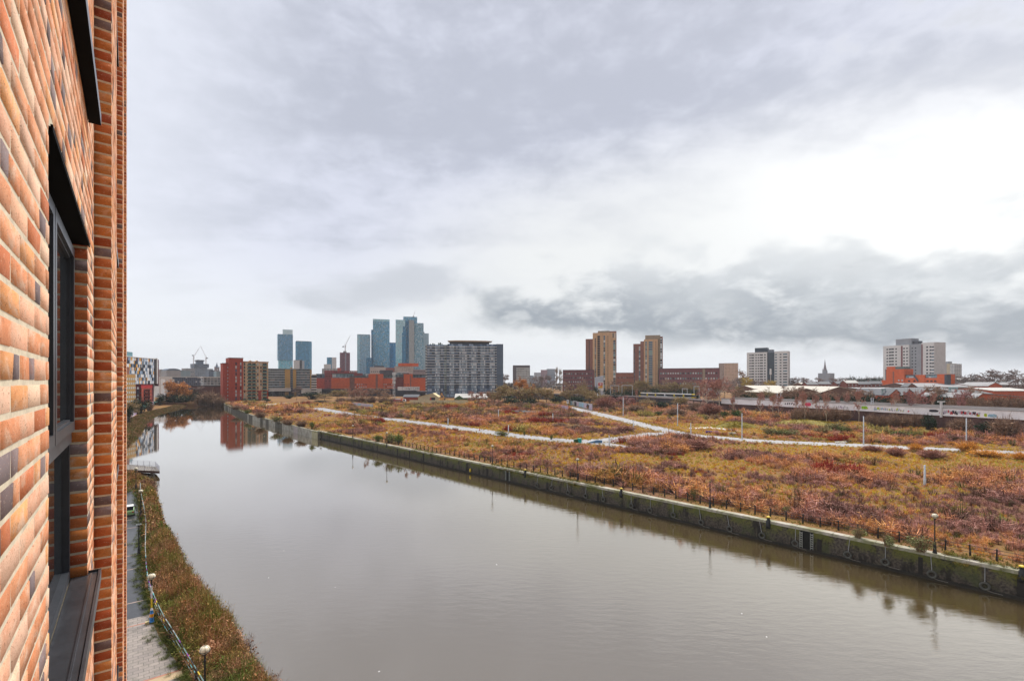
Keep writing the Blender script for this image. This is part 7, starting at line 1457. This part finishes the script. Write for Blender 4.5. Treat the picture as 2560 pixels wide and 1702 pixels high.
KINDS_ = {
 'bare': [tree_proto(s, 0, twigc=(0.21,0.14,0.10)) for s in (1,2,3)], 'grey': [tree_proto(s, 0, twigc=(0.17,0.135,0.125), tw=0.010) for s in (4,5)],
 'olive': [tree_proto(s, 3, 0.022, leafc=(0.20,0.155,0.065), twigc=(0.19,0.13,0.085)) for s in (6,7,8)], 'autumn': [tree_proto(s, 5, 0.026, leafc=(0.36,0.165,0.055), twigc=(0.24,0.12,0.06)) for s in (9,10)],
 'yellow': [tree_proto(s, 5, 0.026, leafc=(0.34,0.25,0.06), twigc=(0.24,0.18,0.08)) for s in (11,)], 'birch': [tree_proto(s, 0, twigc=(0.26,0.135,0.105), slim=True, spread=0.3, tw=0.009) for s in (12,13)],
 'poplar': [tree_proto(s, 2, 0.02, leafc=(0.20,0.17,0.11), slim=True, spread=0.12, upr=1.1) for s in (14,)], 'purple': [tree_proto(s, 0, twigc=(0.24,0.125,0.115)) for s in (15,16)],
 'dark': [bush_proto(s, (0.028,0.05,0.026), (0.05,0.05,0.035), 900, 60, 0.05) for s in (21,22,23)], 'green': [bush_proto(s, (0.10,0.14,0.04), (0.14,0.11,0.05), 500, 60) for s in (24,25)], 'sage': [bush_proto(s, (0.19,0.20,0.085), (0.20,0.14,0.08), 420, 90) for s in (26,27)],
 'brown': [bush_proto(s, (0.19,0.12,0.075), (0.20,0.13,0.09), 260, 260, 0.045) for s in (28,29)], 'amber': [bush_proto(s, (0.56,0.25,0.03), (0.46,0.22,0.05), 300, 200, 0.05) for s in (30,)], 'gorse': [bush_proto(s, (0.045,0.085,0.02), (0.06,0.06,0.03), 900, 50, 0.045) for s in (31,)], 'red': [bush_proto(s, (0.21,0.11,0.085), (0.25,0.12,0.09), 200, 300, 0.045) for s in (32,33)]}
PROT = {}
for kn, lst in KINDS_.items():
    PROT[kn] = [(tb.mesh('trunk', birchm if kn == 'birch' else barkm), np_mesh('crown', V, np.arange(len(V)).reshape(-1,4), cl, plantm)) for tb, V, cl in lst]
BUSH = ('dark','green','sage','brown','amber','gorse','red')
CATN = {k: ('bush','bush') if k in BUSH else ('bare_tree','tree') for k in KINDS_}; CATN['olive'] = ('tree','tree'); CATN['autumn'] = ('autumn_tree','tree'); CATN['birch'] = ('birch_tree','tree'); CATN['poplar'] = ('poplar_tree','tree'); CATN['yellow'] = ('autumn_tree','tree'); CATN['dark'] = ('evergreen_tree','tree'); CATN['gorse'] = ('gorse_bush','bush')
TN = [0]
def tree(kind, px, top, wpx, Y, label, base=G, group=None):
    i = TN[0]; TN[0] += 1; tr, cr = PROT[kind][i % len(PROT[kind])]; nm, ct = CATN[kind]; hgt_ = gz(top, Y)-base; w_ = wpx/F*Y
    r = thing(nm, label, ct, (gx(px,Y), Y, base), (i*2.399) % 6.28, group); link('trunk', tr, r); link('crown', cr, r); r.scale = (w_, w_, hgt_); return r
def row(kind, pxs, tops, w, Ys, label, group, base=G):
    """a run of look-alikes that nothing tells apart"""
    for i, px in enumerate(pxs): tree(kind, px, tops[i % len(tops)], w*(0.85+0.3*((i*7)%5)/4), Ys+((i*37)%9-4)*1.6, label, base, group)
T = tree
# far river bend
T('autumn',444,947,58,434,'rounded rust coloured tree at the bend of the river',GL); T('autumn',463,950,36,440,'smaller rust coloured tree leaning against the rounded one at the river bend',GL); T('dark',421,975,44,428,'dark evergreen at the waterline left of the rust coloured tree',GL); T('dark',470,966,40,445,'dark evergreen right below the rust coloured trees',GL); T('dark',446,983,60,424,'low dark evergreen spread in front of the rust coloured trees',GL); T('dark',490,976,46,436,'dark evergreen left of the big brown willow',GL); T('dark',401,985,26,410,'dark evergreen by the drain pipe end of the patchwork flats',GL)
T('brown',526,974,66,414,'big rounded brown willow bush at the water left of the red flats',GL-0.5); T('brown',503,988,40,410,'smaller brown willow bush at the left foot of the big one',GL-0.5); T('brown',549,990,38,405,'low brown bush between the big willow and the red flats',GL-0.5); T('grey',497,960,30,455,'thin grey tree standing before the arched viaduct',GL)
T('dark',350,988,46,300,'dark evergreen between the tan flats and the painted wall',GL); T('dark',322,1003,24,235,'dark evergreen beside the brick wall edge at the far left',GL); T('olive',332,992,30,262,'scrubby olive tree in front of the tan flats',GL); T('brown',374,1000,24,330,'brown bush behind the pastel painted wall',GL); T('green',322,1072,30,196,'green bramble bush at the left bank above the water',GL-0.4)
# below the flats and railway on the left
row('dark',(612,640,668),(995,996,995),18,446,'low dark clipped bush at the foot of the cream brick flats','clipped bushes at the foot of the flats')
T('grey',742,962,26,470,'thin grey tree left of the second bridge girder'); T('dark',722,985,34,520,'dark evergreen under the railway bridge'); T('dark',782,975,60,500,'broad dark evergreen below the second bridge girder'); T('olive',812,980,44,470,'olive tree right below the second bridge girder'); T('olive',842,972,46,440,'rounded olive tree beneath the left end of the orange offices'); T('dark',800,1000,50,420,'low dark evergreen below the olive tree under the bridge')
row('bare',(868,880,893,905,918,932,948,962),(968,972,966,970),28,470,'bare brown tree in the row below the orange offices','bare trees below the orange offices'); row('birch',(876,889,902,915),(966,970),16,440,'slim pale trunked birch below the orange offices','birches below the orange offices')
row('brown',(852,876,902,930,958,982),(992,994,990,988),38,415,'round brown bush in the thicket below the orange offices','brown thicket bushes below the orange offices'); T('bare',966,978,34,400,'bare tree left of the lattice phone mast'); T('brown',1000,1000,40,400,'brown bush in front of the red lorry'); T('dark',1040,1006,54,395,'dark bush in front of the brick shed wall'); T('dark',1090,1008,60,392,'dark bush below the cream shed wall'); T('brown',1125,1008,50,390,'brown bush below the yard wall near the green shed'); T('dark',1160,1010,40,388,'dark bush at the right end of the yard wall')
row('birch',(1178,1192,1207,1222,1232),(975,982,978),20,380,'thin birch with pale trunk in front of the green shed','birches in front of the green shed')
# the big clump in the middle
T('autumn',1305,938,32,395,'orange topped tree rising from the middle thicket'); T('autumn',1322,955,30,390,'second lower orange tinged tree right of the orange topped one'); T('olive',1262,958,56,372,'large olive brown tree at the left of the middle thicket'); T('olive',1297,956,66,356,'largest rounded olive brown tree in the centre of the middle thicket'); T('olive',1338,952,64,350,'tall rounded olive brown tree at the right of the middle thicket'); T('olive',1366,968,44,345,'olive brown tree at the right edge of the middle thicket'); T('olive',1236,970,40,380,'olive brown tree beside the yellow platform panels'); T('dark',1276,985,60,345,'dark evergreen under the left part of the middle thicket'); T('dark',1322,990,64,340,'dark evergreen under the centre of the middle thicket'); T('brown',1300,1004,80,325,'wide brown bush along the front of the middle thicket'); T('brown',1352,1004,60,322,'brown bush right of the wide one at the thicket front'); T('brown',1245,1005,50,335,'brown bush left of the wide one at the thicket front'); T('poplar',1392,916,10,900,'tall thin poplar left of the maroon flats'); T('poplar',1401,921,10,900,'shorter thin poplar touching the maroon flats'); T('grey',1247,926,26,760,'grey bare tree at the right corner of the banded apartments'); T('grey',1262,934,26,740,'smaller grey bare tree between the banded apartments and the brown office')
row('grey',(1335,1348,1362,1375),(936,938,934),24,820,'hazy grey tree behind the middle thicket','hazy trees behind the middle thicket')
# right of the middle: in front of maroon flats and tan towers
T('dark',1394,985,50,395,'dark evergreen under the white overhead line portal'); row('olive',(1415,1436,1456,1474),(966,963,960,968),36,420,'olive brown tree in front of the maroon flats','olive trees in front of the maroon flats'); T('dark',1490,960,26,450,'dark conifer in front of the pale blue screen'); T('dark',1521,962,24,450,'dark conifer right of the red and yellow sign'); T('olive',1473,962,40,350,'leaning olive tree above the graffiti wall by the road sign'); T('olive',1500,975,46,340,'olive tree right of the graffiti wall by the road sign'); T('red',1512,990,60,325,'rounded reddish bush right of the graffiti wall'); T('dark',1440,985,60,370,'dark evergreen above the silver graffiti wall'); T('dark',1545,975,60,420,'dark evergreen clump left of the tram')
row('purple',(1530,1547,1563,1580),(988,992),30,352,'slim purple brown bare tree below the tram deck','purple bare trees below the tram deck'); row('olive',(1560,1586,1610,1636,1660,1688,1714,1742),(947,951,946,949),40,470,'olive brown tree behind the tram','olive trees behind the tram'); row('dark',(1575,1606,1640,1675,1705,1735),(966,969),44,440,'dark evergreen hedge tree just behind the tram','dark evergreens behind the tram'); T('birch',1592,968,10,345,'single pale trunk sapling in front of the tram left end')
T('dark',1650,998,60,300,'dark evergreen in front of the tram deck'); T('olive',1616,990,50,310,'olive bush tree in front of the tram, left of the dark evergreen'); T('olive',1700,990,56,312,'olive bush tree in front of the tram, right of the dark evergreen'); T('brown',1740,1002,60,290,'brown bush in front of the right end of the tram'); T('brown',1590,1010,56,290,'brown bush behind the tall pole left of the dark evergreen'); T('gorse',1643,1025,26,265,'small dark gorse below the evergreen in front of the tram'); T('red',1775,1004,70,265,'reddish bush below the tall birches'); T('brown',1690,1018,70,262,'low brown bush right of the small dark gorse')
T('birch',1768,943,58,300,'tall pale stemmed birch, leftmost of the pair near the graffiti viaduct'); T('birch',1797,938,62,296,'tall pale stemmed birch, right one of the pair near the graffiti viaduct'); T('birch',1783,950,40,305,'shorter birch between the tall pair of birches'); T('bare',1832,958,46,310,'bare brown tree right of the tall birches'); T('bare',1858,918,28,640,'wide bare tree just left of the white and navy tower'); T('yellow',1866,938,34,560,'yellow leaved tree at the left foot of the white and navy tower'); T('yellow',1925,946,30,560,'yellow leaved tree at the middle foot of the white and navy tower'); T('grey',1892,945,34,520,'grey bare tree at the foot of the white and navy tower'); T('grey',1838,942,36,540,'grey bare tree left of the yellow leaved tree'); T('grey',1812,948,40,520,'grey bare tree behind the right birch'); T('dark',1862,975,52,330,'dark evergreen behind the left end of the viaduct'); T('dark',1905,983,50,330,'second dark evergreen behind the viaduct, under the white mast'); row('olive',(1842,1878,1915),(962,966),34,345,'olive tree in the thicket below the white and navy tower','olive trees below the white and navy tower')
T('gorse',1836,1018,42,240,'dark green gorse bush beside the white graffiti panel'); T('gorse',1811,1024,26,238,'smaller dark green gorse bush left of the big one'); row('birch',(1833,1900,1932,1946),(985,976,980),20,248,'thin pale trunked birch in front of the dark viaduct wall','birches before the viaduct wall'); row('birch',(1990,2005,2041,2098,2120),(985,975,978),16,236,'thin bare birch in front of the graffiti parapet','birches before the graffiti parapet')
row('bare',(1975,2010,2042,2075,2130,2165),(972,968,975,970),40,330,'bare brown tree behind the graffiti parapet','bare trees behind the graffiti parapet'); row('dark',(1960,1990,2022,2060,2095,2125,2150,2180,2215,2260,2300,2330,2362),(984,980,986,979),46,300,'dark evergreen in the hedge behind the graffiti parapet','hedge behind the graffiti parapet'); row('brown',(2240,2390,2425,2455,2490,2520,2550),(988,984,986),44,262,'brown bush behind the right part of the graffiti parapet','bushes behind the right part of the parapet'); row('dark',(2410,2440,2500,2535),(990,986),46,275,'dark evergreen below the red walled sheds at the right','evergreens below the red walled sheds'); row('purple',(2272,2395,2408,2310),(968,972),26,215,'thin purple bare tree in front of the graffiti parapet','purple trees before the parapet')
row('brown',(1990,2014,2040,2062,2086,2112),(1018,1014,1020),44,222,'brown bush at the foot of the graffiti viaduct','bushes at the foot of the graffiti viaduct'); row('brown',(2180,2206,2236,2262,2290),(1030,1034),40,196,'brown bramble at the foot of the viaduct right of the lime tag','brambles at the foot of the viaduct'); T('dark',2322,1030,40,178,'dark green bush hiding the viaduct foot right of the white T post'); T('dark',2462,1045,50,158,'dark bush at the viaduct foot near the two lime tags'); T('brown',2400,1040,60,166,'brown bush at the viaduct foot behind the pale teal pole'); T('brown',2515,1036,80,152,'large brown bush at the viaduct foot by the right edge')
row('birch',(2012,2066,2147,2236,2286,2330),(968,976,962,972),20,212,'thin pale birch rising in front of the parapet graffiti','pale birches rising before the parapet'); row('bare',(1960,1996,2030,2330,2350,2420,2440),(962,958,966),38,330,'tall bare tree standing among the sheds behind the parapet','tall bare trees among the sheds'); row('bare',(1420,1452,1538,1606,1668,1722),(948,942,950),36,480,'tall bare brown tree in front of the maroon flats and tan towers','tall bare trees before the flats')
# far trees on the horizon
T('grey',2468,921,56,560,'tall bare tree with a ragged crown right of the pale tower'); T('grey',2497,926,46,560,'bare ragged tree right next to the tallest ragged one at the right'); T('grey',2538,921,40,560,'bare spreading tree nearest the right edge'); T('grey',2556,935,40,540,'low bare tree cut by the right edge'); row('grey',(2395,2412,2430,2446,2512,2524),(936,934,932),32,640,'hazy grey tree on the skyline at the right','hazy skyline trees at the right'); row('grey',(1985,2003,2022,2084,2102,2122,2142,2163,2184,2200,1978,2050),(942,939,944,940),30,780,'hazy grey tree on the skyline by the church','hazy skyline trees by the church')
row('dark',(2128,2148,2172,2192),(936,938),34,760,'dark hazy tree on the skyline right of the church','dark skyline trees right of the church'); row('dark',(2440,2466,2490,2515,2545),(945,948),46,600,'dark hazy tree under the ragged trees at the right','dark trees under the ragged trees')
# bushes on the waste ground
def bush(kind, px, base, top, w, label, group=None): 
    p = at(px, base); return tree(kind, px, top, w, p.y, label, G, group)
for a_ in (('sage',1923,1088,1064,44,'grey green bush, left of two below the grassy mound'),('green',1950,1088,1068,40,'green bush in the middle of the group right of the bare concrete'),('sage',1976,1090,1070,46,'grey green bush at the right of the group below the grassy mound'),('sage',2052,1084,1062,46,'grey green bush left of the tall white pole group'),('sage',2090,1080,1050,54,'tall grey green bush just left of the tall white pole'),('green',2118,1083,1062,40,'green bush touching the tall white pole'),('sage',2066,1086,1066,36,'small sage bush in front of the tall grey green one'),('green',2212,1086,1072,40,'bright green bush right of the tall white pole'),('green',2245,1090,1074,44,'second bright green bush further right of the tall white pole'),('green',2274,1090,1076,28,'small green bush at the end of the bright green pair'),('sage',2304,1078,1068,20,'small pale green bush above the bright green pair'),('amber',2290,1128,1106,46,'amber bush straddling the side road, left one'),('amber',2420,1130,1100,64,'big glowing amber bush by the pale teal pole'),('amber',2380,1112,1102,26,'small orange tuft left of the big amber bush'),('amber',2470,1142,1122,90,'long amber bush along the near edge of the side road'),('amber',2555,1150,1126,60,'amber bush at the right edge below the side road'),('red',2240,1140,1118,60,'dark red bush on the near edge of the side road, leftmost'),('red',2330,1146,1122,80,'dark red bush between the two amber bushes'),('red',2180,1128,1112,50,'dark brown bush where the side road meets the tall white pole'),('green',998,1108,1080,34,'bright green bush growing over the quay wall'),('green',945,1104,1084,30,'green bush on the quay top left of the bright one'),('sage',975,1106,1076,40,'olive bush behind the bright green quay bush'),('green',780,1072,1050,18,'dark green bush at the step in the quay wall'),('brown',720,1062,1046,40,'brown bush overhanging the graffiti quay wall'),('sage',690,1054,1036,34,'olive bush above the older quay wall'),('green',618,1034,1020,20,'green bush near the gravel yard on the riverbank'),('brown',650,1044,1028,36,'brown bush on the older quay wall between lamps'),('brown',590,1024,1012,30,'brown bush on the bank below the red flats'),('brown',755,1066,1048,40,'brown bush left of the step in the quay wall'),('green',873,1058,1048,20,'round green bush in the yellow grass near the road'),('green',950,1060,1050,10,'small dark green shrub beside the road'),('green',1255,1090,1074,40,'dark green bush on the near road edge'),('green',1311,1088,1076,8,'small upright green shrub at the road edge'),('green',1378,1098,1084,12,'small green shrub left of the teal bin'),('sage',1480,1192,1176,24,'pale green bush behind the railing right of the middle globe lamp'),('sage',1640,1226,1204,36,'pale green bush by the railing near the second bollard'),('sage',1966,1286,1258,24,'upright pale green bush by the third bollard'),('sage',2145,1345,1312,34,'pale yellow green weed bush between railing posts left of the nearest lamp'),('sage',2300,1378,1330,60,'yellow green weed bush beside the nearest quay lamp'),('sage',2218,1366,1326,34,'green weed bush on the railing left of the nearest lamp pair'),('red',1660,1118,1092,120,'wide dark red bush in the fork between road stub and side road'),('red',1740,1122,1096,110,'wide purple brown bush right of the one in the road fork'),('red',1600,1115,1100,60,'low red bush at the tip of the road fork'),('red',1560,1078,1062,70,'dark red bush inside the yellow road loop'),('brown',1450,1072,1060,70,'olive brown bush inside the road loop'),('brown',1400,1066,1056,50,'low brown bush at the left of the road loop')): bush(*a_)
row('birch',(1015,1030,1045,1078),(1072,1080,1066),12,148,'spindly birch sapling behind the quay railing','birch saplings behind the quay railing'); row('birch',(913,920),(1058,1062),8,165,'spindly sapling in the pair above the quay wall','spindly saplings above the quay')
# distant woods that read as one mass
n = 900; px_ = RNG.uniform(1150, 2700, n); Yd = RNG.uniform(900, 2200, n); P = np.column_stack([(px_-CX)/F*Yd, Yd, np.full(n,G)]); hh = RNG.uniform(9,17,n)
o = scatter('distant_woods', [np.concatenate([leaves(60, 500+i, 0.5, 0.12, 0.5, 0.5)]) for i in range(4)], P, hh*1.3, hh, np.array([[0.10,0.085,0.07]])*RNG.uniform(0.6,1.4,(n,1)), plantm, 0.3); o['kind'] = 'stuff'; o['label'] = 'hazy woods along the horizon'
n = 700; px_ = RNG.uniform(330, 1290, n); Yd = RNG.uniform(700, 1100, n); P = np.column_stack([(px_-CX)/F*Yd, Yd, np.full(n,G)]); hh = RNG.uniform(6,12,n)
# rough thicket below the embankment
n = 2600; Yd = RNG.uniform(232, 400, n); px_ = RNG.uniform(860, 2250, n); P = np.column_stack([(px_-CX)/F*Yd, Yd]); P = P[before_rail(P)]; P = P[fields(P) > 4]; k = fbm(P[:,0],P[:,1],0.03,8) > 0.44; P = P[k]; hh = RNG.uniform(1.2,3.2,len(P))
c = np.array([[0.31,0.20,0.14]])*RNG.uniform(0.6,1.35,(len(P),1)); c = np.where((RNG.random(len(P))<0.22)[:,None], np.array([[0.15,0.15,0.06]]), c)
o = scatter('thicket', [np.concatenate([twigs(26, 600+i, 0.5, 0.02, 1.0, 3), leaves(36, 620+i, 0.5, 0.07, 0.4, 0.5)]) for i in range(5)], np.column_stack([P, np.full(len(P),G)]), hh*1.5, hh, c, plantm, 0.3); o['kind'] = 'stuff'; o['label'] = 'rough brown thicket between the waste ground and the tram line'
# grassy mounds
for px, py, w, hh, lb in ((2010,1062,16,2.2,'long low grassy mound behind the grey green bushes'),(1838,1068,9,2.4,'small grassy mound behind the bare concrete patch')):
    p = at(px,py); mb = MB(); K = 20; rings = [(1,0),(0.8,0.35),(0.5,0.75),(0.22,0.95),(0.02,1)]; n0 = 0
    for rr_, zz_ in rings:
        for i in range(K): t = 2*PI*i/K; j = 1+0.12*math.sin(3*t+px); mb.v.append((w*rr_*j*math.cos(t), w*0.5*rr_*j*math.sin(t), hh*zz_-0.1))
    for q in range(4):
        for i in range(K): j = (i+1)%K; mb.f.append((q*K+i,q*K+j,(q+1)*K+j,(q+1)*K+i)); mb.m.append(0); mb.c.append(None)
    solo('grassy_mound', mb, M('mound_grass', (0.24,0.19,0.035), 0.95, 0.5, 0.9), lb, 'mound', 'grassy mounds', (p.x,p.y,G), 0, True)
MP = []
for px, py, w, hh in ((2010,1062,16,2.2),(1838,1068,9,2.4)):
    p = at(px,py)
    for _ in range(420):
        t = random.uniform(0,2*PI); r_ = math.sqrt(random.random()); MP.append((p.x+w*r_*math.cos(t), p.y+w*0.5*r_*math.sin(t), G+hh*max(0,1-r_**1.7)-0.15))
MP = np.array(MP); o = scatter('mound_tufts', protoG, MP, RNG.uniform(0.8,1.6,len(MP)), RNG.uniform(0.35,0.8,len(MP)), np.array([[0.42,0.33,0.045]])*RNG.uniform(0.5,1.35,(len(MP),1)), plantm, 0.3); o['kind'] = 'stuff'
# flecks on the water
n = 26; P = np.column_stack([RNG.uniform(-60,40,n), RNG.uniform(25,110,n)]); P = P[(quay_n(P) < -1.5)]; P = P[(P[:,0]+0.78*P[:,1] > 6)]
fl = np.array([[[-0.05,-0.04,0.008],[0.05,-0.04,0.008],[0.05,0.04,0.008],[-0.05,0.04,0.008]]]); o = scatter('floating_flecks', [fl], np.column_stack([P, np.zeros(len(P))]), RNG.uniform(0.6,1.5,len(P)), np.ones(len(P)), np.full((len(P),3),0.6), plantm, 0.2); o['kind'] = 'stuff'
# ------------------------------------------------------------------ air
HAZE = 0.00009
if HAZE:
    hm_ = bpy.data.materials.new('haze_air'); hm_.use_nodes = True; nt = hm_.node_tree; nt.nodes.clear(); ou = nd(nt,'ShaderNodeOutputMaterial'); pv = nd(nt,'ShaderNodeVolumePrincipled'); pv.inputs['Density'].default_value = HAZE; pv.inputs['Color'].default_value = (0.86,0.91,1.0,1); pv.inputs['Anisotropy'].default_value = 0.2; nt.links.new(pv.outputs[0], ou.inputs['Volume'])
    mb = MB(); mb.box(-4800,4800,-700,4800,-3.2,240); o = struct('haze', mb, hm_, 'stuff')
S.cycles.volume_bounces = 0
